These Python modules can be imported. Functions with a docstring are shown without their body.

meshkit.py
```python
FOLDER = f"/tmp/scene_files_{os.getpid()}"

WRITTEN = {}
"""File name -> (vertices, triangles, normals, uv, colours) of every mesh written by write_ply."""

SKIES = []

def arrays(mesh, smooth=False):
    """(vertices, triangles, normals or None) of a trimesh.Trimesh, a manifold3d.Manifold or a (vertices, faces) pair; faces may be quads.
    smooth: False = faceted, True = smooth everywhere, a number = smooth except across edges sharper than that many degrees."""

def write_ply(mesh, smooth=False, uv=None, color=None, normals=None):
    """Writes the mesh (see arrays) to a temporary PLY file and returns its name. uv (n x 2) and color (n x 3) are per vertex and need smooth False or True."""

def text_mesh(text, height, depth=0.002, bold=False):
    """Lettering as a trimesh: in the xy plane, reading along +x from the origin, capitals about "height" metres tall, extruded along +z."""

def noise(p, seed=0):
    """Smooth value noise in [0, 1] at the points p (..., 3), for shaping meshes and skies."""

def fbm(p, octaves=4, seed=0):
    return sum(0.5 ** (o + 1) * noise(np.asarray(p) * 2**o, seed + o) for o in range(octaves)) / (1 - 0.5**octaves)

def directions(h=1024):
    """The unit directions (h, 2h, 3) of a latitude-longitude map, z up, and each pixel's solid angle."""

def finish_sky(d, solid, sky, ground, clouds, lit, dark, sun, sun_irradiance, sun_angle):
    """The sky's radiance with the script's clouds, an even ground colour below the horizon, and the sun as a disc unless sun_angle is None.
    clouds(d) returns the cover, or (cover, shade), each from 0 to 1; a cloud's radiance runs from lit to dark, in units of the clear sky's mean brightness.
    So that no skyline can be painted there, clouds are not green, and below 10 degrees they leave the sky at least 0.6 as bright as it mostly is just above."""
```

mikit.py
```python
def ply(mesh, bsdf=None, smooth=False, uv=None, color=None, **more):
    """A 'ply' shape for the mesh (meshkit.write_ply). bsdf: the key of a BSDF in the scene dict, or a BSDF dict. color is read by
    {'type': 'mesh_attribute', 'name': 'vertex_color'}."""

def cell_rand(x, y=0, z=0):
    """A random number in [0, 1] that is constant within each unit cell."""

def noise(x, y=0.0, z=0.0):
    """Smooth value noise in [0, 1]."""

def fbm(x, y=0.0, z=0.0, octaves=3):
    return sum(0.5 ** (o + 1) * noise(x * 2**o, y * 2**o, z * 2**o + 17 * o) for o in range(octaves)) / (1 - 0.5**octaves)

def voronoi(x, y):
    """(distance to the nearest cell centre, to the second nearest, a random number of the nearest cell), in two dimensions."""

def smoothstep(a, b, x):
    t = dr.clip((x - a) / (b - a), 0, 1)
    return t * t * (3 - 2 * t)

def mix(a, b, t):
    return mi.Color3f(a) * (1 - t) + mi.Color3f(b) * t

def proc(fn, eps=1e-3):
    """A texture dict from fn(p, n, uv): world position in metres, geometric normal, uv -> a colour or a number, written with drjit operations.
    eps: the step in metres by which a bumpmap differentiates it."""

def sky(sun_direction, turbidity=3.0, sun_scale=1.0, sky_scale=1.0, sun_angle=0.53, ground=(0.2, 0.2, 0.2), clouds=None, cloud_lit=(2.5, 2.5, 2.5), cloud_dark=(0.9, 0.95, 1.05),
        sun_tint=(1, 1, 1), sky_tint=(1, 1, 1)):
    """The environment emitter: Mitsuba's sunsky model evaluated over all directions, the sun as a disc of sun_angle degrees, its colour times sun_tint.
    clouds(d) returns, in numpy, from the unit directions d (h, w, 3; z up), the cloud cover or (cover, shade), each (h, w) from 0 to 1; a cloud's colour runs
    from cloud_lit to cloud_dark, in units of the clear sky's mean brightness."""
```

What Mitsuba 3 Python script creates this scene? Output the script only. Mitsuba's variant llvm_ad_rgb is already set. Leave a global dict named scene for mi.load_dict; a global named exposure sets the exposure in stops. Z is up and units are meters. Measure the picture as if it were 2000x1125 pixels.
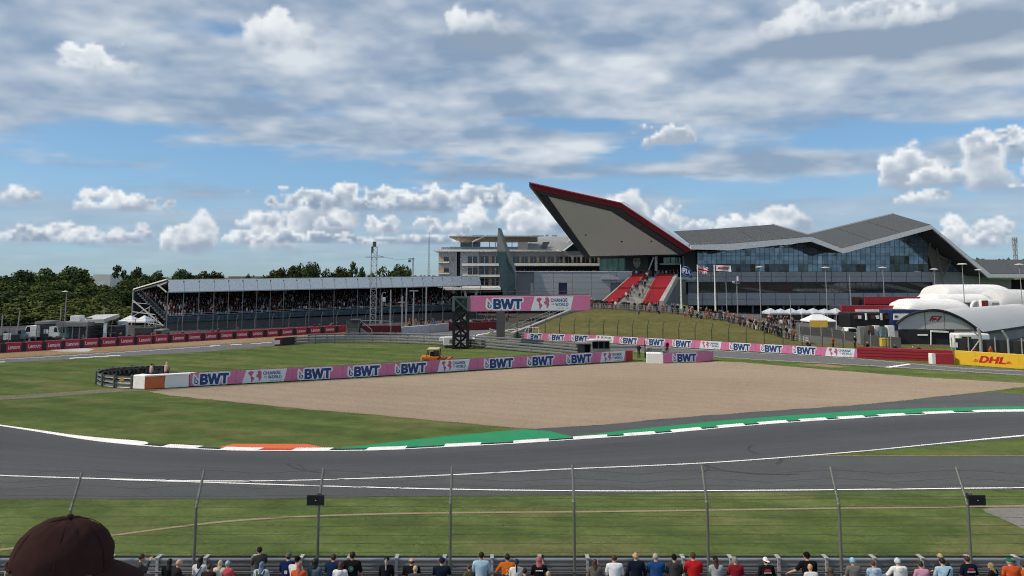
import math, random
import numpy as np, trimesh, manifold3d as m3
import drjit as dr, mitsuba as mi
import mikit, meshkit
from mikit import proc, noise, fbm, voronoi, cell_rand, smoothstep, mix
from shapely.geometry import Polygon, MultiPolygon, Point, LineString, box as sbox
from shapely.ops import unary_union
from shapely import affinity
from scipy.interpolate import CubicSpline

rng = np.random.default_rng(7)
T = mi.ScalarTransform4f
# ------------------------------------------------------------------ camera
UNIT = 1.27                                   # metres per unit of the survey below; obj() and put() turn it into metres
EYE = np.array([0.0, 0.0, 8.4])
FOC, CX, CY, HORIZON = 1500.0, 1000.0, 380.0, 542.0        # in units of the 2000 x 1125 photograph
PITCH = math.atan((HORIZON - CY) / FOC)
scene, labels = {}, {}
scene['camera'] = {'type': 'perspective', 'fov': math.degrees(2 * math.atan(1000 / FOC)), 'fov_axis': 'x',
                   'principal_point_offset_x': 0.0, 'principal_point_offset_y': (562.5 - CY) / 1125.0,
                   'near_clip': 0.1, 'far_clip': 14000.0,
                   'to_world': T().look_at(origin=(EYE * UNIT).tolist(), target=[0, EYE[1] + math.cos(PITCH), EYE[2] * UNIT + math.sin(PITCH)], up=[0, 0, 1])}
exposure = 1.3

# ------------------------------------------------------------------ surveying: where a sight line from the stand meets the ground or a distance
def ray(px, py):
    x, y = (px - CX) / FOC, (CY - py) / FOC
    c, s = math.cos(PITCH), math.sin(PITCH)
    return np.array([x, c - y * s, s + y * c])
def at(px, py, Y):
    d = ray(px, py)
    return EYE + d * (Y / d[1])
def gp(px, py, z=0.0):
    d = ray(px, py)
    return EYE + d * ((z - EYE[2]) / d[2])
def azel(px, py):
    d = ray(px, py)
    return math.degrees(math.atan2(d[0], d[1])), math.degrees(math.atan2(d[2], math.hypot(d[0], d[1])))

# ------------------------------------------------------------------ sky
def _ss(a, b, x):
    t = np.clip((x - a) / (b - a), 0, 1)
    return t * t * (3 - 2 * t)
# cumulus: centre, foot, width and height as seen in the photograph
CUMULI = [(185, 137, 75, 48), (545, 85, 80, 64), (40, 388, 34, 28), (190, 388, 60, 22), (250, 408, 95, 30), (90, 468, 110, 34), (190, 470, 70, 26), (270, 462, 28, 24), (350, 482, 40, 54), (385, 478, 42, 66),
          (462, 474, 34, 24), (535, 480, 52, 58), (520, 440, 60, 30), (625, 450, 60, 74), (660, 442, 50, 52), (750, 452, 40, 40), (835, 440, 34, 18), (720, 405, 240, 46), (900, 400, 170, 40), (930, 442, 48, 52), (880, 452, 60, 24), (1015, 430, 50, 52), (1040, 452, 70, 46),
          (1130, 440, 110, 84), (1215, 440, 80, 80), (1310, 440, 44, 48), (1365, 445, 36, 24), (1300, 278, 66, 40), (1450, 446, 74, 28), (1535, 446, 64, 52), (1780, 356, 70, 72), (1850, 352, 70, 34), (1932, 352, 52, 110), (1910, 300, 34, 50),
          (1805, 392, 48, 24), (1872, 474, 44, 52), (1945, 450, 34, 22), (1935, 474, 40, 28), (1985, 366, 20, 6), (925, 62, 62, 60), (1560, 65, 70, 70), (1800, 60, 80, 68), (1700, 30, 120, 40), (600, 470, 200, 20), (820, 474, 150, 18)]
GAPS = [(390, 30, 140, 56, .72), (470, 66, 90, 24, .40), (280, 55, 60, 22, .3), (230, 286, 300, 40, .62), (560, 345, 140, 22, .45), (330, 250, 200, 22, .4), (1140, 243, 110, 15, .7), (940, 309, 60, 14, .55), (1690, 270, 130, 24, .75), (1930, 246, 140, 18, .6), (1210, 360, 220, 16, .7), (520, 190, 60, 26, .35), (700, 365, 160, 12, .55), (100, 335, 160, 14, .45), (1560, 375, 180, 14, .4)]
def clouds(d):
    x, y, z = d[..., 0], d[..., 1], np.maximum(d[..., 2], 0)
    az, el = np.degrees(np.arctan2(x, y)), np.degrees(np.arcsin(np.clip(z, 0, 1)))
    k = 1 / (z + 0.10)
    q = np.stack([x * k * 0.9, y * k * 1.5, z * 0 + 3.3], -1)
    n1 = meshkit.fbm(q * 1.75, 5, 3)
    n2 = meshkit.fbm(q * 3.1 + 9, 4, 11)
    n3 = meshkit.fbm(np.stack([np.sin(np.radians(az)) * 26, np.cos(np.radians(az)) * 26, el * .75], -1), 4, 31)      # fine mottling
    n2 = .62 * n2 + .38 * n3
    bias = 0.18 * _ss(10.5, 14, el) - 0.05 * _ss(12, 9, el) * _ss(3, 6, el) - 0.03
    gap = 0
    for px, py, w, h, a in GAPS:
        a0, e0 = azel(px, py)
        sw, sh = math.degrees(w / FOC) * .9, math.degrees(h / FOC) * .9
        gap = gap + a * np.exp(-(((az - a0) / sw) ** 2 + ((el - e0) / sh) ** 2))
    sheet = _ss(0.37, 0.57, n1 * .75 + n2 * .25 + bias + 0.10 - gap * .42) * 0.93
    sheet = sheet * (0.80 + 0.2 * _ss(.3, .7, n2))
    low = _ss(7.5, 4.5, el)                                   # distant haze-grey layer behind the cumulus
    sheet = sheet * (1 - low) + low * np.clip(sheet * .45 + .24 * _ss(-.5, 3.5, el), 0, .85)
    shade = np.clip(0.67 + 1.75 * (0.5 - n2) + 0.25 * (n1 - .5) + .28 * _ss(10.5, 6, el), 0.30, 1)
    shade = shade * (1 - low) + low * np.clip(.78 + .6 * (.5 - n2), .5, 1)
    r = np.random.default_rng(5)
    blobs = [(*azel(px, py), math.degrees(w / FOC), math.degrees(h / FOC)) for px, py, w, h in CUMULI]
    while len(blobs) < 190:                                    # the same kind of cloud all round
        a0 = r.uniform(-180, 180)
        if abs(a0) > 37:
            blobs.append((a0, r.uniform(1.8, 9) if r.random() < .8 else r.uniform(14, 30), r.uniform(1.5, 6), r.uniform(1, 3)))
    for i, (a0, e0, w, h) in enumerate(blobs):
        da = (az - a0 + 180) % 360 - 180
        m = (np.abs(da) < w * 1.5) & (el > e0 - h * .5) & (el < e0 + h * 1.8)
        if not m.any():
            continue
        u, v = da[m] / w, (el[m] - e0) / h
        s = max(h, 1.2)
        pn = np.stack([da[m] / s * 2.2 + i * 7.1, el[m] / s * 2.6, np.full(u.shape, i * 3.7)], -1)
        f = meshkit.fbm(pn, 5, 21)
        f2 = meshkit.fbm(pn * .6 + 31, 2, 5)
        body = 1.05 - (np.abs(u) ** 2.2) * 1.0 - np.clip(v, 0, 9) ** 1.8 * .95 + (f - .5) * 1.9 + (f2 - .5) * 1.1 - .28
        soft = .40 if e0 > 11.5 else .32
        c = (.93 if e0 > 11.5 else 1.0) * _ss(0.0, soft, body) * _ss(-.28, .10, v + (f - .5) * .6)
        rim = _ss(.05, .75, body)                           # inner parts are greyer than the lit rims
        sh = np.clip(.36 * rim - .62 * v + .26 * u + 1.2 * (f - .5) + .34, 0, .8)
        if e0 > 11.5:
            sh = np.clip(.52 - .7 * v + 1.1 * (f - .5) + .12 * u, 0, .82)
        far = _ss(7, 3, el[m]) * .06 + (.20 if w > 4 else 0.0) * _ss(.2, .6, body)
        sheet[m] = sheet[m] * (1 - c) + c
        shade[m] = shade[m] * (1 - c) + np.clip(sh + far, 0, 1) * c
    # dark thick patches high up
    for px, py, w, h in ((965, 84, 100, 24), (1690, 84, 170, 24), (1860, 66, 110, 30), (1600, 88, 100, 15), (1925, 130, 90, 18)):
        a0, e0 = azel(px, py)
        g = np.exp(-(((az - a0) / math.degrees(w / FOC)) ** 2 + ((el - e0) / math.degrees(h / FOC)) ** 2)) * (.35 + 1.2 * n2)
        shade = np.clip(shade + .52 * g, 0, .95); sheet = np.clip(sheet + .4 * g, 0, 1)
    return np.clip(sheet, 0, 1), shade
SUN = (-1.0, -0.25, 0.95)
scene['sky'] = mikit.sky(SUN, turbidity=2.6, sun_scale=0.95, sky_scale=1.3, clouds=clouds, cloud_lit=(3.25, 3.35, 3.4), cloud_dark=(0.84, 1.14, 1.56), sky_tint=(0.96, 1.10, 1.18), sun_tint=(.97, 1.0, 1.04), ground=(.13, .14, .09))
labels['sky'] = {'kind': 'structure'}
# ------------------------------------------------------------------ helpers: meshes are (vertices, triangles)
def numbered(name):
    if name not in USED:
        USED[name] = 0
        return name
    USED[name] += 1
    return f'{name}_{USED[name]:03d}'
USED = {}
def cat(*parts):
    vs, fs, n = [], [], 0
    for p in parts:
        v, f = (p.vertices, p.faces) if hasattr(p, 'vertices') else p
        v, f = np.asarray(v, float), np.asarray(f, int)
        vs.append(v); fs.append(f + n); n += len(v)
    return np.vstack(vs), np.vstack(fs)
CUBEV = np.array([[x, y, z] for z in (0, 1) for x, y in ((0, 0), (1, 0), (1, 1), (0, 1))], float)
CUBEF = np.array([[0, 2, 1], [0, 3, 2], [4, 5, 6], [4, 6, 7], [0, 1, 5], [0, 5, 4], [1, 2, 6], [1, 6, 5], [2, 3, 7], [2, 7, 6], [3, 0, 4], [3, 4, 7]])
def box(x0, x1, y0, y1, z0, z1):
    return CUBEV * [x1 - x0, y1 - y0, z1 - z0] + [x0, y0, z0], CUBEF
def obox(o, u, v, w):
    """box with corner o and edge vectors u, v, w (right-handed)"""
    o, u, v, w = (np.asarray(a, float) for a in (o, u, v, w))
    f = CUBEF if np.dot(np.cross(u, v), w) > 0 else CUBEF[:, ::-1]
    return o + CUBEV[:, :1] * u + CUBEV[:, 1:2] * v + CUBEV[:, 2:] * w, f
def rbox(c, s, ch=0.03, rot=0.0):
    """chamfered box: centre of its foot, size, chamfer"""
    sx, sy, sz = s; pts = []
    for a in (-1, 1):
        for b in (-1, 1):
            for z, e in ((0, 0), (sz, 1)):
                X, Y = a * sx / 2, b * sy / 2
                zi = z + ch if not e else z - ch
                pts += [(X - a * ch, Y, zi), (X, Y - b * ch, zi), (X - a * ch, Y - b * ch, z)]
    m = m3.Manifold.hull_points(np.array(pts)).to_mesh()
    v, f = np.array(m.vert_properties[:, :3], float), np.array(m.tri_verts)
    c_, s_ = math.cos(rot), math.sin(rot)
    return v @ np.array([[c_, s_, 0], [-s_, c_, 0], [0, 0, 1]]) + c, f
def hull(pts):
    m = m3.Manifold.hull_points(np.array(pts, float)).to_mesh()
    return np.array(m.vert_properties[:, :3], float), np.array(m.tri_verts)
def frame_of(d):
    d = d / np.linalg.norm(d)
    a = np.cross(d, [0, 0, 1] if abs(d[2]) < .95 else [1, 0, 0]); a /= np.linalg.norm(a)
    return a, np.cross(d, a)
def tube(pts, r, sides=6, caps=True):
    p = np.asarray(pts, float); n = len(p)
    r = np.broadcast_to(np.asarray(r, float), (n,))
    t = np.gradient(p, axis=0); vs = []
    ang = np.arange(sides) * 2 * np.pi / sides + np.pi / sides
    for i in range(n):
        a, b = frame_of(t[i])
        vs.append(p[i] + r[i] * (np.cos(ang)[:, None] * a + np.sin(ang)[:, None] * b))
    f = []
    for i in range(n - 1):
        for j in range(sides):
            k = (j + 1) % sides
            f += [[i * sides + j, i * sides + k, (i + 1) * sides + k], [i * sides + j, (i + 1) * sides + k, (i + 1) * sides + j]]
    v = np.vstack(vs)
    if caps:
        v = np.vstack([v, p[:1], p[-1:]])
        for j in range(sides):
            k = (j + 1) % sides
            f += [[n * sides, k, j], [n * sides + 1, (n - 1) * sides + j, (n - 1) * sides + k]]
    return v, np.array(f)
def bar(p0, p1, w, h=None):
    """square bar"""
    p0, p1 = np.asarray(p0, float), np.asarray(p1, float); d = p1 - p0
    a, b = frame_of(d); h = h or w
    return obox(p0 - a * w / 2 - b * h / 2, a * w, b * h, d)
def quad(a, b, c, d):
    return np.array([a, b, c, d], float), np.array([[0, 1, 2], [0, 2, 3]])
def slab(pts, n, t):
    """convex/any planar polygon pts thickened by t along n"""
    pts = np.asarray(pts, float); n = np.asarray(n, float) / np.linalg.norm(n)
    a, b = frame_of(n); o = pts[0]
    p2 = np.stack([(pts - o) @ a, (pts - o) @ b], 1)
    return plate(Polygon(p2), o, a, b, n, t)
def polys(g):
    return [p for p in getattr(g, 'geoms', [g]) if p.geom_type == 'Polygon' and p.area > 1e-9]
def plate(poly, o, u, v, n, t):
    """shapely polygon(s) in the plane o + x u + y v, thickened by t along n"""
    o, u, v, n = (np.asarray(a, float) for a in (o, u, v, n))
    out = []
    for p in polys(poly):
        m = trimesh.creation.extrude_polygon(p, 1.0, engine='earcut')
        q = np.asarray(m.vertices)
        w = o + q[:, :1] * u + q[:, 1:2] * v + q[:, 2:] * (n * t)
        f = np.asarray(m.faces)
        if np.dot(np.cross(u, v), n) < 0: f = f[:, ::-1]
        out.append((w, f))
    return cat(*out)
def sheet2d(poly, z):
    out = []
    for p in polys(poly):
        v, f = trimesh.creation.triangulate_polygon(p, engine='earcut')
        v = np.column_stack([v, np.full(len(v), z)])
        c = np.cross(v[f[:, 1]] - v[f[:, 0]], v[f[:, 2]] - v[f[:, 0]])[:, 2]
        f = np.where(c[:, None] < 0, f[:, ::-1], f)
        out.append((v, f))
    return cat(*out)
def spl(pts, n):
    """n points along a smooth curve through pts"""
    p = np.asarray(pts, float)
    s = np.concatenate([[0], np.cumsum(np.linalg.norm(np.diff(p, axis=0), axis=1))])
    if len(p) < 3:
        return p[0] + np.linspace(0, 1, n)[:, None] * (p[-1] - p[0])
    return CubicSpline(s, p)(np.linspace(0, s[-1], n))
def lin(pts, n):
    p = np.asarray(pts, float)
    s = np.concatenate([[0], np.cumsum(np.linalg.norm(np.diff(p, axis=0), axis=1))])
    t = np.linspace(0, s[-1], n)
    return np.stack([np.interp(t, s, p[:, i]) for i in range(p.shape[1])], 1)
def revolve(prof, c=(0, 0, 0), sides=12):
    """profile [(r, z)] about the z axis"""
    m = trimesh.creation.revolve(np.array(prof, float), sections=sides)
    return np.asarray(m.vertices) + c, np.asarray(m.faces)
def ball(c, r, sub=2):
    m = trimesh.creation.icosphere(subdivisions=sub)
    return np.asarray(m.vertices) * r + c, np.asarray(m.faces)
def rotz(v, a):
    c, s = math.cos(a), math.sin(a)
    return np.asarray(v) @ np.array([[c, s, 0], [-s, c, 0], [0, 0, 1]])
def moved(mesh, loc=(0, 0, 0), rz=0.0, sc=1.0):
    return rotz(np.asarray(mesh[0]) * sc, rz) + loc, mesh[1]

def ragged(poly, amp, step=.45, seed=1):
    """the outline of a patch of ground, made uneven"""
    out = []
    for p in polys(poly):
        e = p.exterior; n = max(8, int(e.length / step))
        q = np.array([e.interpolate(i / n, normalized=True).coords[0] for i in range(n)])
        t = np.roll(q, -1, 0) - np.roll(q, 1, 0); t /= np.linalg.norm(t, axis=1, keepdims=True) + 1e-9
        w = np.column_stack([q * 1.1, np.zeros(n)])
        d = (meshkit.fbm(w, 3, seed) - .5) * 2 + (meshkit.noise(w * 3.1, seed + 5) - .5) * .7
        out.append(Polygon(q + np.stack([-t[:, 1], t[:, 0]], 1) * (d * amp)[:, None]).buffer(0))
    return unary_union(out)
# ------------------------------------------------------------------ entries of the scene
SHIFT = None                                  # set: the mesh is already in metres and only moved
def thing(name, label=None, category=None, group=None, kind=None):
    key = numbered(name)
    L = {}
    if label: L['label'] = label
    if category: L['category'] = category
    if group: L['group'] = group
    if kind: L['kind'] = kind
    labels[key] = L
    return key
def obj(name, mesh, m, parent=None, smooth=False, color=None, label=None, kind=None, **more):
    key = numbered(f'{parent}__{name}' if parent else name)
    v, f = (mesh.vertices, mesh.faces) if hasattr(mesh, 'vertices') else mesh
    v = np.asarray(v, float)
    mesh = (v * UNIT if SHIFT is None else v + SHIFT, f)
    scene[key] = mikit.ply(mesh, m, smooth=smooth, color=color, **more)
    if label or kind:
        labels[key] = {k: v for k, v in (('label', label), ('kind', kind)) if v}
    return key
def solo(name, mesh, m, label, category, group=None, **kw):
    """a thing that is one mesh"""
    key = obj(name, mesh, m, **kw)
    labels[key] = {'label': label, 'category': category, **({'group': group} if group else {})}
    return key
def struct(name, mesh, m, **kw):
    key = obj(name, mesh, m, **kw)
    labels[key] = {'kind': 'structure'}
    return key
def put(name, shape, to_world, parent=None):
    key = numbered(f'{parent}__{name}' if parent else name)
    scene[key] = {**shape, 'to_world': T().scale(UNIT) @ to_world}
    return key

# ------------------------------------------------------------------ materials
def lin3(c):
    """a colour given as 8-bit sRGB"""
    c = np.asarray(c, float) / 255
    return np.where(c < .04045, c / 12.92, ((c + .055) / 1.055) ** 2.4)
def rgb(c):
    return {'type': 'rgb', 'value': [float(x) for x in c]}
MATS = {}
def mat(name, c, rough=.6, metal=0.0, spec=.4, **kw):
    key = 'mat_' + name
    base = c if isinstance(c, dict) else rgb(c)
    if rough >= .95 and not metal:
        b = {'type': 'diffuse', 'reflectance': base}
    else:
        b = {'type': 'principled', 'base_color': base, 'roughness': rough, 'metallic': metal, 'specular': spec, **kw}
    scene[key] = {'type': 'twosided', 'bsdf': b}
    return key
def bumped(name, c, height, rough=.9, scale=1.0, spec=.3, eps=.01):
    key = 'mat_' + name
    scene[key] = {'type': 'twosided', 'bsdf': {'type': 'bumpmap', 'arbitrary': proc(height, eps), 'scale': scale,
                  'bsdf': {'type': 'principled', 'base_color': c, 'roughness': rough, 'specular': spec}}}
    return key
def dirty(name, c, amp=.25, f=1.2, rough=.6, metal=0.0, streak=True, spec=.4):
    """a painted or cast surface with faint stains"""
    c = [float(x) for x in c]; f = f if f >= 2 else f * .28
    def fn(p, n, uv):
        s = fbm(p.x * f, p.y * f, p.z * f * (.35 if streak else 1.0))
        return mi.Color3f(c) * (1 - amp + amp * 1.8 * s)
    return mat(name, proc(fn), rough, metal, spec)
VC = {'type': 'mesh_attribute', 'name': 'vertex_color'}
scene['mat_vertex'] = {'type': 'twosided', 'bsdf': {'type': 'diffuse', 'reflectance': VC}}
# ------------------------------------------------------------------ materials of the ground
def _grass(p, n, uv):
    a = fbm(p.x * .05, p.y * .11, 0, 4)
    b = fbm(p.x * .9, p.y * .9, 3, 3)
    c = noise(p.x * 6, p.y * 6, 5)
    w = fbm(p.x * .22 + 7, p.y * .35, 1, 3)
    s = smoothstep(-.25, .25, dr.sin((p.x * .45 + p.y * .9 + 5 * a) * 1.35))      # mowing
    g = mix((.057, .088, .027), (.100, .138, .044), dr.clip(.15 + .9 * a + .36 * (s - .5), 0, 1))
    g = mix(g, (.165, .152, .070), dr.clip(smoothstep(.48, .78, w) * .42 + .25 * (b - .5), 0, 1))
    st = noise(p.x * .5, p.y * 3.2, 8); st2 = noise(p.x * 1.6 + 9, p.y * 9.0, 4)
    return g * (.58 + .34 * b + .2 * c + .20 * st + .14 * st2)
def _grass_h(p, n, uv):
    return noise(p.x * 9, p.y * 9, 1) * .05 + noise(p.x * 25, p.y * 25, 2) * .03
GRASS = bumped('grass', proc(_grass), _grass_h, rough=.95, spec=.1)
def _bank(p, n, uv):
    a = fbm(p.x * .12, p.y * .3, p.z * .8, 4)
    b = fbm(p.x * 1.2, p.y * 1.2, p.z * 2, 3)
    return mix((.085, .098, .036), (.175, .160, .072), dr.clip(.1 + .8 * a + .5 * (b - .4), 0, 1)) * (.8 + .3 * b)
BANK = mat('bank_grass', proc(_bank), 1)
def asphalt(name, c, amp=.3, f=.35):
    c = [float(x) for x in c]
    def fn(p, n, uv):
        a = fbm(p.x * .05, p.y * f, 2, 4)
        b = noise(p.x * 14, p.y * 14, 1)
        d = noise(p.x * .7, p.y * 2.2, 4)
        e = fbm(p.x * .35, p.y * .35, 9, 4)
        seam = smoothstep(.016, .0, dr.abs(e - .5)) * .05
        return mi.Color3f(c) * (1 - amp / 2 + amp * a + .22 * (b - .5) + .12 * (d - .5) - seam)
    return mat(name, proc(fn), .88, spec=.3)
ASPH2 = asphalt('apron_asphalt', (.068, .075, .079), .3, .5)
ASPH3 = asphalt('far_asphalt', (.10, .104, .112), .3)
def _gravel(p, n, uv):
    a = fbm(p.x * .09, p.y * .16, 1, 3)
    b = noise(p.x * 7, p.y * 7, 2)
    c = noise(p.x * 22, p.y * 22, 3)
    r = dr.sin(p.y * 2.3 + p.x * 1.1 + 2.5 * a) * .5 + .5              # rake lines
    return mix((.225, .178, .135), (.292, .238, .186), a) * (.78 + .2 * b + .20 * c + .055 * r)
def _gravel_h(p, n, uv):
    return noise(p.x * 8, p.y * 8, 2) * .035 + noise(p.x * 20, p.y * 20, 3) * .015 + .015 * dr.sin(p.y * 2.3 + p.x * 1.1)
GRAVEL = bumped('gravel', proc(_gravel), _gravel_h, rough=.95, spec=.1)
def _tan(p, n, uv):
    a = fbm(p.x * .12, p.y * .2, 1, 3); c = noise(p.x * 5, p.y * 5, 3)
    return mix((.23, .15, .085), (.34, .255, .17), a) * (.8 + .4 * c)
TAN = mat('tan_gravel', proc(_tan), 1)
def _paint(c, worn=.35):
    def fn(p, n, uv):
        a = fbm(p.x * 1.1, p.y * 1.1, 2, 4); b = noise(p.x * 9, p.y * 9, 3)
        return mix(c, (.12, .12, .12), dr.clip(smoothstep(.5, .95, a) * worn * (.6 + .4 * b), 0, 1))
    return proc(fn)
WHITE_LINE = mat('line_white', _paint((.74, .74, .74)), .8)
KERB_WHITE = mat('kerb_white', _paint((.76, .76, .76), .55), .6)
KERB_BLACK = mat('kerb_black', _paint((.012, .014, .018), .25), .6)
KERB_RED = mat('kerb_red', _paint((.42, .055, .03), .25), .6)
GREEN = mat('green_paint', _paint((.010, .215, .088), .3), .75)
ORANGE = mat('orange_paint', _paint((.56, .12, .035), .25), .7)
CONC = dirty('concrete', (.36, .355, .335), .3, .8, .9)

def poly_px(pts):
    return Polygon([gp(x, y)[:2] for x, y in pts]).buffer(0)
def curve_px(pts, n=60):
    return spl([gp(x, y)[:2] for x, y in pts], n)
def ribbon(c, w, z):
    """a strip of width w (number or per point) along the ground curve c"""
    c = np.asarray(c, float); t = np.gradient(c, axis=0)
    t /= np.linalg.norm(t, axis=1, keepdims=True)
    nrm = np.stack([-t[:, 1], t[:, 0]], 1); w = np.broadcast_to(np.asarray(w, float), (len(c),))[:, None] / 2
    a, b = c + nrm * w, c - nrm * w; n = len(c)
    v = np.vstack([np.column_stack([b, np.full(n, z)]), np.column_stack([a, np.full(n, z)])])
    i = np.arange(n - 1)
    return v, np.vstack([np.stack([i, i + 1, i + n + 1], 1), np.stack([i, i + n + 1, i + n], 1)])

# the ground: one sheet to the horizon
struct('ground', quad((-4500, -300, 0), (4500, -300, 0), (4500, 7000, 0), (-4500, 7000, 0)), GRASS)

INNER = [(-420, 790), (-200, 808), (0, 832), (100, 848), (190, 862), (280, 871), (400, 878), (500, 881), (640, 881), (760, 879), (880, 873), (1000, 867), (1120, 859), (1280, 848), (1400, 837), (1520, 827), (1640, 819), (1760, 812), (1860, 807), (2000, 804), (2300, 801)]
inner = curve_px(INNER, 240)
lower = [gp(x, y)[:2] for x, y in [(2300, 954), (2000, 957), (1500, 961), (1000, 967), (500, 974), (0, 975), (-420, 972)]]
MAINL = [(-420, 905), (-200, 917), (0, 929), (150, 934), (300, 938), (480, 940), (640, 937), (880, 928), (1120, 916), (1370, 905), (1530, 894), (1700, 880), (1800, 870), (2000, 851), (2300, 826)]
mainl = curve_px(MAINL, 200)
SECL = [(215, 937), (480, 945), (640, 950), (880, 956), (1120, 959), (1370, 959), (1630, 957), (2000, 953), (2300, 950)]
apron = Polygon(np.vstack([mainl, lower]))
def _track(p, n, uv):
    a = fbm(p.x * .05, p.y * .35, 2, 4); b = noise(p.x * 14, p.y * 14, 1); st = fbm(uv.x * .4, uv.y * 46, 3, 3)
    rub = smoothstep(.08, .30, uv.y) * smoothstep(.78, .45, uv.y) * (.6 + .4 * fbm(uv.x * 2, uv.y * 3, 7))
    pale = smoothstep(.10, .0, uv.y) * .12 + smoothstep(.88, 1.0, uv.y) * .10
    return mi.Color3f(.064, .069, .079) * (.88 + .22 * a + .16 * (b - .5) + .26 * (st - .5) - .20 * rub + pale)
ASPH = mat('track_asphalt', proc(_track), .86, spec=.3)
ti, to = lin(inner, 240), lin(mainl, 240)
tt_ = np.linspace(0, 1, 13)
tv = np.vstack([np.column_stack([ti * (1 - t) + to * t, np.full(240, .008)]) for t in tt_]); tuv = np.vstack([np.column_stack([np.linspace(0, 30, 240), np.full(240, t)]) for t in tt_])
ii, jj = np.meshgrid(np.arange(239), np.arange(12)); a_ = (jj * 240 + ii).ravel()
tf_ = np.vstack([np.stack([a_, a_ + 240, a_ + 241], 1), np.stack([a_, a_ + 241, a_ + 1], 1)])
struct('track', (tv, tf_), ASPH, uv=tuv)
wedge = Polygon([gp(x, y)[:2] for x, y in [(1590, 890), (1700, 882), (1800, 873), (2000, 855), (2300, 830), (2300, 889), (2000, 889), (1700, 890)]]).buffer(0)
struct('apron', sheet2d(apron.buffer(0).difference(ragged(wedge, .06)), .006), ASPH2)
edge = curve_px([(1585, 890), (1800, 890), (2000, 890), (2300, 890)], 20)
struct('dirt_edge', ribbon(edge, .16, .012), TAN)
struct('track_line', ribbon(mainl, np.interp(np.arange(200), [0, 150, 180, 199], [.13, .13, .34, .34]), .016), WHITE_LINE)
struct('pit_line', ribbon(curve_px(SECL, 80), .13, .016), WHITE_LINE)
# thin white line along the foot of the kerbs
INNER_LINE = True
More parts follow.
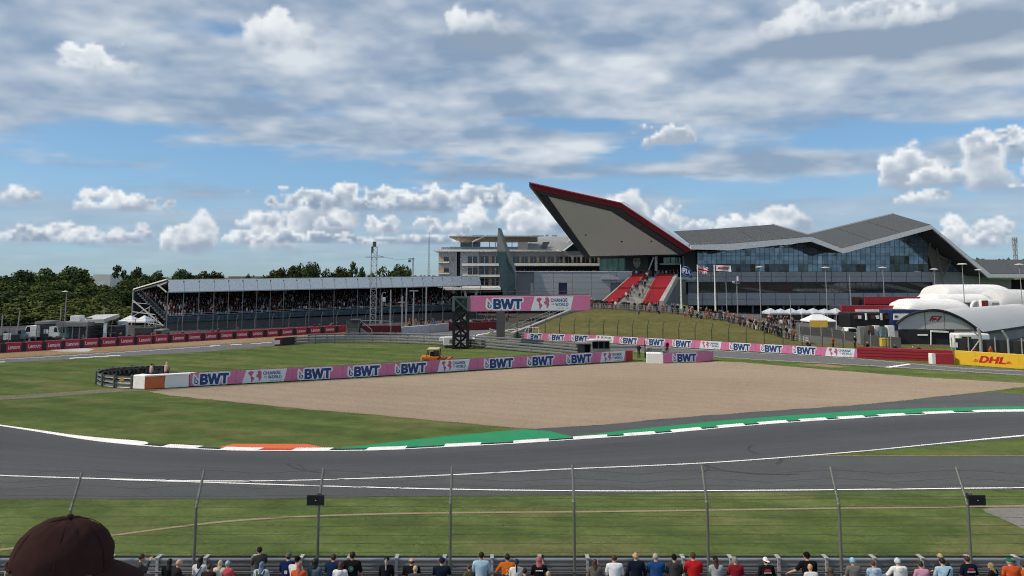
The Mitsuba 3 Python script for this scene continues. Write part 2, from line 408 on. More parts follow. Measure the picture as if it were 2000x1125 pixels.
# tyre marks
def _skid(p, n, uv):
    return mi.Color3f(.036, .037, .041) * (.9 + .5 * noise(p.x * 5, p.y * 5, 1))
SKID = mat('rubber', proc(_skid), .85)
for i, (pts, w) in enumerate([([(560, 905), (585, 917), (612, 922), (640, 924)], .16), ([(1470, 870), (1462, 878), (1470, 884), (1485, 888)], .16), ([(1370, 908), (1382, 912), (1380, 919), (1368, 923)], .13), ([(1530, 893), (1524, 901), (1518, 907)], .22),
                              ([(1376, 906), (1420, 920), (1500, 927), (1560, 926)], .12), ([(580, 907), (592, 914), (596, 919)], .12)]):
    struct('tyre_mark', ribbon(curve_px(pts, 24), w, .013), SKID)

# kerbs: blocks of their own, painted white, black and red
s_in = np.concatenate([[0], np.cumsum(np.linalg.norm(np.diff(inner, axis=0), axis=1))])
px_in = np.array([CX + FOC * (q[0] / (q[1] * math.cos(PITCH) + (0 - EYE[2]) * math.sin(PITCH))) for q in inner])
def s_at(px): return float(np.interp(px, px_in, s_in))
def kerb_block(s0, s1, w, h0=.02, h1=.07, skew=.35):
    n = max(3, int((s1 - s0) / .8) + 2)
    v = []
    for t in np.linspace(s0, s1, n):
        row = []
        for off, z in ((.06, h0), (w, h1), (w, 0.0), (.06, 0.0)):
            ss = t + skew * off
            p = np.array([np.interp(ss, s_in, inner[:, k]) for k in (0, 1)])
            q = np.array([np.interp(ss + .3, s_in, inner[:, k]) for k in (0, 1)])
            d = (q - p) / np.linalg.norm(q - p); nn = np.array([-d[1], d[0]])
            row.append([*(p + nn * off), z])
        v += row
    f = []
    for i in range(n - 1):
        for j in range(4):
            a, b = i * 4 + j, i * 4 + (j + 1) % 4
            f += [[a, a + 4, b + 4], [a, b + 4, b]]
    f += [[0, 1, 2], [0, 2, 3], [(n - 1) * 4, (n - 1) * 4 + 2, (n - 1) * 4 + 1], [(n - 1) * 4, (n - 1) * 4 + 3, (n - 1) * 4 + 2]]
    return np.array(v), np.array(f)
tn = np.gradient(inner, axis=0); tn /= np.linalg.norm(tn, axis=1, keepdims=True); tn = np.stack([-tn[:, 1], tn[:, 0]], 1)
wl = np.interp(px_in, [-420, 0, 120, 230, 268, 282, 300], [.12, .16, .38, .85, .80, .11, .10])[:, None]
va = np.vstack([np.column_stack([inner - tn * .03, np.full(240, .019)]), np.column_stack([inner + tn * wl, np.full(240, .024)])]); i_ = np.arange(239)
struct('inner_line', (va, np.vstack([np.stack([i_, i_ + 1, i_ + 241], 1), np.stack([i_, i_ + 241, i_ + 240], 1)])), WHITE_LINE)
kerb = thing('kerb', kind='structure')
KW = [(268, 274), (312, 378), (425, 500), (566, 640), (712, 790), (866, 937), (1002, 1072), (1120, 1187), (1220, 1282), (1314, 1373), (1405, 1457), (1485, 1541), (1566, 1618), (1641, 1692), (1720, 1772), (1809, 1867), (1905, 2030), (2080, 2140)]
for i, (a, b) in enumerate(KW):
    if i: obj('block', kerb_block(s_at(a), s_at(b), .54, .02, .055), KERB_WHITE, kerb)
    if i + 1 < len(KW):
        red = 500 <= b < 566
        obj('block', kerb_block(s_at(b) + .005, s_at(KW[i + 1][0]) - .005, .36, .02, .04), KERB_RED if red else KERB_BLACK, kerb)
struct('orange_strip', sheet2d(poly_px([(430, 874), (455, 868), (600, 868), (628, 874), (640, 877), (560, 877.5), (430, 876.5)]), .03), ORANGE)
green = unary_union([poly_px([(655, 877), (800, 860), (920, 848), (1020, 839), (1075, 843), (1120, 854), (1120, 857), (1000, 864), (880, 870), (760, 876)]),
                     poly_px([(1110, 856), (1118, 853), (1187, 845), (1300, 833), (1400, 823), (1500, 815), (1600, 808), (1700, 802), (1800, 798), (2000, 794), (2300, 791), (2300, 800), (2000, 802.5), (1860, 805.5), (1760, 810.5), (1640, 817), (1520, 825), (1400, 835), (1280, 846)])])
struct('green_strip', sheet2d(green, .022), GREEN)
GEDGE = [(1040, 838), (1150, 832), (1300, 818), (1500, 803), (1700, 789), (1850, 773), (1945, 766)]
struct('runoff_asphalt', sheet2d(poly_px([(1018, 841), *GEDGE, (2000, 771), (2300, 776), (2300, 797), (2000, 799), (1800, 803), (1700, 807), (1600, 813), (1500, 820), (1400, 829), (1300, 839), (1187, 850), (1120, 857)]), .010), ASPH2)
struct('gravel_trap', sheet2d(ragged(poly_px([(290, 765), (372, 759), (560, 749), (800, 735), (1000, 721), (1238, 708), (1395, 706), (1450, 708), (1600, 721), (1800, 737), (1990, 748), (2200, 756), (1985, 757), (1945, 763), *GEDGE[::-1][1:], (990, 835), (900, 826), (760, 813), (640, 803), (520, 792), (420, 782), (330, 772)]), 0.16), .012), GRAVEL)
# a strip of bare ground along the foot of the tyre wall
struct('service_path', ribbon(curve_px([(-100, 782), (0, 777), (120, 770), (270, 760), (372, 758.5), (600, 747.5), (900, 729), (1238, 709)], 60), np.interp(np.arange(60), [0, 20, 30, 59], [2.2, 2.0, 1.2, 1.2]), .009), mat('path_dirt', proc(lambda p, n, uv: mix((.13, .135, .09), (.21, .195, .15), fbm(p.x * .5, p.y * .5, 1)) * (.8 + .35 * noise(p.x * 6, p.y * 6))), 1))
struct('dirt_path', ribbon(curve_px([(-60, 1080), (20, 1072), (215, 1047), (420, 1021), (620, 1008), (880, 1002), (1120, 1000), (1370, 997), (1640, 993), (1900, 990), (2000, 988), (2200, 984)], 90), .15 + .06 * rng.random(90), .010), mat('path_pale', (.30, .25, .17), 1))
struct('worn_ground', sheet2d(ragged(poly_px([(1910, 994), (1960, 991), (2000, 990), (2200, 986), (2200, 1060), (2000, 1036), (1960, 1018), (1930, 1004)]), .30), .008), asphalt('worn', (.17, .165, .155), .6, 1.3))
# pit road on the right, grass verge and paint
struct('pit_road', sheet2d(ragged(poly_px([(1380, 683), (1500, 690), (1690, 701), (1775, 709), (2000, 724), (2400, 748), (2400, 760), (2000, 734), (1875, 726), (1700, 715), (1500, 704), (1395, 697), (1300, 690), (1160, 683), (1160, 672)]), 0.05), .008), ASPH3)
for pts in ([(1160, 672), (1300, 679), (1500, 690.5), (1690, 702), (1775, 710), (2000, 725)], [(1240, 687), (1395, 697), (1500, 703.5), (1700, 714.5), (1875, 725), (2000, 733)]):
    struct('pit_road_line', ribbon(curve_px(pts, 50), .22, .014), mat('line_cream', _paint((.42, .41, .36))) if 'mat_line_cream' not in scene else 'mat_line_cream')
struct('pit_road_line', sheet2d(poly_px([(1727, 717.5), (1740, 718), (1780, 711.5), (1772, 710.8)]), .015), WHITE_LINE)
struct('worn_ground', sheet2d(ragged(poly_px([(1560, 713), (1600, 711), (1660, 716), (1640, 719)]), .4), .008), TAN)
# far track on the left with its gravel bed
struct('gravel_bed', sheet2d(ragged(poly_px([(-300, 704), (0, 684), (130, 678), (300, 668), (500, 657), (690, 646), (690, 655), (575, 664), (400, 674), (230, 686), (0, 700), (-300, 716)]), 0.3), .010), TAN)
struct('far_track', sheet2d(poly_px([(-300, 716), (0, 700), (130, 693), (230, 686), (400, 674), (575, 664), (690, 652), (780, 647), (960, 636), (1040, 640), (1040, 650), (985, 647), (945, 655), (960, 661), (1060, 668), (1200, 676), (1200, 684), (980, 668), (780, 657), (640, 662), (570, 672), (400, 687), (230, 697), (0, 709), (-300, 724)]), .008), ASPH3)
for pts, w in (([(135, 700), (180, 697.5), (235, 694)], .5), ([(0, 702), (130, 695), (300, 684), (420, 676)], .18), ([(410, 676), (430, 675)], .5), ([(450, 674), (472, 672.5)], .5), ([(490, 671.5), (530, 669)], .4), ([(-40, 709), (10, 707)], .5)):
    struct('far_track_line', ribbon(curve_px(pts, 12), w, .016), WHITE_LINE)
struct('concrete_pad', sheet2d(ragged(poly_px([(95, 684), (140, 678.5), (185, 682), (170, 687), (120, 687)]), 0.12), .018), CONC)
struct('far_track_line', ribbon(curve_px([(1040, 640), (985, 645.5), (945, 652), (923, 658), (940, 664), (990, 669), (1040, 671)], 50), .35, .016), WHITE_LINE)
TPARK = asphalt('truck_park_ground', (.05, .05, .048), .6, .8)
struct('truck_park', sheet2d(ragged(poly_px([(-300, 696), (0, 678), (300, 661), (680, 642), (700, 652), (975, 640), (1004, 649), (1045, 633), (1108, 607), (1108, 590), (600, 604), (250, 612), (0, 618), (-300, 622)]), 0.3), .012), TPARK)
# ------------------------------------------------------------------ trees
def leafmat(name, a, b, c):
    a, b, c = ([x * k for x, k in zip(q, (.84, .86, .92))] for q in (a, b, c))
    def fn(p, n, uv):
        w = fbm(p.x * .45, p.y * .45, p.z * .6, 3); k = cell_rand(p.x * 2.2, p.y * 2.2, p.z * 2.2)
        return mix(mix(a, b, smoothstep(.3, .7, w)), c, k * .45)
    scene['mat_' + name] = {'type': 'twosided', 'bsdf': {'type': 'diffuse', 'reflectance': proc(fn)}}
    return 'mat_' + name
LEAF = [leafmat('leaf_dark', (.040, .064, .028), (.074, .104, .038), (.098, .126, .046)),
        leafmat('leaf_mid', (.060, .090, .030), (.106, .142, .046), (.138, .166, .058)),
        leafmat('leaf_light', (.072, .098, .032), (.128, .152, .05), (.16, .176, .062)),
        leafmat('leaf_brown', (.035, .042, .016), (.060, .064, .024), (.085, .075, .030))]
BARK = mat('bark', (.075, .06, .045), 1)
def crown(r, lobes, n, size, flat=1.0):
    """leaf clumps spread through the outer part of a handful of lobes (unit: crown of height 1, foot at 0)"""
    out_v, tot = [], sum(l[3] ** 2 for l in lobes)
    for (x, y, z, R) in lobes:
        k = int(n * R * R / tot)
        d = r.normal(size=(k, 3)); d /= np.linalg.norm(d, axis=1, keepdims=True)
        rad = R * (1 - .55 * r.random(k) ** 2.2) * (.82 + .36 * meshkit.noise(d * 2.6 + [x * 9, y * 9, z * 9]))
        keep = meshkit.noise(d * 3.7 + [z * 7, x * 5, 3]) > .22
        c = (np.array([x, y, z]) + d * rad[:, None] * [1, 1, flat])[keep]
        d = d[keep]; k = len(c)
        nn = d + r.normal(size=(k, 3)) * .65 + [0, 0, .25]; nn /= np.linalg.norm(nn, axis=1, keepdims=True)
        a = np.cross(nn, r.normal(size=(k, 3))); a /= np.linalg.norm(a, axis=1, keepdims=True)
        b = np.cross(nn, a); s = (size * (.5 + r.random(k)))[:, None]
        out_v.append(np.stack([c - a * s, c - b * s * .7, c + a * s, c + b * s * .7], 1).reshape(-1, 3))
    v = np.vstack(out_v); q = np.arange(len(v)).reshape(-1, 4)
    return v, np.vstack([q[:, [0, 1, 2]], q[:, [0, 2, 3]]])
def limbs(r, lobes, rad):
    parts = [tube([(0, 0, -.02), (.01, 0, .25), (0, .01, .5)], [rad, rad * .75, rad * .5], 7)]
    for (x, y, z, R) in lobes:
        parts.append(tube([(0, 0, .22 + .3 * r.random() * z), (x * .55, y * .55, z * .72), (x, y, z)], [rad * .5, rad * .33, rad * .12], 5))
    return cat(*parts)
def lobeset(r, k, spread, z0, z1, R):
    return [(*(r.normal(size=2) * spread), r.uniform(z0, z1), R * r.uniform(.7, 1.15)) for _ in range(k)]
TREES = []
for i in range(6):
    r = np.random.default_rng(40 + i)
    lo = lobeset(r, 9, .27, .38, .72, .24) + [(0, 0, .58, .30), (.05, 0, .78, .19)]
    TREES.append((mikit.ply(crown(r, lo, 4200, .034), LEAF[0]), mikit.ply(limbs(r, lo, .03), BARK), lo))
r = np.random.default_rng(60)
OPEN = lobeset(r, 8, .30, .62, .88, .13)                       # a thin, open crown
OPENC, OPENT = crown(r, OPEN, 620, .04, .6), limbs(r, OPEN, .018)
BUSH = []
for i in range(3):
    r = np.random.default_rng(70 + i)
    lo = lobeset(r, 10, .38, .22, .55, .30)
    BUSH.append((crown(r, lo, 3600, .045), limbs(r, lo, .02)))
def tree(px, top, w, Y, kind, leaf, label, group=None, base=None, name='tree', cat_='tree'):
    foot = at(px, 600, Y); foot[2] = 0.0 if base is None else base
    h = at(px, top, Y)[2] - foot[2]
    key = thing(name, label, cat_, group)
    sx = w / FOC * Y / (1.05 if kind != 'bush' else 1.35)
    tf = T().translate(foot.tolist()).rotate([0, 0, 1], float(rng.uniform(0, 360))).scale([sx, sx, h * 1.02])
    if kind == 'open':
        put('crown', mikit_ply('open', OPENC, leaf), tf, key); put('trunk', mikit_ply('opent', OPENT, BARK), tf, key)
    elif kind == 'bush':
        i = int(rng.integers(3))
        put('crown', mikit_ply(f'bush{i}', BUSH[i][0], leaf), tf, key); put('stem', mikit_ply(f'busht{i}', BUSH[i][1], BARK), tf, key)
    else:
        c, t, _ = TREES[int(rng.integers(6))]
        put('crown', {**c, 'bsdf': {'type': 'ref', 'id': leaf}}, tf, key); put('trunk', t, tf, key)
    return key
PLY = {}
def mikit_ply(tag, mesh, m, **kw):
    if (tag, m) not in PLY:
        PLY[tag, m] = mikit.ply(mesh, m, **kw)
    return PLY[tag, m]
WOOD, WOODG = 'broad green tree in the wood at the left behind the truck park', 'trees of the wood at the left'
for px, top, w, Y, lf in [(-60, 532, 120, 230, 0), (-10, 536, 90, 225, 0), (42, 526, 70, 240, 0), (20, 548, 90, 205, 1), (75, 548, 80, 215, 0), (160, 541, 60, 235, 0), (112, 545, 70, 205, 1), (165, 552, 80, 200, 1), (205, 556, 60, 215, 0), (240, 544, 70, 220, 0), (285, 540, 70, 215, 0), (330, 545, 60, 205, 0),
                           (350, 524, 56, 245, 0), (395, 528, 50, 250, 3), (425, 531, 46, 255, 3), (303, 528, 50, 240, 0), (-40, 560, 110, 185, 1), (15, 566, 90, 180, 0), (70, 572, 90, 178, 1), (120, 566, 80, 185, 1), (235, 565, 80, 180, 0), (270, 562, 66, 185, 0), (200, 572, 70, 176, 1)]:
    tree(px, top, w, Y, 'tree', LEAF[lf], ('dark tree' if lf == 0 else 'brownish tree' if lf == 3 else 'mid-green tree') + (' at the back of the wood' if Y > 222 else ' in the front rank of the wood' if Y < 190 else ' in the middle of the wood') + (', at the left frame edge' if px < 30 else ', behind the truck park' if px < 180 else ', left of the grandstand' if px < 315 else ', above the left end of the stand roof'), WOODG)
tree(132, 519, 96, 228, 'tree', LEAF[1], 'tallest broad tree of the wood, domed crown above the rest at far left')
tree(252, 517, 50, 236, 'open', LEAF[0], 'tall open-crowned tree with sky between its limbs, right of the far white block')
tree(276, 521, 44, 240, 'open', LEAF[0], 'thin-crowned tree just right of the tall open-crowned one above the wood')
for px, top, w, Y in [(-30, 590, 120, 150), (30, 584, 110, 156), (85, 578, 110, 160), (130, 586, 100, 150), (180, 562, 90, 165), (215, 590, 100, 150), (255, 594, 80, 146), (165, 600, 110, 142), (60, 604, 110, 140), (5, 608, 90, 138), (110, 606, 90, 138), (225, 605, 90, 140), (290, 600, 70, 148)]:
    tree(px, top, w, Y, 'bush', LEAF[2], 'pale green bushy sallow ' + ('high on the slope' if top < 587 else 'halfway up the slope' if top < 599 else 'low on the slope') + (' at the left frame edge' if px < 35 else ' behind the vans' if px < 150 else ' left of the stand'), 'bushes below the wood at the left', name='bush', cat_='bush')
tree(575, 517, 60, 240, 'tree', LEAF[0], 'rounded dark tree above the middle of the grandstand roof')
tree(545, 522, 48, 238, 'tree', LEAF[3], 'brownish tree left of the rounded dark tree above the grandstand roof')
tree(603, 509, 46, 242, 'tree', LEAF[0], 'tallest tree of the clump above the middle of the grandstand roof')
tree(530, 531, 40, 240, 'tree', LEAF[0], 'low dark tree at the left end of the clump above the grandstand roof')
tree(484, 534, 18, 300, 'tree', LEAF[0], 'small dark tree alone above the left half of the grandstand roof')
tree(658, 519, 46, 250, 'tree', LEAF[3], 'brownish rounded tree left of the umbrella-shaped tree')
tree(682, 526, 36, 250, 'tree', LEAF[0], 'low dark tree at the foot of the umbrella-shaped tree')
tree(704, 510, 36, 240, 'open', LEAF[0], 'umbrella-shaped tree with bare stems left of the lattice mast')
tree(724, 531, 28, 250, 'tree', LEAF[0], 'low dark tree behind the lattice mast')
tree(774, 514, 56, 240, 'tree', LEAF[0], 'round dark tree alone between the lattice mast and the hotel')
for px in (628, 640, 812, 822, 838, 846):
    tree(px, 536, 16, 330, 'tree', LEAF[0], 'tiny far-off tree showing just above the grandstand roof', 'far-off trees above the grandstand roof')
# far hill on the right and its trees
def hill(x0, x1, Y, top, depth):
    xs = np.linspace(x0, x1, 40); a = at(0, 542, Y)
    ys = np.linspace(Y - depth, Y + depth * 2.5, 24)
    gx, gy = np.meshgrid(xs, ys)
    h = top * np.exp(-((gy - Y) / depth) ** 2 * 2) * _ss(x0, x0 + (x1 - x0) * .25, gx) * _ss(x1, x1 - (x1 - x0) * .25, gx) - .5
    v = np.stack([gx, gy, h], -1).reshape(-1, 3); n = len(xs)
    f = []
    for i in range(len(ys) - 1):
        for j in range(n - 1):
            a_ = i * n + j; f += [[a_, a_ + 1, a_ + n + 1], [a_, a_ + n + 1, a_ + n]]
    return v, np.array(f)
HILLM = mat('hill_wood', proc(lambda p, n, uv: mix((.020, .034, .018), (.05, .07, .028), fbm(p.x * .03, p.y * .03, 2))), 1)
struct('hill', hill(330, 900, 700, 13.5, 140), HILLM)
for i, px in enumerate((1886, 1903, 1914, 1926, 1940, 1958, 1975, 1992, 2010)):
    foot = at(px, 545, 700); foot[2] = 11.0
    tree(px, 502.5 + 4 * (i % 3 == 1) + 2 * (i % 2), 17, 690, 'tree', LEAF[0], 'tiny tree on the far wooded hill at the right edge', 'trees on the far hill', base=9.0)
# ------------------------------------------------------------------ people seen from far off: one low mesh each
SKINS = [(.50, .32, .23), (.42, .26, .18), (.56, .38, .29), (.22, .12, .08)]
CLOTH = [(.03, .03, .035), (.02, .025, .05), (.05, .05, .055), (.12, .12, .125), (.45, .45, .46), (.60, .60, .60), (.30, .03, .03), (.06, .09, .20), (.30, .36, .42), (.38, .12, .03), (.09, .07, .05), (.02, .02, .022), (.18, .16, .13)]
CNAME = ['near-black', 'dark navy', 'charcoal', 'grey', 'pale grey', 'white', 'red', 'blue', 'pale blue', 'orange', 'brown', 'black', 'tan']
HAIRC = [(.02, .016, .013), (.05, .03, .018), (.10, .065, .035), (.28, .2, .1), (.4, .39, .37), (.55, .5, .4)]
def pick(r): return int(r.choice(len(CLOTH), p=[.15, .14, .14, .08, .07, .05, .06, .05, .05, .03, .06, .09, .03]))
def taper(p0, p1, r0, r1, sides=5):
    return tube([p0, p1], [r0, r1], sides)
def figure(r, h=1.72, sit=False, lod=1, shirt=None, hair=None, trousers=None, arms=None):
    """a standing or seated person facing +y; returns mesh and vertex colours"""
    s = h / 1.72; parts, cols = [], []
    skin = SKINS[min(3, int(r.integers(0, 5)) % 4)] if r.random() < .4 else SKINS[0]
    shirt = shirt or CLOTH[int(r.integers(len(CLOTH)))]
    hair = hair or (HAIRC[int(r.integers(len(HAIRC)))] if r.random() < .7 else CLOTH[pick(r)])
    trousers = trousers or (CLOTH[int(r.integers(4))] if r.random() < .8 else CLOTH[pick(r)])
    def add(m, c):
        parts.append(m); cols.append(np.tile(c, (len(m[0]), 1)))
    hip = .45 if sit else .88
    k = 5 if lod else 4
    tz = hip + .52
    lean = .04 if not sit else .02
    add(hull([(sx * w, sy * d + ly, z) for z, w, d, ly in ((hip - .06, .155, .10, 0), (hip + .15, .145, .095, lean * .3), (tz - .06, .195, .11, lean), (tz + .02, .13, .08, lean), (tz + .06, .06, .05, lean)) for sx, sy in ((1, .6), (1, -.6), (-1, .6), (-1, -.6), (.6, 1), (.6, -1), (-.6, 1), (-.6, -1))]), shirt)
    a = (r.uniform(-.2, .3), r.uniform(-.2, .3)) if arms is None else arms
    if lod:
        for sd, aa in ((-1, a[0]), (1, a[1])):
            sh = np.array([sd * .20, lean, tz - .05]); el = sh + [sd * .05, .28 * math.sin(aa + .15), -.28 * math.cos(aa)]
            wr = el + [-sd * .04, .25 * math.sin(aa + .7), -.25 * math.cos(aa + .7)]
            add(taper(sh, el, .055, .045, 5), shirt); add(taper(el, wr, .042, .03, 5), shirt if r.random() < .4 else skin)
            add(taper(wr, wr + (wr - el) * .35, .034, .022, 4), skin)
    if sit:
        for sd in (-1, 1):
            add(taper((sd * .09, 0, hip), (sd * .11, .42, hip), .075, .06, k), trousers); add(taper((sd * .11, .42, hip + .02), (sd * .11, .40, .05), .055, .045, k), trousers)
    else:
        st = r.uniform(-.12, .12)
        for sd in (-1, 1):
            add(tube([(sd * .085, 0, hip), (sd * .1, .02 + st * sd * .5, .47), (sd * .1, st * sd, .05)], [.09, .065, .045], k), trousers)
            add(hull([(sd * .1 + x, st * sd + y, z) for x in (-.04, .04) for y, z in ((-.07, .02), (.15, .02), (-.06, .09), (.08, .08))]), (.03, .03, .03))
    add(taper((0, lean, tz), (0, lean + .01, tz + .12), .052, .05, 5), skin)
    hb = ball((0, lean + .02, tz + .20), 1.0, 1 if lod else 0); hv = hb[0] - [0, lean + .02, tz + .20]
    hv = hv * [.078, .096, .118] + [0, lean + .02, tz + .20]
    hc = np.where(((hv[:, 2] > tz + .235) | ((hv[:, 1] < lean - .005) & (hv[:, 2] > tz + .13)))[:, None], hair, skin)
    parts.append((hv, hb[1])); cols.append(hc)
    v, f = cat(*parts)
    return (v * s, f), np.vstack(cols)
# ------------------------------------------------------------------ the long covered grandstand on the left
STEEL = mat('stand_steel', (.42, .43, .44), .5, .3)
STEEL_D = mat('steel_dark', (.10, .105, .11), .5, .4)
PANEL = dirty('roof_panel', (.80, .83, .86), .06, .3, 1)
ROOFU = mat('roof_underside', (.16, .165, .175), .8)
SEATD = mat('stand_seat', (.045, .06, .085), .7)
BLUEP = dirty('blue_parapet', (.035, .075, .105), .3, .8, .7)
A0, B0 = at(330, 560, 122.0), at(940, 549, 162.0)
A0[2], B0[2] = 0.0, 0.0
U = (B0 - A0); LEN = float(np.linalg.norm(U)); U /= LEN
N = np.array([U[1], -U[0], 0.0])                       # towards the track
def rise(t): return .65 * t / LEN
def sp(t, out, z, lift=True):
    """a point of the stand: metres along, metres out towards the track, height"""
    return A0 + U * t + N * out + [0, 0, z + (rise(t) if lift else 0)]
st = thing('grandstand', 'long roofed grandstand packed with spectators behind the red sponsor barrier', 'grandstand')
NB = 26
for i in range(NB):
    t0, t1 = LEN * i / NB + .03, LEN * (i + 1) / NB - .03
    dz = .02 * (i % 3)
    obj('roof_panel', obox(sp(t0, -.75, 8.0 + dz), sp(t1, -.75, 8.0 + dz) - sp(t0, -.75, 8.0 + dz), sp(t0, 0, 6.1) - sp(t0, -.75, 8.0), N * .08), PANEL, st)
RW = 20.0                                               # depth of the stand
obj('roof', cat(obox(sp(0, -RW, 6.3), sp(LEN, -RW, 6.3) - sp(0, -RW, 6.3), sp(0, -.8, 8.03) - sp(0, -RW, 6.3), (0, 0, .10))), mat('roof_sheet', (.34, .36, .38), .5), st)
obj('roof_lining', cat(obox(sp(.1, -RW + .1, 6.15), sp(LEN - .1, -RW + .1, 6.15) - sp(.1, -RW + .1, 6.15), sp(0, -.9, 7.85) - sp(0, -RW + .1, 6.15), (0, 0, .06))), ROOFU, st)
obj('roof_edge', cat(bar(sp(-.1, -RW, 6.35), sp(-.1, -.7, 8.1), .35, .18), bar(sp(LEN + .1, -RW, 6.35), sp(LEN + .1, -.7, 8.1), .35, .18)), mat('roof_edge', (.72, .73, .74), .5), st)
obj('roof_edge', cat(bar(sp(0, 0, 6.08), sp(LEN, 0, 6.08), .16, .16)), STEEL, st)
for i in range(0, NB + 1):
    t = LEN * i / NB
    if i % 2 == 0 or i < 9:
        obj('post', bar(sp(t, -.35, 0, False), sp(t, -.35, 6.2), .11), mat('post_grey', (.20, .21, .22), .6) if 'mat_post_grey' not in scene else 'mat_post_grey', st)
    obj('rafter', bar(sp(t, -.5, 7.7), sp(t, -RW + .2, 6.0), .14, .25), STEEL_D, st)
NR = 13
for k in range(NR):
    z = 1.9 + k * .31; o = -1.4 - k * 1.3
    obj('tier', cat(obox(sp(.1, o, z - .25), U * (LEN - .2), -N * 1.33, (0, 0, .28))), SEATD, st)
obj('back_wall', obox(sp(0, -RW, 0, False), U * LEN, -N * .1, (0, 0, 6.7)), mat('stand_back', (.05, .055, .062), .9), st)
obj('side_wall', cat(slab([sp(LEN, -1.3, 0, False), sp(LEN, -RW, 0, False), sp(LEN, -RW, 6.3), sp(LEN, -1.3, 2.2)], U, .1)), mat('stand_side', (.05, .06, .07), .9), st)
NP = 40
for i in range(NP):
    t0, t1 = LEN * i / NB * NB / NP, LEN * (i + 1) / NP
    obj('parapet_panel', obox(sp(t0 + .03, -1.1, 1.25), sp(t1 - .03, -1.1, 1.25) - sp(t0 + .03, -1.1, 1.25), N * .06, (0, 0, .95)), BLUEP, st)
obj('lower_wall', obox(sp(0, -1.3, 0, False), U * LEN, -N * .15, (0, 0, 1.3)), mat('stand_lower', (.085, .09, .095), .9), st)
obj('hand_rail', cat(*[bar(sp(0, -1.0, z), sp(LEN, -1.0, z), .05) for z in (2.35, 2.6)]), STEEL, st)
# the open end: stepped steel frame
ef = [bar(sp(-.2, -RW, 0, False), sp(-.2, -RW, 6.3), .2), bar(sp(-.2, -RW, 4.4), sp(-.2, -1.2, .8), .16), bar(sp(-.2, -RW, 2.4), sp(-.2, -6, 2.4), .14), bar(sp(-.2, -RW, 4.0), sp(-.2, -11, 4.0), .1), bar(sp(-.2, -RW, 1.5), sp(-.2, -9, 3.6), .1),
      bar(sp(-.2, -9.5, 0, False), sp(-.2, -9.5, 3.4), .14), bar(sp(-.2, -5, 0, False), sp(-.2, -5, 2.0), .14), bar(sp(-.2, -9.5, .1), sp(-.2, -5.5, 2.2), .1), bar(sp(-.2, -5, .1), sp(-.2, -9, 2.3), .1), bar(sp(-.2, -RW, .9), sp(-.2, -2.5, .9), .12), bar(sp(-.2, -.6, 7.6), sp(-.2, -5.2, 7.0), .16), bar(sp(-.2, -5.2, 7.2), sp(-.2, -.4, 6.1), .16)]
for m in ef:
    obj('end_brace', m, STEEL, st)
for k in range(NR):
    z = 1.9 + k * .31; o = -1.4 - k * 1.3
    obj('end_rail', cat(bar(sp(-.1, o - .4, z), sp(-.1, o - .4, z + 1.05), .05), bar(sp(-.1, o, z + 1.0), sp(-.1, o - 1.3, z + 1.31), .05)), STEEL_D, st)
# its crowd: far too many to count, in deep shade
PROT = []
for i in range(60):
    r = np.random.default_rng(412 + i)
    PROT.append(figure(r, 1.7 / UNIT, sit=i % 5 != 0, lod=0, shirt=CLOTH[pick(r)]))
vs, fs, cs, n = [], [], [], 0
r = np.random.default_rng(3)
ang = math.atan2(N[1], N[0]) - math.pi / 2
for k in range(NR):
    z = 1.93 + k * .31; o = -1.75 - k * 1.3
    t = .5
    while t < LEN - .4:
        if r.random() < .93:
            (v, f), c = PROT[int(r.integers(len(PROT)))]
            vs.append(rotz(v, ang + r.normal() * .2) + sp(t, o + r.normal() * .06, z)); fs.append(f + n); cs.append(c); n += len(v)
        t += r.uniform(.36, .52)
cr = obj('crowd', (np.vstack(vs), np.vstack(fs)), 'mat_vertex', color=np.vstack(cs))
labels[cr] = {'label': 'packed crowd seated in the shade under the long grandstand roof', 'category': 'crowd', 'kind': 'stuff'}
# ------------------------------------------------------------------ the hillside on the right: grass bank, plateau behind it
from scipy.interpolate import griddata
BANKPX = [  # (px, py, distance) of ground points seen in the photograph
    (1035, 652, 103), (1025, 664, 100), (1150, 668, 97), (1300, 676, 92), (1450, 686, 86), (1560, 692, 83.5), (1680, 700, 79.7)]
CREST = [(1040, 640, 112), (1075, 625, 117), (1110, 611, 121), (1155, 604, 124), (1250, 608, 123), (1340, 615, 120), (1420, 627, 115), (1480, 643, 108), (1530, 658, 101), (1580, 672, 95)]
gpts, gz = [], []
for px, py, Y in BANKPX:
    p = gp(px, py); gpts.append(p[:2]); gz.append(-.15)
for px, py, Y in CREST:
    p = at(px, py, Y); gpts.append(p[:2]); gz.append(p[2])
CRESTW = [at(*c) for c in CREST]
for (x, y, z) in ((-2, 165, 2.6), (6, 140, 3.6), (28, 140, 3.5), (38, 140, 1.6), (60, 140, .6), (95, 140, .3), (15, 175, 2.5), (60, 175, .6), (95, 175, .3), (55, 118, .5), (75, 108, 0), (95, 110, 0), (62, 98, -.05), (80, 92, -.15), (95, 85, -.15), (9, 128, 3.6), (22, 131, 3.6), (30, 131, 2.9), (40, 125, 1.4)):
    gpts.append((x, y)); gz.append(z)
gpts, gz = np.array(gpts), np.array(gz)
def ground_z(x, y):
    z = griddata(gpts, gz, (x, y), method='linear')
    return np.nan_to_num(z, nan=0.0)
gx, gy = np.meshgrid(np.linspace(-3, 96, 130), np.linspace(78, 176, 120))
gh = ground_z(gx, gy); ok = ~np.isnan(griddata(gpts, gz, (gx, gy), method='linear'))
gh = gh + .10 * (meshkit.fbm(np.stack([gx * .5, gy * .5, gx * 0], -1), 3, 2) - .5) * (gh > .2)
vv = np.stack([gx, gy, gh], -1).reshape(-1, 3); nx = gx.shape[1]
ff = []
okf = ok.reshape(-1)
pl_f = []
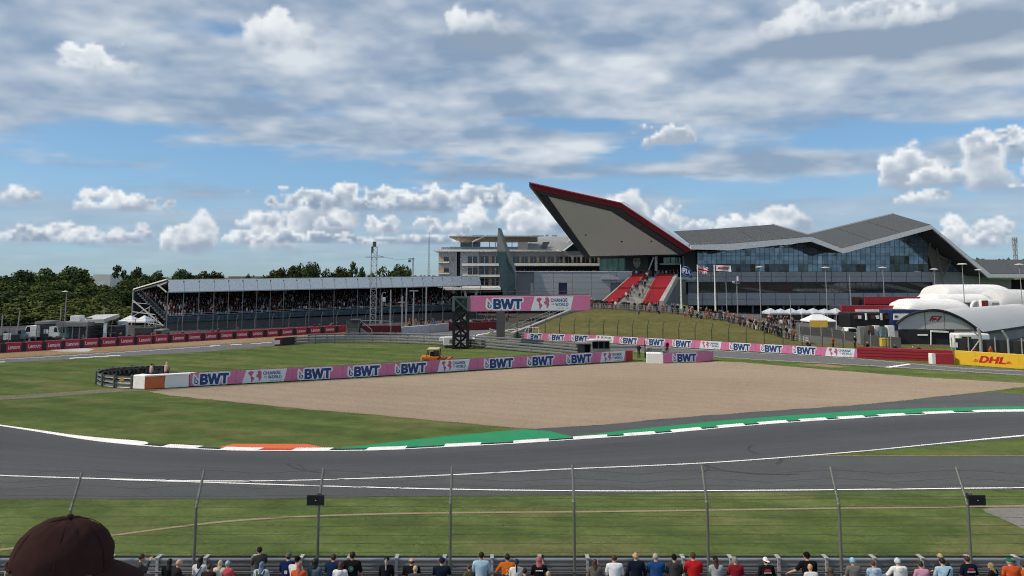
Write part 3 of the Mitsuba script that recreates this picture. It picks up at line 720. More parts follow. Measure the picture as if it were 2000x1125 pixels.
WALLL = [at(998, 650, 106), at(1040, 634, 114), at(1075, 620, 118), at(1112, 605, 121.5), at(1150, 599.5, 124.5)]
wall_x = lambda y: np.interp(y, [w[1] for w in WALLL], [w[0] for w in WALLL])
crest_y = lambda x: np.interp(x, [c[0] for c in CRESTW], [c[1] for c in CRESTW])
for i in range(gx.shape[0] - 1):
    for j in range(nx - 1):
        a = i * nx + j; q = [a, a + 1, a + nx + 1, a + nx]
        if okf[q].all() and not (gy[i, j] > 106 and gx[i, j] < wall_x(gy[i, j]) - .3 and gy[i, j] < 125) and not (gy[i, j] >= 125 and gx[i, j] < at(1150, 600, 124.5)[0] - 3):
            t = [[q[0], q[1], q[2]], [q[0], q[2], q[3]]]
            (ff if gy[i, j] < crest_y(gx[i, j]) + .8 and gx[i, j] < 56 else pl_f).extend(t)
rw = thing('retaining_wall', 'pale concrete retaining wall sloping down at the left end of the grass bank', 'wall')
for i in range(len(WALLL) - 1):
    a, b = WALLL[i], WALLL[i + 1]
    e = np.array([.35, 0, 0]); lo = lambda p: np.array([p[0], p[1], -.1])
    obj('wall_panel', hull([a - [0, 0, .12], b - [0, 0, .12], lo(a), lo(b), *(p + e for p in (a - [0, 0, .12], b - [0, 0, .12], lo(a), lo(b)))]), dirty('wall_grey', (.30, .30, .29), .3, .5, .9) if 'mat_wall_grey' not in scene else 'mat_wall_grey', rw)
    obj('coping', hull([p + o for p in (a, b) for o in ([-.08, 0, -.12], [.45, 0, -.12], [-.08, 0, .06], [.45, 0, .06])]), CONC, rw)
    obj('hand_rail', cat(*[bar(a + [.1, 0, h], b + [.1, 0, h], .05) for h in (.5, 1.0)], *[bar(a * (1 - t) + b * t + [.1, 0, 0], a * (1 - t) + b * t + [.1, 0, 1.0], .05) for t in (.1, .5, .9)]), STEEL, rw)
struct('grass_bank', (vv, np.array(ff)), BANK, smooth=True)
PAVE = asphalt('paddock_paving', (.078, .078, .08), .35)
struct('paddock', (vv, np.array(pl_f)), PAVE, smooth=True)
def gz1(x, y): return float(ground_z(np.array([x]), np.array([y]))[0])

# ------------------------------------------------------------------ the pit building: folded roof, glass front, raking blade
WG = dirty('cladding', (.36, .385, .425), .22, .35, .45, .15)
WG_D = dirty('cladding_dark', (.16, .175, .20), .25, .35, .45, .15)
FASC = mat('fascia', (.56, .59, .63), .35, .2)
ROOFM = mat('roof_grey', (.098, .110, .124), 1)
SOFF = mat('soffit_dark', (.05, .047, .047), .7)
DARKG = mat('charcoal', (.05, .052, .058), .5)
TANM = dirty('blade_tan', (.56, .515, .44), .10, .15, .7)
REDT = mat('trim_red', (.21, .012, .026), .5)
FRAME = mat('mullion', (.12, .16, .20), .4, .4)
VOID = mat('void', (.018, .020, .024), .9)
def glassmat(name, tint, rough=.04):
    def fn(p, n, uv):
        k = cell_rand(dr.floor(p.x / 1.37), 1, dr.floor(p.z / 1.9))
        return mi.Color3f(tint) * (.7 + .6 * k)
    scene['mat_' + name] = {'type': 'twosided', 'bsdf': {'type': 'principled', 'base_color': proc(fn), 'roughness': rough, 'specular': 1.0, 'metallic': .42}}
    return 'mat_' + name
GLASS = glassmat('curtain_glass', (.20, .29, .39))
GLASSD = glassmat('strip_glass', (.035, .045, .055), .05)
GLASSD2 = glassmat('dark_reflection_glass', (.05, .075, .095), .05)  # dark reflections and dim interior put into the pane colour
GLASSG = glassmat('green_glass', (.06, .13, .10), .05)
pb = thing('pit_building', 'long pit building with folded grey roof, glass front and soaring tan blade', 'building')
YF, YG, YB = 152.0, 160.0, 196.0
FT = [(1349, 478), (1426, 476), (1585, 462), (1644, 485), (1817, 439), (1935, 535), (2080, 535)]      # roof edge, top
FB = [(1349, 487), (1426, 489), (1585, 472), (1647, 495), (1822, 447), (1930, 542), (2080, 543)]      # roof edge, foot
BK = [(1316, 452), (1400, 447), (1507, 439), (1577, 459), (1745, 418), (1897, 507), (2080, 508)]      # back of the roof
ft = [at(x, y, YF) for x, y in FT]; fb = [at(x, y, YF) for x, y in FB]; bk = [at(x, y, YB) for x, y in BK]
for i in range(len(ft) - 1):
    a, b, c, d = ft[i], ft[i + 1], fb[i + 1], fb[i]
    obj('fascia', hull([a, b, c, d, *(p + [0, .5, 0] for p in (a, b, c, d))]), FASC, pb)
    dn = np.array([0, 0, .12]); lift = np.array([0, .02, .05])
    n_seg = max(2, int(abs(FT[i + 1][0] - FT[i][0]) / 45))
    for k in range(n_seg):                                   # standing-seam bays
        u0, u1 = k / n_seg, (k + 1) / n_seg - .004
        q = [ft[i] * (1 - u) + ft[i + 1] * u + lift for u in (u0, u1)] + [bk[i] * (1 - u) + bk[i + 1] * u + lift for u in (u1, u0)]
        obj('roof_panel', cat(quad(*q), (np.array(q) - dn, np.array([[0, 2, 1], [0, 3, 2]]))), ROOFM, pb)
    # underside
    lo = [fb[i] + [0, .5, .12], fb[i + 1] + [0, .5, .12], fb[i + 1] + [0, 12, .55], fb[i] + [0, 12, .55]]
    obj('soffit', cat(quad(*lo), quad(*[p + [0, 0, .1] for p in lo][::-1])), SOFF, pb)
obj('roof_edge', cat(*[bar(bk[i] + [0, 0, .15], bk[i + 1] + [0, 0, .15], .35) for i in (2, 3)]), FASC, pb)
# glass front: panes between mullions, cut by the roof line
GTX = [1345, 1425, 1582, 1643, 1822, 1836]; GTY = [500, 497, 482, 504, 450, 460]
def glass_top(px): return float(np.interp(px, GTX, GTY)) - 9
xs = np.arange(1362, 1821, 9.4)
rows = [531, 516, 500, 484, 468, 446]
for i in range(len(xs) - 1):
    a, b = xs[i] + .45, xs[i + 1] - .45
    for ri, (r0, r1) in enumerate(zip(rows[:-1], rows[1:])):
        ta, tb = max(r1, glass_top(a)), max(r1, glass_top(b))
        if r0 - max(ta, tb) < .6: continue
        pts = [at(a, r0 - .5, YG), at(b, r0 - .5, YG), at(b, min(r0 - .6, tb + .4), YG), at(a, min(r0 - .6, ta + .4), YG)]
        th = np.array([0, .06, rng.normal() * .0])
        tilt = np.array([0, rng.normal() * .012, 0])
        obj('pane', cat(quad(pts[0], pts[1], pts[2] + tilt, pts[3] + tilt), quad(*[p + th for p in pts][::-1])), GLASSD2 if ri == 0 and any(q0 < a < q1 for q0, q1 in ((1376, 1470), (1490, 1540), (1640, 1690), (1735, 1822))) or (ri == 1 and 1738 < a < 1768) else GLASS, pb)  # chosen low panes have dark reflections painted in by their colour
    obj('mullion', bar(at(xs[i], 531, YG - .02), at(xs[i], glass_top(xs[i]), YG - .02), .07), FRAME, pb)
for r1 in rows[1:5]:
    segs = [x for x in xs if glass_top(x) < r1 - 1]
    if segs:
        run = [[segs[0], segs[0]]]
        for x in segs[1:]:
            if x - run[-1][1] < 12: run[-1][1] = x
            else: run.append([x, x])
        for x0, x1 in run:
            if x1 > x0: obj('transom', bar(at(x0, r1, YG - .03), at(x1, r1, YG - .03), .09), FRAME, pb)
obj('interior', cat(box(40, 86, YG + 5, YG + 5.3, 9, 14), box(40, 86, YG + .4, YG + 5, 9.3, 9.5)), mat('interior', (.045, .05, .06), .9), pb)
# cladding bands, one panel at a time
def band(x0, x1, y0, y1, Y, n, m, depth=.35, name='cladding_panel', gap=.5):
    e = np.linspace(x0, x1, n + 1)
    for i in range(n):
        a, b = at(e[i] + gap, y1, Y), at(e[i + 1] - gap, y1, Y); h = at(e[i], y0, Y)[2] - a[2]
        obj(name, obox(a, b - a, (0, depth, 0), (0, 0, h)), m, pb)
for r0, r1 in ((531, 540), (540.5, 550.5)):
    band(1330, 1830, r0, r1, YG - .6, 17, WG)
for r0, r1 in ((572.5, 584), (584.5, 596)):
    band(1344, 1830, r0, r1, YG - .6, 17, WG)
band(1362, 1826, 551, 572, YG + .2, 30, GLASSD, .1, 'pane', .4)
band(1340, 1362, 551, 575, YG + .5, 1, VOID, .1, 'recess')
obj('strip_frame', cat(bar(at(1362, 551.2, YG), at(1826, 551.2, YG), .12), bar(at(1362, 572, YG), at(1826, 572, YG), .12)), FRAME, pb)
# blinds and slanting ramps seen through the strip of glass
for x0, y0, x1, y1 in ((1440, 562, 1512, 570), (1705, 553, 1790, 569), (1600, 556, 1660, 568), (1770, 552, 1822, 562)):
    obj('ramp', slab([at(x0, y0, YG + .12), at(x0 + 26, y0, YG + .12), at(x1 + 14, y1 + 1, YG + .12), at(x1 - 14, y1 + 1, YG + .12)], (0, -1, 0), .03), mat('ramp_grey', (.14, .145, .15), .6) if 'mat_ramp_grey' not in scene else 'mat_ramp_grey', pb)
for x0, x1, c in ((1500, 1552, 'brown'), (1455, 1496, 'brown')):
    obj('blind', slab([at(x0, 554, YG + .14), at(x1, 554, YG + .14), at(x1 - 6, 571, YG + .14), at(x0, 571, YG + .14)], (0, -1, 0), .03), mat('blind_brown', (.085, .055, .045), .8) if 'mat_blind_brown' not in scene else 'mat_blind_brown', pb)
# ground floor: dark openings between piers
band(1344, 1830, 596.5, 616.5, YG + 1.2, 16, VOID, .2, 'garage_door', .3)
for px in range(1350, 1830, 30):
    obj('pier', bar(at(px, 596.5, YG + .4), at(px, 618, YG + .4), .35), WG_D, pb)
obj('upper_body', cat(obox(at(1345, 597, YG + .3), (50.5, 0, 0), (0, 30, 0), (0, 0, 6.9))), WG_D, pb)
obj('upper_mass', obox(at(1345, 497, YG + 6), (40, 0, 0), (0, 20, 0), (0, 0, 2)), SOFF, pb)
# right end: canted wall, triangular glazing, tie rods
def facade_poly(pts, Y, m, name, depth=.3):
    w = [at(x, y, Y) for x, y in pts]
    obj(name, slab(w, (0, 1, 0), depth), m, pb)
facade_poly([(1822, 531), (1822, 596), (1975, 596), (1975, 546), (1932, 545), (1912, 531)], YG - .4, WG, 'end_wall')
facade_poly([(1800, 466), (1826, 450), (1870, 492), (1870, 531), (1800, 531)], YG + 1.0, WG_D, 'back_wall')
facade_poly([(1806, 470), (1828, 452), (1862, 490), (1850, 531), (1822, 531)], YG + .1, dirty('raw_concrete', (.23, .215, .20), .5, .5, .9), 'canted_wall')
for i in range(5):
    a, b = 1852 + i * 11.6, 1852 + (i + 1) * 11.6 - .8
    y0, y1 = 482 + (a - 1852) * .82 + 6, 482 + (b - 1852) * .82 + 6
    if y1 < 530:
        facade_poly([(a, 530), (b, 530), (b, y1), (a, y0)], YG, GLASS, 'pane', .06)
for a, b in (((1824, 452), (1845, 572)), ((1828, 455), (1858, 505)), ((1866, 492), (1842, 540)), ((1822, 452), (1812, 500)), ((1845, 478), (1866, 492)), ((1835, 500), (1862, 512))):
    obj('tie_rod', bar(at(*a, YG - 1.2), at(*b, YG - 1.2), .22), mat('rod', (.26, .25, .24), .5, .4) if 'mat_rod' not in scene else 'mat_rod', pb)
facade_poly([(1975, 546), (2090, 546), (2090, 596), (1980, 596)], YG - .2, VOID, 'recess')
# blade: a leaning plate with red and charcoal frame and a tan face
def bl(px, py):                                             # a point of the leaning plane
    q = np.array([0, 152.5, 12.9]); n = np.array([0, -.88, -.475]); d = ray(px, py)
    return EYE + d * (np.dot(q - EYE, n) / np.dot(d, n))
BN = np.array([0, .88, .475])
def blade(name, pts, m, off, t):
    obj(name, slab([bl(x, y) + BN * off for x, y in pts], BN, t), m, pb)
obj('blade_core', hull([bl(x, y) + BN * .5 + o for x, y in [(1034, 358), (1213, 397.5), (1346, 488), (1338, 496), (1146, 501), (1140, 495)] for o in (np.zeros(3), np.array([0, 2.4, -.5]))]), DARKG, pb)
blade('blade_trim', [(1033, 357), (1213, 397), (1349, 487), (1349, 491), (1213, 401), (1040, 363)], REDT, 0.0, .5)
blade('blade_trim', [(1036, 360), (1213, 400), (1347, 490), (1342, 494), (1211, 407.5), (1042, 370.5)], mat('trim_red_dull', (.22, .02, .035), .6), .08, .42)
blade('blade_frame', [(1045, 371), (1211, 408.5), (1340, 495), (1326, 498), (1196, 413.5), (1055, 380.5)], DARKG, .16, .34)
blade('blade_frame', [(1034, 359), (1044, 371), (1057, 383), (1069, 384), (1152, 501.5), (1146, 501.5), (1130, 490)], mat('frame_blue', (.035, .038, .046), .5), .14, .36)
blade('blade_face', [(1069.5, 383.5), (1194, 414), (1325, 498), (1152.5, 501.5)], TANM, .28, .2)
for x, y in ((1144, 460), (1215, 473), (1273, 472)):
    blade('face_light', [(x - 1.4, y - 1.2), (x + 1.4, y - 1.2), (x + 1.4, y + 1.2), (x - 1.4, y + 1.2)], DARKG, .2, .08)
for x, y in ((1251, 481), (1269, 481), (1287, 481)):
    blade('face_light', [(x - 1.2, y - 1.2), (x + 1.2, y - 1.2), (x + 1.2, y + 1.2), (x - 1.2, y + 1.2)], FASC, .2, .08)
# the roof behind the blade, rising to its edge
BK3 = np.array([0, 3.0, -.62]); tip, kn, lowp = bl(1035, 358) + BK3, bl(1213, 397.5) + BK3, bl(1347, 487) + BK3
rb = [at(1125, 425, 188), at(1222, 440, 188), at(1318, 470, 188)]
obj('blade_roof', cat(quad(tip, kn, rb[1], rb[0]), quad(kn, lowp, rb[2], rb[1])), ROOFM, pb)
white = [bl(1213, 396.5) + BN * .45, bl(1349, 487) + BN * .45]
w2 = [at(1219, 393.5, 158.5), at(1348.5, 477, 154)]
obj('blade_edge', hull([*white, *w2, *(p + [0, .4, 0] for p in w2)]), FASC, pb)
# below the blade: terrace storey
Z0 = at(1240, 541, YG - 2)[2]
def facade_box(x0, x1, y0, y1, Y, depth, m, name):
    a = at(x0, y1, Y); b = at(x1, y0, Y)
    obj(name, box(a[0], b[0], Y, Y + depth, a[2], b[2]), m, pb)
facade_box(1172, 1222, 494, 532, YG + .5, .2, GLASSG, 'terrace_glass')
for px in (1172, 1184, 1196, 1208, 1221):
    facade_box(px - .6, px + .6, 495, 540, YG + .35, .2, FRAME, 'mullion')
facade_box(1222, 1266, 494, 541, YG + .2, .4, DARKG, 'crest_wall')
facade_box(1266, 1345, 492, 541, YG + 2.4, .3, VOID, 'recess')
for a, b in ((1296, 1309), (1311, 1319), (1321, 1331)):
    facade_box(a, b, 502.5, 514, YG + 2.2, .1, GLASSG, 'terrace_glass')
facade_box(1288, 1331, 514.5, 517, YG + 2.0, .3, FASC, 'terrace_beam')
obj('column', tube([at(1281.5, 541, YG - .5), at(1281.5, 500, YG - .5)], .28, 10), FASC, pb)
obj('brace', bar(at(1267, 527, YG - .3), at(1277, 502, YG - .3), .25), FASC, pb)
obj('brace', bar(at(1336, 536, YG - .3), at(1334, 500, YG - .3), .3), FRAME, pb)
facade_box(1336, 1362, 490, 531, YG + .6, .3, DARKG, 'corner_wall')
obj('terrace_deck', box(at(1165, 541, YG)[0], at(1340, 541, YG)[0], 151.5, YG + 3, Z0 - .5, Z0), WG, pb)
# crest on the wall
cr0 = at(1243.5, 513.5, YG - .05)
crest = Polygon([(-.72, .95), (.72, .95), (.72, -.1), (.55, -.6), (0, -1.15), (-.55, -.6), (-.72, -.1)])
cre = obj('crest', plate(crest, cr0, (1, 0, 0), (0, 0, 1), (0, -1, 0), .16), mat('crest_cream', (.36, .34, .26), .7), pb)
obj('crest_band', plate(sbox(-.58, .32, .58, .5), cr0 + [0, -.16, 0], (1, 0, 0), (0, 0, 1), (0, -1, 0), .03), DARKG, cre.rpartition('__')[0])
obj('crest_band', plate(sbox(-.58, .6, .58, .74).union(Point(0, -.3).buffer(.4).difference(Point(0, -.3).buffer(.3))), cr0 + [0, -.16, 0], (1, 0, 0), (0, 0, 1), (0, -1, 0), .03), mat('crest_grey', (.2, .2, .17), .7), cre.rpartition('__')[0])

# ------------------------------------------------------------------ low grey wing of the terrace, with its stair
lw = thing('terrace_block', 'low flat grey-clad block between the leaning fin and the red stairway', 'building')
YL = 152.0
def lbox(x0, x1, y0, y1, Y, depth, m, name, ch=None):
    a = at(x0, y1, Y); b = at(x1, y0, Y)
    return obj(name, box(a[0], b[0], Y, Y + depth, a[2], b[2]), m, lw)
zb = 2.4
a = at(1008, 545, YL); b = at(1205, 545, YL)
obj('core', box(a[0], b[0] + 1.5, YL + .3, YL + 7.8, zb, at(1100, 531, YL)[2]), WG_D, lw)
BLUEC = dirty('cladding_blue', (.32, .355, .40), .18, .35, .45, .15)
rowsl = [(531, 541), (541.3, 552), (552.3, 563), (563.3, 574), (574.3, 586)]
cols = np.linspace(1043, 1230, 6)
for (y0, y1) in rowsl:
    for i in range(5):
        x0, x1 = cols[i] + .3, cols[i + 1] - .3
        if i == 4 and y0 < 550: x1 = 1203
        if y0 > 551 and i == 4: continue
        if y0 > 551 and i == 1:
            lbox(x0, 1091, y0, y1, YL, .28, BLUEC, 'cladding_panel')
            if 1108 < x1: lbox(1108, x1, y0, y1, YL, .28, BLUEC, 'cladding_panel')
            continue
        lbox(x0, x1, y0, y1, YL, .28, BLUEC, 'cladding_panel')
    if y0 < 550:
        lbox(1008, 1041.5, y0, y1, YL + .5, .3, WG, 'cladding_panel')
lbox(1091.5, 1107.5, 552, 590, YL + .25, .1, mat('door_blue', (.012, .022, .07), .3), 'doorway')
lbox(1008, 1041, 553, 590, YL + .9, .1, GLASSG, 'shopfront')
lbox(1029, 1036, 553, 580, YL + .8, .1, VOID, 'doorway')
lbox(1036.5, 1042, 553, 592, YL + .2, .5, WG, 'pier')
lbox(1177, 1232, 552.5, 588, YL + .6, .3, VOID, 'recess')
lbox(1204, 1234, 530, 551.5, YL - .1, .5, WG, 'cladding_panel')
obj('coping', box(a[0] - .2, b[0] + 3, YL - .12, YL + .4, at(1100, 531, YL)[2], at(1100, 529.3, YL)[2]), FASC, lw)
# red stairway
stair = thing('red_stairway', 'broad concrete stairway with red covered flanks full of people', 'stairs')
RED_C = dirty('red_carpet', (.24, .010, .018), .2, .9, .8)
Y0s, Y1s = 138.0, 151.6
def sr(px, u, dy=0):                       # a point of the stair: px at the foot blends to the top, u 0..1
    return None
def stair_pt(xb, xt, u, lift=0.0):
    p0, p1 = at(xb, 593, Y0s), at(xt, 540.5, Y1s)
    return p0 * (1 - u) + p1 * u + [0, 0, lift]
NS = 22
for k in range(NS):
    u0, u1 = k / NS, (k + 1) / NS
    a, b, c, d = stair_pt(1206, 1264, u0), stair_pt(1256, 1284, u0), stair_pt(1256, 1284, u1), stair_pt(1206, 1264, u1)
    rise_ = c[2] - a[2]
    top = [a + [0, 0, rise_], b + [0, 0, rise_], c, d]
    obj('step', hull([*top, *(p - [0, 0, .5] for p in top)]), CONC, stair)
def flank(name, xb0, xb1, xt0, xt1, m, lift, u0=0.0, u1=1.0, th=.6):
    q = [stair_pt(xb0, xt0, u0, lift), stair_pt(xb1, xt1, u0, lift), stair_pt(xb1, xt1, u1, lift), stair_pt(xb0, xt0, u1, lift)]
    obj(name, hull([*q, *(p - [0, 0, th] for p in q)]), m, stair)
flank('red_cover', 1178, 1206, 1237, 1264, RED_C, .35, 0, .46)
flank('red_cover', 1178, 1206, 1237, 1264, RED_C, .55, .47, 1)
flank('red_cover', 1256, 1287, 1284, 1317, RED_C, .35, 0, .46)
flank('red_cover', 1256, 1287, 1284, 1317, RED_C, .55, .47, 1)
flank('side_wall', 1287.5, 1296, 1317.5, 1324, CONC, .5, 0, 1, 1.2)
flank('side_wall', 1175, 1177.5, 1234, 1236.5, CONC, .45, 0, 1, 1.2)
for xb, xt in ((1207, 1264), (1255, 1284)):
    obj('hand_rail', tube([stair_pt(xb, xt, 0, 1.1), stair_pt(xb, xt, 1, 1.1)], .035, 5), STEEL_D, stair)
obj('under_stair', hull([stair_pt(1178, 1237, .02, -.7), stair_pt(1290, 1320, .02, -.7), stair_pt(1290, 1320, .95, -.7), stair_pt(1178, 1237, .95, -.7), stair_pt(1290, 1320, .95) * [1, 1, 0] + [0, 0, 3.0], stair_pt(1178, 1237, .95) * [1, 1, 0] + [0, 0, 3.0]]), WG_D, stair)

# ------------------------------------------------------------------ leaning fin
fin = thing('fin_tower', 'tall leaning pointed grey fin standing left of the low grey block', 'tower')
YN = 150.0
pk = [(973, 445), (979, 446.5)]
obj('upper_face', hull([at(973, 445, YN), at(979, 446.5, YN + .5), at(1010.5, 533, YN + 2.5), at(1008.5, 541, YN + 2), at(988, 491, YN), at(970, 491, YN - .3), *(at(x, y, YN + 4) for x, y in ((974, 446), (1009, 534), (972, 491)))]), dirty('fin_grey', (.30, .305, .30), .2, .3, .5, .2), fin)
TEAL = dirty('fin_teal', (.075, .125, .14), .3, .3, .4, .3)
for y0, y1 in ((491.5, 499), (499.3, 511), (511.3, 524), (524.3, 537), (537.3, 550), (550.3, 563), (563.3, 580)):
    l = lambda y: np.interp(y, [491, 580], [970.5, 983]); rr = lambda y: np.interp(y, [491, 541, 580], [988, 1008, 1004])
    mid = lambda y: np.interp(y, [491, 580], [988, 991])
    obj('cladding_panel', hull([at(l(y0), y0, YN - .35), at(mid(y0), y0, YN - .1), at(mid(y1), y1, YN - .1), at(l(y1), y1, YN - .35), *(at(x, y, YN + 1) for x, y in ((l(y0), y0), (mid(y0), y0), (mid(y1), y1), (l(y1), y1)))]), TEAL, fin)
    if rr(y1) > mid(y1) + 1:
        obj('cladding_panel', hull([at(mid(y0) + .4, y0, YN - .1), at(rr(y0) - .2, y0, YN + 1.2), at(rr(y1) - .2, y1, YN + 1.2), at(mid(y1) + .4, y1, YN - .1), *(at(x, y, YN + 2) for x, y in ((mid(y0) + .4, y0), (rr(y0), y0), (rr(y1), y1), (mid(y1) + .4, y1)))]), TEAL, fin)
obj('fin_foot', hull([at(983, 580, YN), at(1003, 580, YN), at(1003, 600, YN), at(986, 600, YN), *(at(x, y, YN + 3) for x, y in ((983, 580), (1003, 580), (1003, 600), (986, 600)))]), TEAL, fin)

# ------------------------------------------------------------------ hotel behind
ht = thing('hotel', 'white-balconied hotel block with a tan canopy on its roof terrace', 'building')
YH = 182.0
HW = mat('hotel_wall', (.29, .305, .325), 1)
HW2 = mat('hotel_wall_pale', (.40, .415, .43), 1)
HWH = mat('hotel_white', (.80, .80, .80), .6)
HBE = mat('hotel_beige', (.42, .31, .22), .8)
WIND = mat('window_dark', (.02, .028, .036), .06, .3, 1.0)
def hbox(x0, x1, y0, y1, Y, depth, m, name, parent=None):
    a = at(x0, y1, Y); b = at(x1, y0, Y)
    return obj(name, box(a[0], b[0], Y, Y + depth, a[2], b[2]), m, parent or ht)
hbox(856, 892.5, 490, 572, YH + .2, 22, HW2, 'wall')
hbox(892.5, 898.5, 490, 572, YH + .6, 20, VOID, 'stair_slot')
hbox(898.5, 936, 490, 572, YH + .2, 22, HW2, 'wall')
hbox(936, 1176, 490, 566, YH + .8, 20, HW, 'wall')
hbox(847, 972, 487.2, 491, YH - 1.2, 24, HWH, 'roof_slab')
hbox(972, 1098, 487.4, 490.6, YH - .6, 24, HWH, 'roof_slab')
for y0, y1 in ((502, 510), (524, 532)):
    w = hbox(867, 876.5, y0, y1, YH + .05, .2, WIND, 'window')
    hbox(857, 866.5, y0, y1, YH + .05, .2, HBE, 'shutter')
    hbox(855, 877, y1 + 1, y1 + 3.4, YH - 1.0, 1.3, HWH, 'sill_slab')
hbox(880.5, 887, 502, 511, YH + .05, .2, HBE, 'shutter')
hbox(882, 885.5, 504, 509, YH, .1, HW, 'vent')
for y0, y1, x0 in ((514.3, 519.3, 902), (536.5, 541, 903), (558.5, 565.5, 902)):
    hbox(x0, 976, y0, y1, YH - 1.6, 2.6, HWH, 'balcony')
for y0, y1 in ((501, 514), (523, 536.3), (544.5, 558)):
    for x0, x1 in ((914, 932), (939, 954), (961, 973)):
        hbox(x0, x1, y0, y1, YH + (.05 if x0 < 936 else .65), .2, WIND, 'window')
        hbox((x0 + x1) / 2 - .5, (x0 + x1) / 2 + .5, y0, y1, YH + (-.02 if x0 < 936 else .58), .1, HWH, 'window_frame')
    hbox(954.5, 960.5, y0, y1, YH + .66, .2, HBE, 'shutter')
    obj('railing', cat(bar(at(904, y0 + 5, YH - 1.5), at(975, y0 + 5, YH - 1.5), .07), *[bar(at(x, y0 + 5, YH - 1.5), at(x, y1, YH - 1.5), .04) for x in range(904, 976, 5)]), FRAME, ht)
for i in range(10):
    x0 = 1002 + i * 17.0
    hbox(x0, x0 + 11.5, 501.5, 513.6, YH + .65, .2, WIND, 'window')
    hbox(x0 + 5.4, x0 + 6.2, 501.5, 513.6, YH + .58, .1, HW, 'window_frame')
    hbox(x0 + 12.5, x0 + 15.5, 501.5, 513.6, YH + .66, .2, HBE, 'shutter')
hbox(1005, 1172, 514, 519, YH - 1.6, 2.6, HWH, 'balcony')
hbox(1005, 1174, 521.5, 531, YH + .5, .2, VOID, 'recess')
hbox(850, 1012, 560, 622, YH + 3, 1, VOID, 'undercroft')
hbox(862, 978, 561.5, 566.5, YH - 2.2, 4, HWH, 'first_floor_slab')
for x, lean in ((884, -2), (910, 3), (929, -3)):
    obj('leg', bar(at(x - lean, 566, YH - 1), at(x + lean, 590, YH - 1), .55), HWH, ht)
# roof terrace: glazed pavilion, canopy, curved roof
hbox(899, 938, 473, 487.4, YH + 4, 5, WIND, 'pavilion')
hbox(1012, 1030, 473, 487.4, YH + 4, 5, HW, 'pavilion_wall')
for x in (897.5, 922.5, 956, 968, 1000, 1012, 1030):
    obj('pavilion_post', bar(at(x, 487, YH + 3), at(x, 468, YH + 3), .2), HWH, ht)
hbox(862, 1012, 482, 487.2, YH + .5, .08, mat('glass_rail', (.16, .22, .26), .1, .2, .8), 'terrace_rail')
CANV = mat('canopy_tan', (.30, .25, .19), .9)
def canopy(x0, x1, yl, ym, yr):
    n = 12; v = []
    for j, dy in ((0, 0), (1, 14)):
        for i in range(n + 1):
            t = i / n; px = x0 + (x1 - x0) * t
            p = at(px, (yl * (1 - t) ** 2 + 2 * ym * t * (1 - t) + yr * t * t) + (2.4 if j else 0), YH + dy - 1)
            v.append(p)
    v = np.array(v); f = []
    for i in range(n): f += [[i, i + 1, n + 2 + i], [i, n + 2 + i, n + 1 + i]]
    w = v - [0, 0, .12]
    return cat((v, np.array(f)), (w, np.array(f)[:, ::-1]))
def sag(x0, x1, y0, y1, drop):
    """fabric bay seen from below: high at the front edge, drawn down to a rear beam"""
    top = [at(x, y, YH - 1.5) for x, y in ((x0, y0), ((x0 + x1) / 2, y0 + .4), (x1, y1))]
    low = [at(x, y, YH + 3) for x, y in ((max(x0 + 18, 897), 472), ((x0 + x1) / 2, 474), (x1, 472.5))]
    v = np.array(top + low); f = np.array([[0, 1, 4], [0, 4, 3], [1, 2, 5], [1, 5, 4]])
    return cat((v, f), (v + [0, .05, .12], f[:, ::-1]))
obj('canopy', sag(876, 949, 462, 460.5, 3), CANV, ht)
obj('canopy', sag(922, 1050, 460.5, 462, 3), CANV, ht)
obj('canopy_spar', cat(bar(at(922, 472.5, YH - 1), at(950, 460, YH - 1.6), .3)), HWH, ht)
obj('canopy_spar', cat(bar(at(876, 462, YH - 1.6), at(899, 472, YH + 2.8), .3)), HWH, ht)
obj('canopy_edge', bar(at(876, 461.4, YH - 1.7), at(1052, 461, YH - 1.7), .22), mat('edge_grey', (.5, .49, .46), .6), ht)
cvv = [at(1031, 487, YH + 3), at(1031, 476, YH + 3), at(1043, 464, YH + 5), at(1060, 461.5, YH + 8), at(1118, 461.5, YH + 8), at(1106, 473, YH + 4), at(1092, 487, YH + 2)]
obj('metal_roof', hull([*cvv, *(p + [0, 10, 0] for p in cvv[:5])]), dirty('zinc', (.38, .39, .40), .2, .3, .4, .3), ht)
obj('skylight', slab([at(1055, 485, YH + 1.9), at(1060, 475.5, YH + 3.2), at(1074, 475, YH + 3.2), at(1066, 485, YH + 1.9)], (0, -1, .3), .12), WIND, ht)
obj('roof_beam', bar(at(1092, 489, YH - .8), at(1121, 468, YH - .8), .75, .9), HWH, ht)
for x0, x1, y in ((1040, 1062, 461), (1066, 1071, 460), (1078, 1088, 461)):
    hbox(x0, x1, y - 1.5, y + 2, YH + 8, 1.2, HW, 'roof_plant')
obj('gable_glass', slab([at(1102, 490, YH + .5), at(1120, 476, YH + .5), at(1140, 490, YH + .5)], (0, 1, 0), .2), WIND, ht)
obj('roof_rail', cat(*[bar(at(x, 487, YH), at(x, 482, YH), .05) for x in range(861, 880, 4)], bar(at(861, 482.3, YH), at(879, 482.3, YH), .06)), HWH, ht)
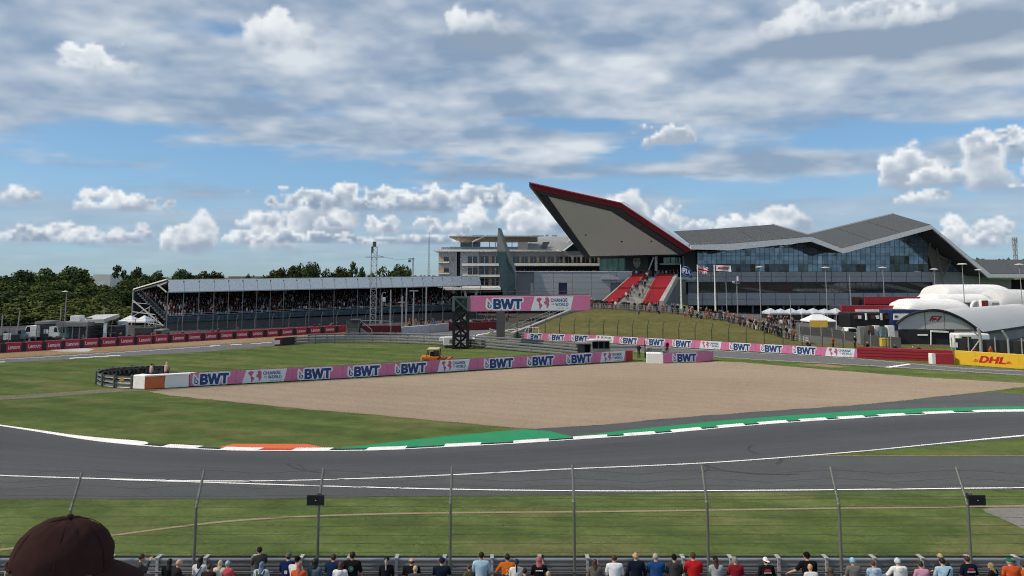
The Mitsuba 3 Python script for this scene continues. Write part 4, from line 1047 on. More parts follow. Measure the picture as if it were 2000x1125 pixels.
# ------------------------------------------------------------------ lettering
TEXT = {}
def text_poly(s, bold=True):
    """lettering as flat shapes, capitals one unit tall, standing on 0, reading along +x"""
    if (s, bold) not in TEXT:
        m = meshkit.text_mesh(s, 1.0, .01, bold)
        v, f = np.asarray(m.vertices), np.asarray(m.faces)
        top = f[(v[f][:, :, 2] > .009).all(1)]
        g = unary_union([Polygon(v[t][:, :2]).buffer(.002) for t in top]).simplify(.012)
        x0, y0, x1, y1 = g.bounds
        TEXT[s, bold] = affinity.translate(g, -x0, -0.0)
    return TEXT[s, bold]
def fit(g, x0, x1, y0, y1):
    a, b, c, d = g.bounds
    return affinity.affine_transform(g, [(x1 - x0) / (c - a), 0, 0, (y1 - y0) / (d - b), x0 - a * (x1 - x0) / (c - a), y0 - b * (y1 - y0) / (d - b)])
NAVY = mat('navy_print', (.013, .045, .175), .5)
PRINTW = mat('white_print', (.62, .68, .74), .5)
PINK = dirty('pink_board', (.54, .165, .325), .18, .8, .5)
PINKD = mat('pink_print', (.42, .10, .21), .5)
GREYP = mat('grey_print', (.22, .22, .32), .6)
CORE = mat('tyre_wall_core', (.03, .03, .033), .9)
# marks in a frame one unit tall
_b = text_poly('BWT')
_b = fit(_b.buffer(.055, join_style=2), .50, 2.36, .10, .90)
_drop = Polygon([(.10, .9), *[(.27 + .2 * math.cos(a), .33 + .22 * math.sin(a)) for a in np.linspace(2.75, 2.75 + 5.1, 22)], (.30, .62)]).buffer(0)
_dropin = Polygon([(.155, .76), *[(.27 + .135 * math.cos(a), .33 + .15 * math.sin(a)) for a in np.linspace(2.75, 2.75 + 5.1, 20)], (.28, .55)]).buffer(0)
_dropw = Polygon([(.20, .62), *[(.275 + .065 * math.cos(a), .33 + .075 * math.sin(a)) for a in np.linspace(2.6, 2.6 + 5.2, 16)], (.25, .5)]).buffer(0)
LOGO_INK = unary_union([_b, _dropin.difference(_dropw)])
LOGO_BACK = unary_union([_b.buffer(.10, join_style=2), _drop.buffer(.06)]).simplify(.01)
_am = Polygon([(.30, .86), (.46, .93), (.60, .88), (.62, .80), (.55, .70), (.50, .62), (.55, .50), (.66, .42), (.64, .30), (.56, .20), (.52, .06), (.48, .10), (.46, .30), (.42, .44), (.44, .54), (.34, .66), (.28, .74)]).buffer(0)
_af = Polygon([(.86, .92), (.98, .95), (1.08, .86), (1.12, .70), (1.08, .52), (1.12, .44), (1.04, .26), (.96, .12), (.93, .24), (.93, .40), (.82, .44), (.76, .54), (.80, .66), (.90, .70), (.84, .80)]).buffer(0)
WORLD = unary_union([_am, _af])
WORDS = unary_union([fit(text_poly('CHANGE').buffer(.02), 1.32, 2.42, .60, .86), fit(text_poly('WORLD').buffer(.02), 1.62, 2.48, .30, .54), fit(text_poly('THE'), 1.36, 1.56, .38, .5)])
SIP = fit(text_poly('sip by sip', False), 1.75, 2.5, .06, .22)
PARA = Polygon([(.02, 0), (2.62, 0), (2.82, 1), (.28, 1)])
def prisms(poly, o, u, v, n, t):
    return plate(poly, o, u, v, n, t)
def mark(parent, kind, o, uh, n, x0, x1, h, off, ink_off=.016):
    """print on a board: from x0 to x1 metres along uh, h metres tall"""
    up = np.array([0, 0, 1.0])
    if kind == 'logo':
        sx, k = (x1 - x0) / 2.45, h
        o2 = o + uh * x0
        b = obj('logo_backing', plate(LOGO_BACK, o2 + n * off, uh * sx, up * k, n, .012), PRINTW, parent)
        obj('lettering', plate(LOGO_INK, o2 + n * (off + .012), uh * sx, up * k, n, .010), NAVY, b if b.count('__') < 2 else parent)
    elif kind == 'world':
        sx = (x1 - x0) / 2.84; o2 = o + uh * x0
        b = obj('slogan_panel', plate(PARA, o2 + n * off, uh * sx, up * h, n, .012), PRINTW, parent)
        p = b if b.count('__') < 2 else parent
        obj('world_map', plate(WORLD, o2 + n * (off + .012) + uh * sx * .12, uh * sx, up * h, n, .009), PINKD, p)
        obj('lettering', plate(WORDS, o2 + n * (off + .012), uh * sx, up * h, n, .009), NAVY, p)
        obj('small_lettering', plate(SIP, o2 + n * (off + .012), uh * sx, up * h, n, .009), GREYP, p)
def run_of_boards(parent, p0, p1, h, marks, spans, Yfun, base_mat=PINK, thick=.55, lift=.03):
    pass
def line_at(p0, p1, px):
    """distance along the ground line p0-p1 at which the sight line of photograph column px crosses it"""
    d = ray(px, HORIZON)[:2]; a, b = p0[:2], p1[:2]; e = b - a
    t = (a[0] * d[1] - a[1] * d[0]) / (e[1] * d[0] - e[0] * d[1])
    return t * np.linalg.norm(e)
def tyre_wall(key, pts, h, spans, m=PINK, first=0, joints=True):
    """pts: ground points, spans: (kind, px0, px1); boards a joint between marks"""
    for i in range(len(pts) - 1):
        p0, p1 = np.array([*pts[i][:2], 0.0]), np.array([*pts[i + 1][:2], 0.0])
        L = np.linalg.norm(p1 - p0); u = (p1 - p0) / L; n = np.array([u[1], -u[0], 0])
        if n @ (EYE * [1, 1, 0] - p0) < 0: n = -n
        cuts = [0.0]
        mine = []
        for k, a, b in spans:
            x0, x1 = line_at(p0, p1, a), line_at(p0, p1, b)
            if -.2 < x0 and x1 < L + .2:
                mine.append((k, max(x0, .02), min(x1, L - .02)))
        ends = [0.0] + [(mine[j][2] + mine[j + 1][1]) / 2 for j in range(len(mine) - 1)] + [L]
        obj('tyre_core', obox(p0 - n * .9, u * L, n * .86, (0, 0, h * .96)), CORE, key)
        for j in range(len(ends) - 1):
            b = obj('board', obox(p0 + u * (ends[j] + .008) - n * .04, u * (ends[j + 1] - ends[j] - .016), n * .045, (0, 0, h)), m, key)
        for k, x0, x1 in mine:
            pad = .015 * h
            mark(key, k, p0 + [0, 0, pad], u, n, x0, x1, h - 2 * pad if k != 'world' else h - pad, .006)
        obj('base_strip', obox(p0 + n * .0, u * L, n * .03, (0, 0, .07)), CORE, key)

LOGO, WRLD = 'logo', 'world'
wallA = thing('tyre_barrier', 'long pink sponsor barrier along the far edge of the gravel trap', 'barrier')
tyre_wall(wallA, [gp(369.5, 756), gp(668, 740), gp(932, 723.5), gp(1222, 706.5)], 1.07,
          [(LOGO, 384, 457), (WRLD, 479, 567), (LOGO, 586, 654), (LOGO, 682, 747), (LOGO, 773, 836), (WRLD, 855, 919), (LOGO, 945, 1004), (LOGO, 1028, 1082), (LOGO, 1104, 1155), (WRLD, 1169, 1221)])
RED = dirty('barrier_red', (.30, .018, .030), .3, .6, .55)
REDD = dirty('barrier_maroon', (.14, .014, .02), .3, .6, .7)
pe0, pe1 = gp(1222, 706.5), gp(1236, 705.5)
obj('end_board', obox(pe0 + [0, 0, 0], pe1 - pe0, [.1, .9, 0], (0, 0, 1.05)), RED, wallA)
wallC = thing('tyre_barrier', 'short pink barrier piece with white padded end beside the gap', 'barrier')
tyre_wall(wallC, [gp(1296, 710), gp(1370, 708), gp(1393.5, 705)], 1.0, [(LOGO, 1309, 1358), (LOGO, 1374, 1392.5)])
WPAD = dirty('white_pad', (.76, .77, .78), .12, .6, .6)
pc = gp(1263, 709.5)
obj('white_pad', obox(pc, gp(1295.5, 709.8) - pc, [.2, 1.4, 0], (0, 0, .95)), WPAD, wallC)
wallB = thing('tyre_barrier', 'sunlit pink sponsor barrier along the foot of the grass bank', 'barrier')
tyre_wall(wallB, [gp(1024, 664), gp(1160, 669.5), gp(1357, 681), gp(1675, 700)], .98,
          [(LOGO, 1030, 1059), (LOGO, 1071, 1102), (LOGO, 1115, 1148), (WRLD, 1160, 1198), (LOGO, 1208, 1244), (LOGO, 1258, 1296), (LOGO, 1310, 1348), (WRLD, 1362, 1406), (LOGO, 1420, 1462), (LOGO, 1480, 1524), (LOGO, 1542, 1589), (WRLD, 1604, 1664)])
# white and orange padded nose of the long barrier
nose = thing('barrier_nose', 'white padded barrier nose with an orange square, left of the pink boards', 'barrier')
q0, q1, q2, q3, q4 = gp(259, 760), gp(282, 761.5), gp(321, 759), gp(368.5, 756.5), gp(240, 758)
def pad(a, b, m, h, name='pad', z0=0.03, t=.8):
    u = (b - a) / np.linalg.norm(b - a); n = np.array([u[1], -u[0], 0])
    o = a + [0, 0, z0] - n * t
    mm = hull([o + u * x * np.linalg.norm(b - a) + n * y + [0, 0, z] for x in (.012, .988) for y in (0, t - .03, t) for z in ((0, h) if y < t else (.04, h - .05))])
    obj(name, mm, m, nose)
pad(q0, q1, WPAD, 1.02); pad(q1, q2, mat('pad_orange', (.50, .13, .045), .6), .96); pad(q2, q3, dirty('pad_white_shaded', (.66, .68, .70), .12, .6, .6), .98)  # last pad is white too, its shade put into a greyer colour
obj('pad_top', hull([p + [0, 0, z] + o for p in (q1, q3) for z in (.97, 1.06) for o in ([0, 0, 0], [.25, .8, 0])]), WPAD, nose)

# ------------------------------------------------------------------ steel guardrails: corrugated beams on posts
GALV = mat('galvanised', (.22, .232, .25), .42, .55)
GALVD = mat('galvanised_dull', (.13, .135, .14), .5, .5)
def wbeam(c, z, n_side, hh=.118, fine=False):
    """a W-profile rail along the curve c (n x 2 or 3)"""
    c = np.asarray(c, float); z0 = c[:, 2] if c.shape[1] > 2 else 0
    c = c[:, :2]; t = np.gradient(c, axis=0); t /= np.linalg.norm(t, axis=1, keepdims=True)
    nn = np.stack([-t[:, 1], t[:, 0]], 1) * n_side
    prof = [(0, -1), (.05, -.8), (.05, -.45), (0, -.2), (0, .2), (.05, .45), (.05, .8), (0, 1)] if fine else [(0, -1), (.05, -.6), (.05, .6), (0, 1)]
    v = np.vstack([np.column_stack([c + nn * (d + .01), np.zeros(len(c)) + z + hh * e + z0]) for d, e in prof])
    n = len(c); f = []
    for j in range(len(prof) - 1):
        for i in range(n - 1):
            a = j * n + i; f += [[a, a + 1, a + n + 1], [a, a + n + 1, a + n]]
    w = v - np.column_stack([np.tile(nn, (len(prof), 1)) * .012, np.zeros(len(v))])
    f = np.array(f)
    return cat((v, f), (w, f[:, ::-1]))
def guardrail(key, c, rails=3, side=1, step=2.0, m=GALV, top=1.0, posts=True, pz=None):
    L = np.concatenate([[0], np.cumsum(np.linalg.norm(np.diff(np.asarray(c)[:, :2], axis=0), axis=1))])
    zs = [top - .165 - .33 * k for k in range(rails)]
    for z in zs:
        obj('rail', wbeam(c, z, side), m, key)
    if posts:
        for s in np.arange(.2, L[-1], step):
            p = np.array([np.interp(s, L, np.asarray(c)[:, k]) for k in (0, 1)])
            t = np.array([np.interp(s + .3, L, np.asarray(c)[:, k]) - np.interp(s - .3, L, np.asarray(c)[:, k]) for k in (0, 1)]); t /= np.linalg.norm(t)
            nn = np.array([-t[1], t[0]]) * -side
            obj('post', obox([*(p + nn * .02 - t * .06), 0], [*(t * .12), 0], [*(nn * .12), 0], (0, 0, top + .04)), GALVD, key)
# curved rail with tyres behind it, at the left tip of the tyre wall
cap = thing('guardrail', 'curved steel guardrail rounding the left tip of the tyre wall', 'guardrail')
capc = curve_px([(262, 759.5), (235, 758.5), (205, 755.5), (189, 750), (200, 744), (240, 738.5), (290, 736), (330, 735)], 40)
guardrail(cap, capc, 3, -1, 1.6, top=1.0)
obj('marker', slab([gp(234, 758.3, 0) + [0, -.09, z] + [x, 0, 0] for x, z in ((0, .55), (.35, .55), (.35, .85), (0, .85))], (0, -1, 0), .02), mat('marker_yellow', (.55, .33, .05), .6), cap)
tyremat = mat('rubber_tyre', (.014, .014, .016), .7)
tyre_prof = [(.17, -.09), (.19, -.11), (.30, -.11), (.325, -.07), (.325, .07), (.30, .11), (.19, .11), (.17, .09), (.17, -.09)]
tshape = mikit.ply(revolve(tyre_prof, (0, 0, 0), 14), tyremat, smooth=40)
r = np.random.default_rng(12)
i = 0
for row, (pts, n) in enumerate([([(200, 746.5), (225, 741.5), (262, 739), (300, 737.5), (322, 737)], 13), ([(205, 749), (232, 745), (270, 742), (310, 741)], 13)]):
    for p in lin([gp(x, y) for x, y in pts], n):
        hgt = 2
        for k in range(hgt):
            key = put('tyre', tshape, T().translate([float(p[0] + r.normal() * .03), float(p[1] + r.normal() * .03), .12 + .225 * k]))
            labels[key] = {'label': 'black tyre in the stacks behind the curved steel guardrail', 'category': 'tyre', 'group': 'tyres stacked inside the curved guardrail'}
        key = put('tyre', tshape, T().translate([float(p[0]), float(p[1]), .66]).rotate([1, .3, 0], float(r.uniform(55, 95))))
        labels[key] = {'label': 'black tyre leaning on top of the stacks behind the curved guardrail', 'category': 'tyre', 'group': 'tyres leaning on the tyre stacks'}
# double rail across the infield
g1 = thing('guardrail', 'long steel guardrail curving across the infield below the grandstand', 'guardrail')
guardrail(g1, curve_px([(575, 673), (640, 671), (760, 671), (870, 675.5), (960, 682), (1060, 691), (1128, 698)], 60), 3, -1, 2.4, top=1.02)
g2 = thing('guardrail', 'second steel guardrail running close behind the long infield one', 'guardrail')
guardrail(g2, curve_px([(600, 667), (680, 664.5), (760, 664), (870, 668), (960, 673), (1060, 680), (1150, 688)], 60), 3, -1, 2.4, top=1.02)
g3 = thing('guardrail', 'pale steel guardrail leading up to the left end of the sunlit pink barrier', 'guardrail')
guardrail(g3, curve_px([(956, 653), (975, 658), (1000, 661), (1024, 663)], 24), 3, -1, 2.0, top=.95)
e1 = thing('barrier_end', 'small red and white barrier end at the left tip of the infield guardrail', 'barrier')
a = gp(536, 676); b = gp(550, 674.8); c = gp(574, 673)
obj('pad', obox(a, b - a, [.1, .8, 0], (0, 0, .95)), RED, e1)
obj('pad', obox(a + [0, -.03, .2], (b - a) * .75, [0, .02, 0], (0, 0, .5)), WPAD, e1)
obj('tyre_block', obox(b, c - b, [.1, .8, 0], (0, 0, .95)), CORE, e1)

# ------------------------------------------------------------------ the red sponsor barrier below the grandstand
sb = thing('sponsor_barrier', 'red sponsor barrier with white lettering below the grandstand', 'barrier')
SP0, SP1 = gp(-140, 698), gp(678, 648.5)
SP0[2] = SP1[2] = 0
us = (SP1 - SP0) / np.linalg.norm(SP1 - SP0); ns = np.array([us[1], -us[0], 0])
RBOARD = dirty('red_board', (.34, .022, .055), .2, .8, .5)
starts = [(-130, -80), (-60, 11), (22, 51), (61, 91), (99, 128), (135, 164), (171, 199), (206, 234), (240, 268), (275, 303), (308, 334), (341, 367), (373, 398), (405, 429), (435, 459), (466, 489), (496, 518), (525, 547), (554, 575), (582, 602), (609, 629), (637, 657), (664, 678)]
lx = unary_union([text_poly('Lenovo', True)])
PINKW = mat('pale_print', (.70, .62, .62), .6)
H_S = 1.05
for i, (a, b) in enumerate(starts):
    x0, x1 = line_at(SP0, SP1, a), line_at(SP0, SP1, b)
    if i == 0: x0 = 0
    x0 = max(x0, 0); x1 = min(x1, np.linalg.norm(SP1 - SP0))
    bd = obj('board', obox(SP0 + us * x0 + [0, 0, .02], us * (x1 - x0), -ns * .6, (0, 0, H_S)), RBOARD, sb)
    if i > 0 and i < 22:
        w = min((x1 - x0) * .78, 2.2); m0 = x1 - (x1 - x0) * .11 - w
        obj('lettering', plate(fit(lx, m0, m0 + w, .34, .78), SP0, us, (0, 0, 1), ns, .015), PINKW, bd)
    if i + 1 < len(starts):
        y0 = line_at(SP0, SP1, starts[i + 1][0])
        obj('black_block', obox(SP0 + us * x1 + [0, 0, .02] - ns * .03, us * (y0 - x1), -ns * .55, (0, 0, H_S - .08)), CORE, sb)
# its continuation: maroon, pale, maroon
b2 = thing('barrier_wall', 'dark red barrier wall right of the marshal post below the grandstand', 'barrier')
def wall_px(key, pa, pb, h, m, t=.6, name='wall_panel', n=3):
    a, b = gp(*pa), gp(*pb); u = (b - a); nn = np.array([-u[1], u[0], 0]) / np.linalg.norm(u)
    if nn[1] < 0: nn = -nn
    for i in range(n):
        obj(name, obox(a + u * (i / n) + [0, 0, .01], u * (.995 / n), nn * t, (0, 0, h)), m, key)
wall_px(b2, (700, 657), (783, 655.5), 1.45, REDD)
b3 = thing('barrier_wall', 'pale grey barrier wall between the two dark red ones', 'barrier')
wall_px(b3, (784, 655), (877, 646), 1.15, dirty('barrier_pale', (.42, .44, .46), .25, .6, .6), n=5)
b4 = thing('barrier_wall', 'dark red barrier wall behind the black gantry tower', 'barrier')
wall_px(b4, (878, 646), (971, 644), 1.25, REDD, n=5)
# red barrier and yellow board at the right
b5 = thing('barrier_wall', 'bright red barrier joining the pink boards to the yellow board', 'barrier')
wall_px(b5, (1676, 700), (1862, 708), 1.15, RED, n=7)
for i in range(3):
    a, b = gp(1676, 700), gp(1862, 708); 
    obj('rib', bar(a + [0, -.02, .3 + .3 * i], b + [0, -.02, .3 + .3 * i], .05), REDD, b5)
a, b = gp(1826, 711), gp(1864, 712.5)
obj('end_pad', obox(a, b - a, [0, .7, 0], (0, 0, 1.02)), RED, b5)
obj('white_pad', obox(a + [-.25, -.05, 0], [.33, 0, 0], [0, .7, 0], (0, 0, 1.0)), WPAD, b5)
b6 = thing('sponsor_barrier', 'yellow sponsor barrier with red lettering at the right edge', 'barrier')
YEL = dirty('yellow_board', (.66, .42, .025), .12, .8, .5)
pa, pb_ = gp(1866, 711.5), gp(2080, 727)
u6 = pb_ - pa; L6 = np.linalg.norm(u6); u6 /= L6; n6 = np.array([u6[1], -u6[0], 0])
nb6 = 5
for i in range(nb6):
    obj('board', obox(pa + u6 * (L6 * i / nb6) + [0, 0, .02], u6 * (L6 / nb6 - .01), -n6 * .6, (0, 0, 1.28)), YEL, b6)
DHLR = mat('red_print', (.45, .012, .02), .5)
d6 = affinity.skew(text_poly('DHL').buffer(.045, join_style=2), 14, 0)
for xa, xb in ((1901, 1954), (2018, 2070)):
    x0, x1 = line_at(pa, pb_, xa), line_at(pa, pb_, xb); w = x1 - x0
    obj('lettering', plate(fit(d6, x0, x1, .32, .98), pa, u6, (0, 0, 1), n6, .015), DHLR, b6)
    for k in range(3):
        y0 = .38 + .085 * k
        obj('stripe', plate(sbox(x0 - w * .2 + .05 * k, y0, x0 - .06 + .03 * k, y0 + .05).union(sbox(x1 + .03, y0, x1 + w * .2 - .05 * k, y0 + .05)), pa, u6, (0, 0, 1), n6, .015), DHLR, b6)

# ------------------------------------------------------------------ gantry with its overhead board
def lattice(p0, ux, uy, uz, bays, r, diag=True):
    """square lattice column: corner p0, edges ux, uy, height vector uz"""
    p0, ux, uy, uz = (np.asarray(a, float) for a in (p0, ux, uy, uz)); out = []
    cs = [p0, p0 + ux, p0 + ux + uy, p0 + uy]
    legs = [bar(c, c + uz, r * 1.5) for c in cs]
    for k in range(bays + 1):
        h = uz * k / bays
        for i in range(4):
            out.append(bar(cs[i] + h, cs[(i + 1) % 4] + h, r))
            if k < bays and diag:
                a, b = (cs[i], cs[(i + 1) % 4]) if (k + i) % 2 else (cs[(i + 1) % 4], cs[i])
                out.append(bar(a + h, b + h + uz / bays, r))
    return legs, out
BLACKM = mat('black_steel', (.012, .013, .016), .5, .3)
gt = thing('gantry', 'black truss tower carrying an overhead pink sponsor board', 'gantry')
gb = gp(886, 682); gb[2] = 0
wT = float(at(913.5, 640, gb[1])[0] - gb[0])
zt = at(886, 608, gb[1])[2]
legs, br = lattice(gb, [wT, .3, 0], [-.12, 1.7, 0], [0, 0, zt], 3, .22)
for m in legs: obj('leg', m, BLACKM, gt)
for m in br: obj('brace', m, BLACKM, gt)
obj('leg', bar(gb + [wT * .5, .1, 0], gb + [wT * .5, .1, zt], .2), BLACKM, gt)
zt2 = at(886, 581, gb[1])[2]
GREENS = mat('green_steel', (.10, .14, .135), .5, .3)
legs, br = lattice(gb + [-.05, 0, zt], [wT + .1, .3, 0], [-.12, 1.7, 0], [0, 0, zt2 - zt], 1, .2)
for m in legs + br: obj('box_frame', m, GREENS, gt)
obj('box_back', obox(gb + [0, 1.8, zt + .1], [wT, 0, 0], [0, .05, 0], (0, 0, zt2 - zt - .2)), mat('dark_mesh', (.03, .045, .045), .9), gt)
bo = np.array([at(916.5, 608.5, gb[1])[0], gb[1] + .2, at(916, 608.5, gb[1])[2]]); be = at(1153, 606, gb[1] + .2)
Lb = be[0] - bo[0]; hb_ = zt2 - bo[2]
ub = np.array([Lb, 0, be[2] - bo[2]]) / Lb
obj('board', obox(bo, ub * Lb, [0, 1.6, 0], (0, 0, hb_ + .05)), PINK, gt)
sx = lambda px: at(px, 600, gb[1] + .2)[0] - bo[0]
mark(gt, LOGO, bo + [0, 0, .08], ub, np.array([0, -1.0, 0]), sx(948), sx(1023), hb_ - .14, .006)
mark(gt, WRLD, bo + [0, 0, .02], ub, np.array([0, -1.0, 0]), sx(1036), sx(1121), hb_, .006)
obj('walkway', cat(bar(bo + [0, 1.5, hb_ + .6], bo + ub * Lb + [0, 1.5, hb_ + .6], .05), bar(bo + [0, 1.6, hb_ + .05], bo + ub * Lb + [0, 1.6, hb_ + .05], .3)), GALVD, gt)
obj('far_support', box(*(sorted((at(970, 610, gb[1] + 10)[0], at(986, 610, gb[1] + 10)[0]))), gb[1] + 9, gb[1] + 11, 0, at(975, 600, gb[1] + 10)[2]), dirty('support_grey', (.09, .095, .105), .3, .5, .8), gt)
# ------------------------------------------------------------------ masts, lamps, flags
def fh(px, py, Y, base=None):
    """foot on the ground below the sight line, and the height reached at that line"""
    p = at(px, py, Y); z0 = (gz1(p[0], p[1]) if 'gz1' in globals() and p[0] > 0 else 0.0) if base is None else base
    return np.array([p[0], p[1], max(z0, 0.0)]), p[2]
LAMPM = mat('lamp_white', (.50, .51, .52), .5)
POLE = mat('pole_grey', (.33, .34, .35), .5, .4)
WPOLE = mat('pole_white', (.75, .75, .75), .4)
for px, py, Y, lab in [(1483, 522, 138, 'mushroom-headed lamp post right of the flags in front of the glass front'), (1612, 523, 132, 'mushroom-headed lamp post above the white canopies'), (1724, 523, 134, 'mushroom-headed lamp post in front of the middle of the glass front'),
                       (1824, 526, 140, 'mushroom-headed lamp post before the canted end wall'), (1879, 516, 120, 'tall mushroom-headed lamp post rising before the white domes'), (1912, 527, 142, 'mushroom-headed lamp post beside the sloping roof end'), (1991, 517, 122, 'mushroom-headed lamp post at the right edge of the frame')]:
    f, z = fh(px, py, Y); k = thing('lamp_post', lab, 'lamp post')
    obj('pole', tube([f, [f[0], f[1], z]], [.085, .05], 8), POLE, k)
    obj('lamp_head', revolve([(0, .18), (.35, .14), (.72, .02), (.70, -.04), (.2, -.12), (0, -.12)], (f[0], f[1], z), 14), LAMPM, k, smooth=40)
for px, py, Y, lab in [(1418, 551, 134, 'plain thin pole left of the camera pole before the dark strip of glass'), (1659, 537, 126, 'thin pole above the red awnings'), (1543, 575, 128, 'short thin pole right of the flags')]:
    f, z = fh(px, py, Y); solo('pole', tube([f, [f[0], f[1], z]], [.09, .05], 6), POLE, lab, 'pole')
f, z = fh(1439, 553, 134); k = thing('camera_pole', 'pole with a cross bar and cameras before the dark strip of glass', 'camera pole')
obj('pole', tube([f, [f[0], f[1], z + .3]], .08, 6), POLE, k); obj('cross_bar', bar([f[0] - .6, f[1], z], [f[0] + .5, f[1], z], .12), POLE, k)
obj('camera', rbox((f[0] - .55, f[1], z + .05), (.3, .5, .3)), LAMPM, k); obj('camera', rbox((f[0] + .2, f[1], z + .35), (.25, .5, .8)), LAMPM, k)
# flags
def cloth(w, h, n, m, amp, droop, ph):
    i, j = np.meshgrid(np.linspace(0, 1, n), np.linspace(0, 1, m))
    x = i * w; y = amp * np.sin(i * 7 + ph + j * 1.2) * (.25 + i); z = -j * h - droop * i ** 1.4
    v = np.stack([x, y, z], -1).reshape(-1, 3); f = []
    for a in range(m - 1):
        for b in range(n - 1):
            q = a * n + b; f += [[q, q + n, q + n + 1], [q, q + n + 1, q + 1]]
    return v, np.array(f), i.ravel(), 1 - j.ravel()
def paint(u, v, shapes, base):
    from shapely import contains_xy
    c = np.tile(base, (len(u), 1)).astype(float)
    for g, col in shapes: c[contains_xy(g, u, v)] = col
    return c
NV, WH, RD = (.02, .045, .17), (.72, .74, .78), (.40, .02, .04)
cross = lambda w: unary_union([LineString([(0, 0), (1, 1)]).buffer(w * .7), LineString([(0, 1), (1, 0)]).buffer(w * .7)])
union_sh = [(cross(.13), WH), (cross(.05), RD), (unary_union([sbox(0, .33, 1, .67), sbox(.38, 0, .62, 1)]), WH), (unary_union([sbox(0, .40, 1, .60), sbox(.44, 0, .56, 1)]), RD)]
fia_sh = [(Point(.5, .5).buffer(.47).difference(Point(.5, .5).buffer(.42)), (.30, .40, .55)), (fit(text_poly('FIA').buffer(.03), .14, .86, .26, .74), WH)]
red_sh = [(sbox(0, 0, .06, 1), (.02, .03, .05)), (affinity.skew(sbox(.2, .30, .85, .74), 10, 0), RD), (affinity.skew(sbox(.28, .5, .8, .6), 10, 0), (.62, .45, .45))]
for (px, py, Y, pole_m, w, h, sh, base, lab, amp, droop, nm) in [
    (1329, 517, 132, WPOLE, 1.9, 1.75, fia_sh, NV, 'white flagpole flying a navy flag with white letters', .12, .55, 'fia'),
    (1362, 517, 131, WPOLE, 1.75, 1.35, union_sh, NV, 'white flagpole flying a red white and blue crossed flag', .16, .45, 'uni'),
    (1395, 517, 130, WPOLE, 2.75, 1.0, red_sh, WH, 'white flagpole flying a white flag with a red emblem', .12, .12, 'red')]:
    f, z = fh(px, py, Y); k = thing('flagpole', lab, 'flag')
    obj('pole', tube([f, [f[0], f[1], z]], [.14, .08], 8), pole_m, k)
    v, ff_, u_, v_ = cloth(w, h, 56, 40, amp, droop, px * .1)
    obj('flag', (v + [f[0] + .08, f[1] - .02, z - .05], ff_), 'mat_vertex', k, color=paint(u_, v_, sh, base), smooth=True)
# lattice mast before the grandstand
mk = thing('lattice_mast', 'tall grey lattice mast with a small cross platform before the grandstand', 'mast')
f = gp(722, 651); z = at(722, 482, f[1])[2]
legs, br = lattice(f, [.85, .1, 0], [-.1, .85, 0], [0, 0, z], 14, .045)
GREYL = mat('mast_grey', (.36, .37, .38), .5, .3)
for m in legs: obj('leg', m, GREYL, mk)
obj('bracing', cat(*br), GREYL, mk, kind='stuff')
zz = at(722, 502, f[1])[2]
for a, b in (((-.9, 0), (1.9, 0)), ((-.9, .8), (1.9, .8))): obj('platform_bar', bar(f + [a[0], a[1], zz], f + [b[0], b[1], zz], .1), GREYL, mk)
obj('antenna', rbox(f + [.4, .4, z], (.5, .3, .8)), mat('antenna', (.08, .085, .09), .6), mk)
obj('antenna', rbox(f + [.1, .4, z - .9], (.3, .3, 1.0)), 'mat_antenna', mk)
k = thing('camera_pole', 'pole with a camera head standing up behind the grandstand roof', 'camera pole')
f2 = at(806, 560, 165.0); f2[2] = 0; z2 = at(806, 503, 165)[2]
obj('pole', tube([f2, [f2[0], f2[1], z2]], .16, 6), POLE, k); obj('arm', bar([f2[0] - 1.0, f2[1], z2 - .3], [f2[0] + .3, f2[1], z2 - .3], .2), STEEL_D, k)
obj('camera', rbox((f2[0] - .75, f2[1], z2 - 1.0), (.5, .5, .5)), STEEL_D, k)
solo('cable', tube([f + [.4, .4, z - 1.2], (f + [.4, .4, z - 1.2]) * .5 + np.array([f2[0], f2[1], z2]) * .5 - [0, 0, .6], [f2[0], f2[1], z2 - .2]], .025, 4), STEEL_D, 'thin cable strung from the lattice mast to the camera pole', 'cable')
k = thing('radio_mast', 'far-off slender pointed radio mast left of the hotel', 'mast')
f3 = at(837, 545, 620); f3[2] = 0; z3 = at(837, 453, 620)[2]
for i in range(3):
    a = i * 2.1; obj('leg', tube([f3 + [1.5 * math.cos(a), 1.5 * math.sin(a), 0], f3 + [0, 0, z3]], [.22, .12], 5), GREYL, k)
obj('bracing', cat(*[bar(f3 + [1.5 * (1 - t) * math.cos(a), 1.5 * (1 - t) * math.sin(a), z3 * t], f3 + [1.5 * (1 - t) * math.cos(a + 2.1), 1.5 * (1 - t) * math.sin(a + 2.1), z3 * (t + .04)], .12) for t in np.arange(.05, .95, .05) for a in (0, 2.1, 4.2)]), GREYL, k, kind='stuff')
k = thing('phone_mast', 'lattice phone mast behind the roof at the right edge', 'mast')
f4 = at(1984, 520, 330); f4[2] = 0; z4 = at(1984, 464, 330)[2]
legs, br = lattice(f4, [1.1, 0, 0], [0, 1.1, 0], [0, 0, z4], 12, .12)
for m in legs: obj('leg', m, GREYL, k)
obj('bracing', cat(*br), GREYL, k, kind='stuff')
for dx in (-.6, .5, 1.5): obj('antenna', rbox(f4 + [dx, .5, z4 - 2.5], (.4, .4, 2.6)), LAMPM, k)
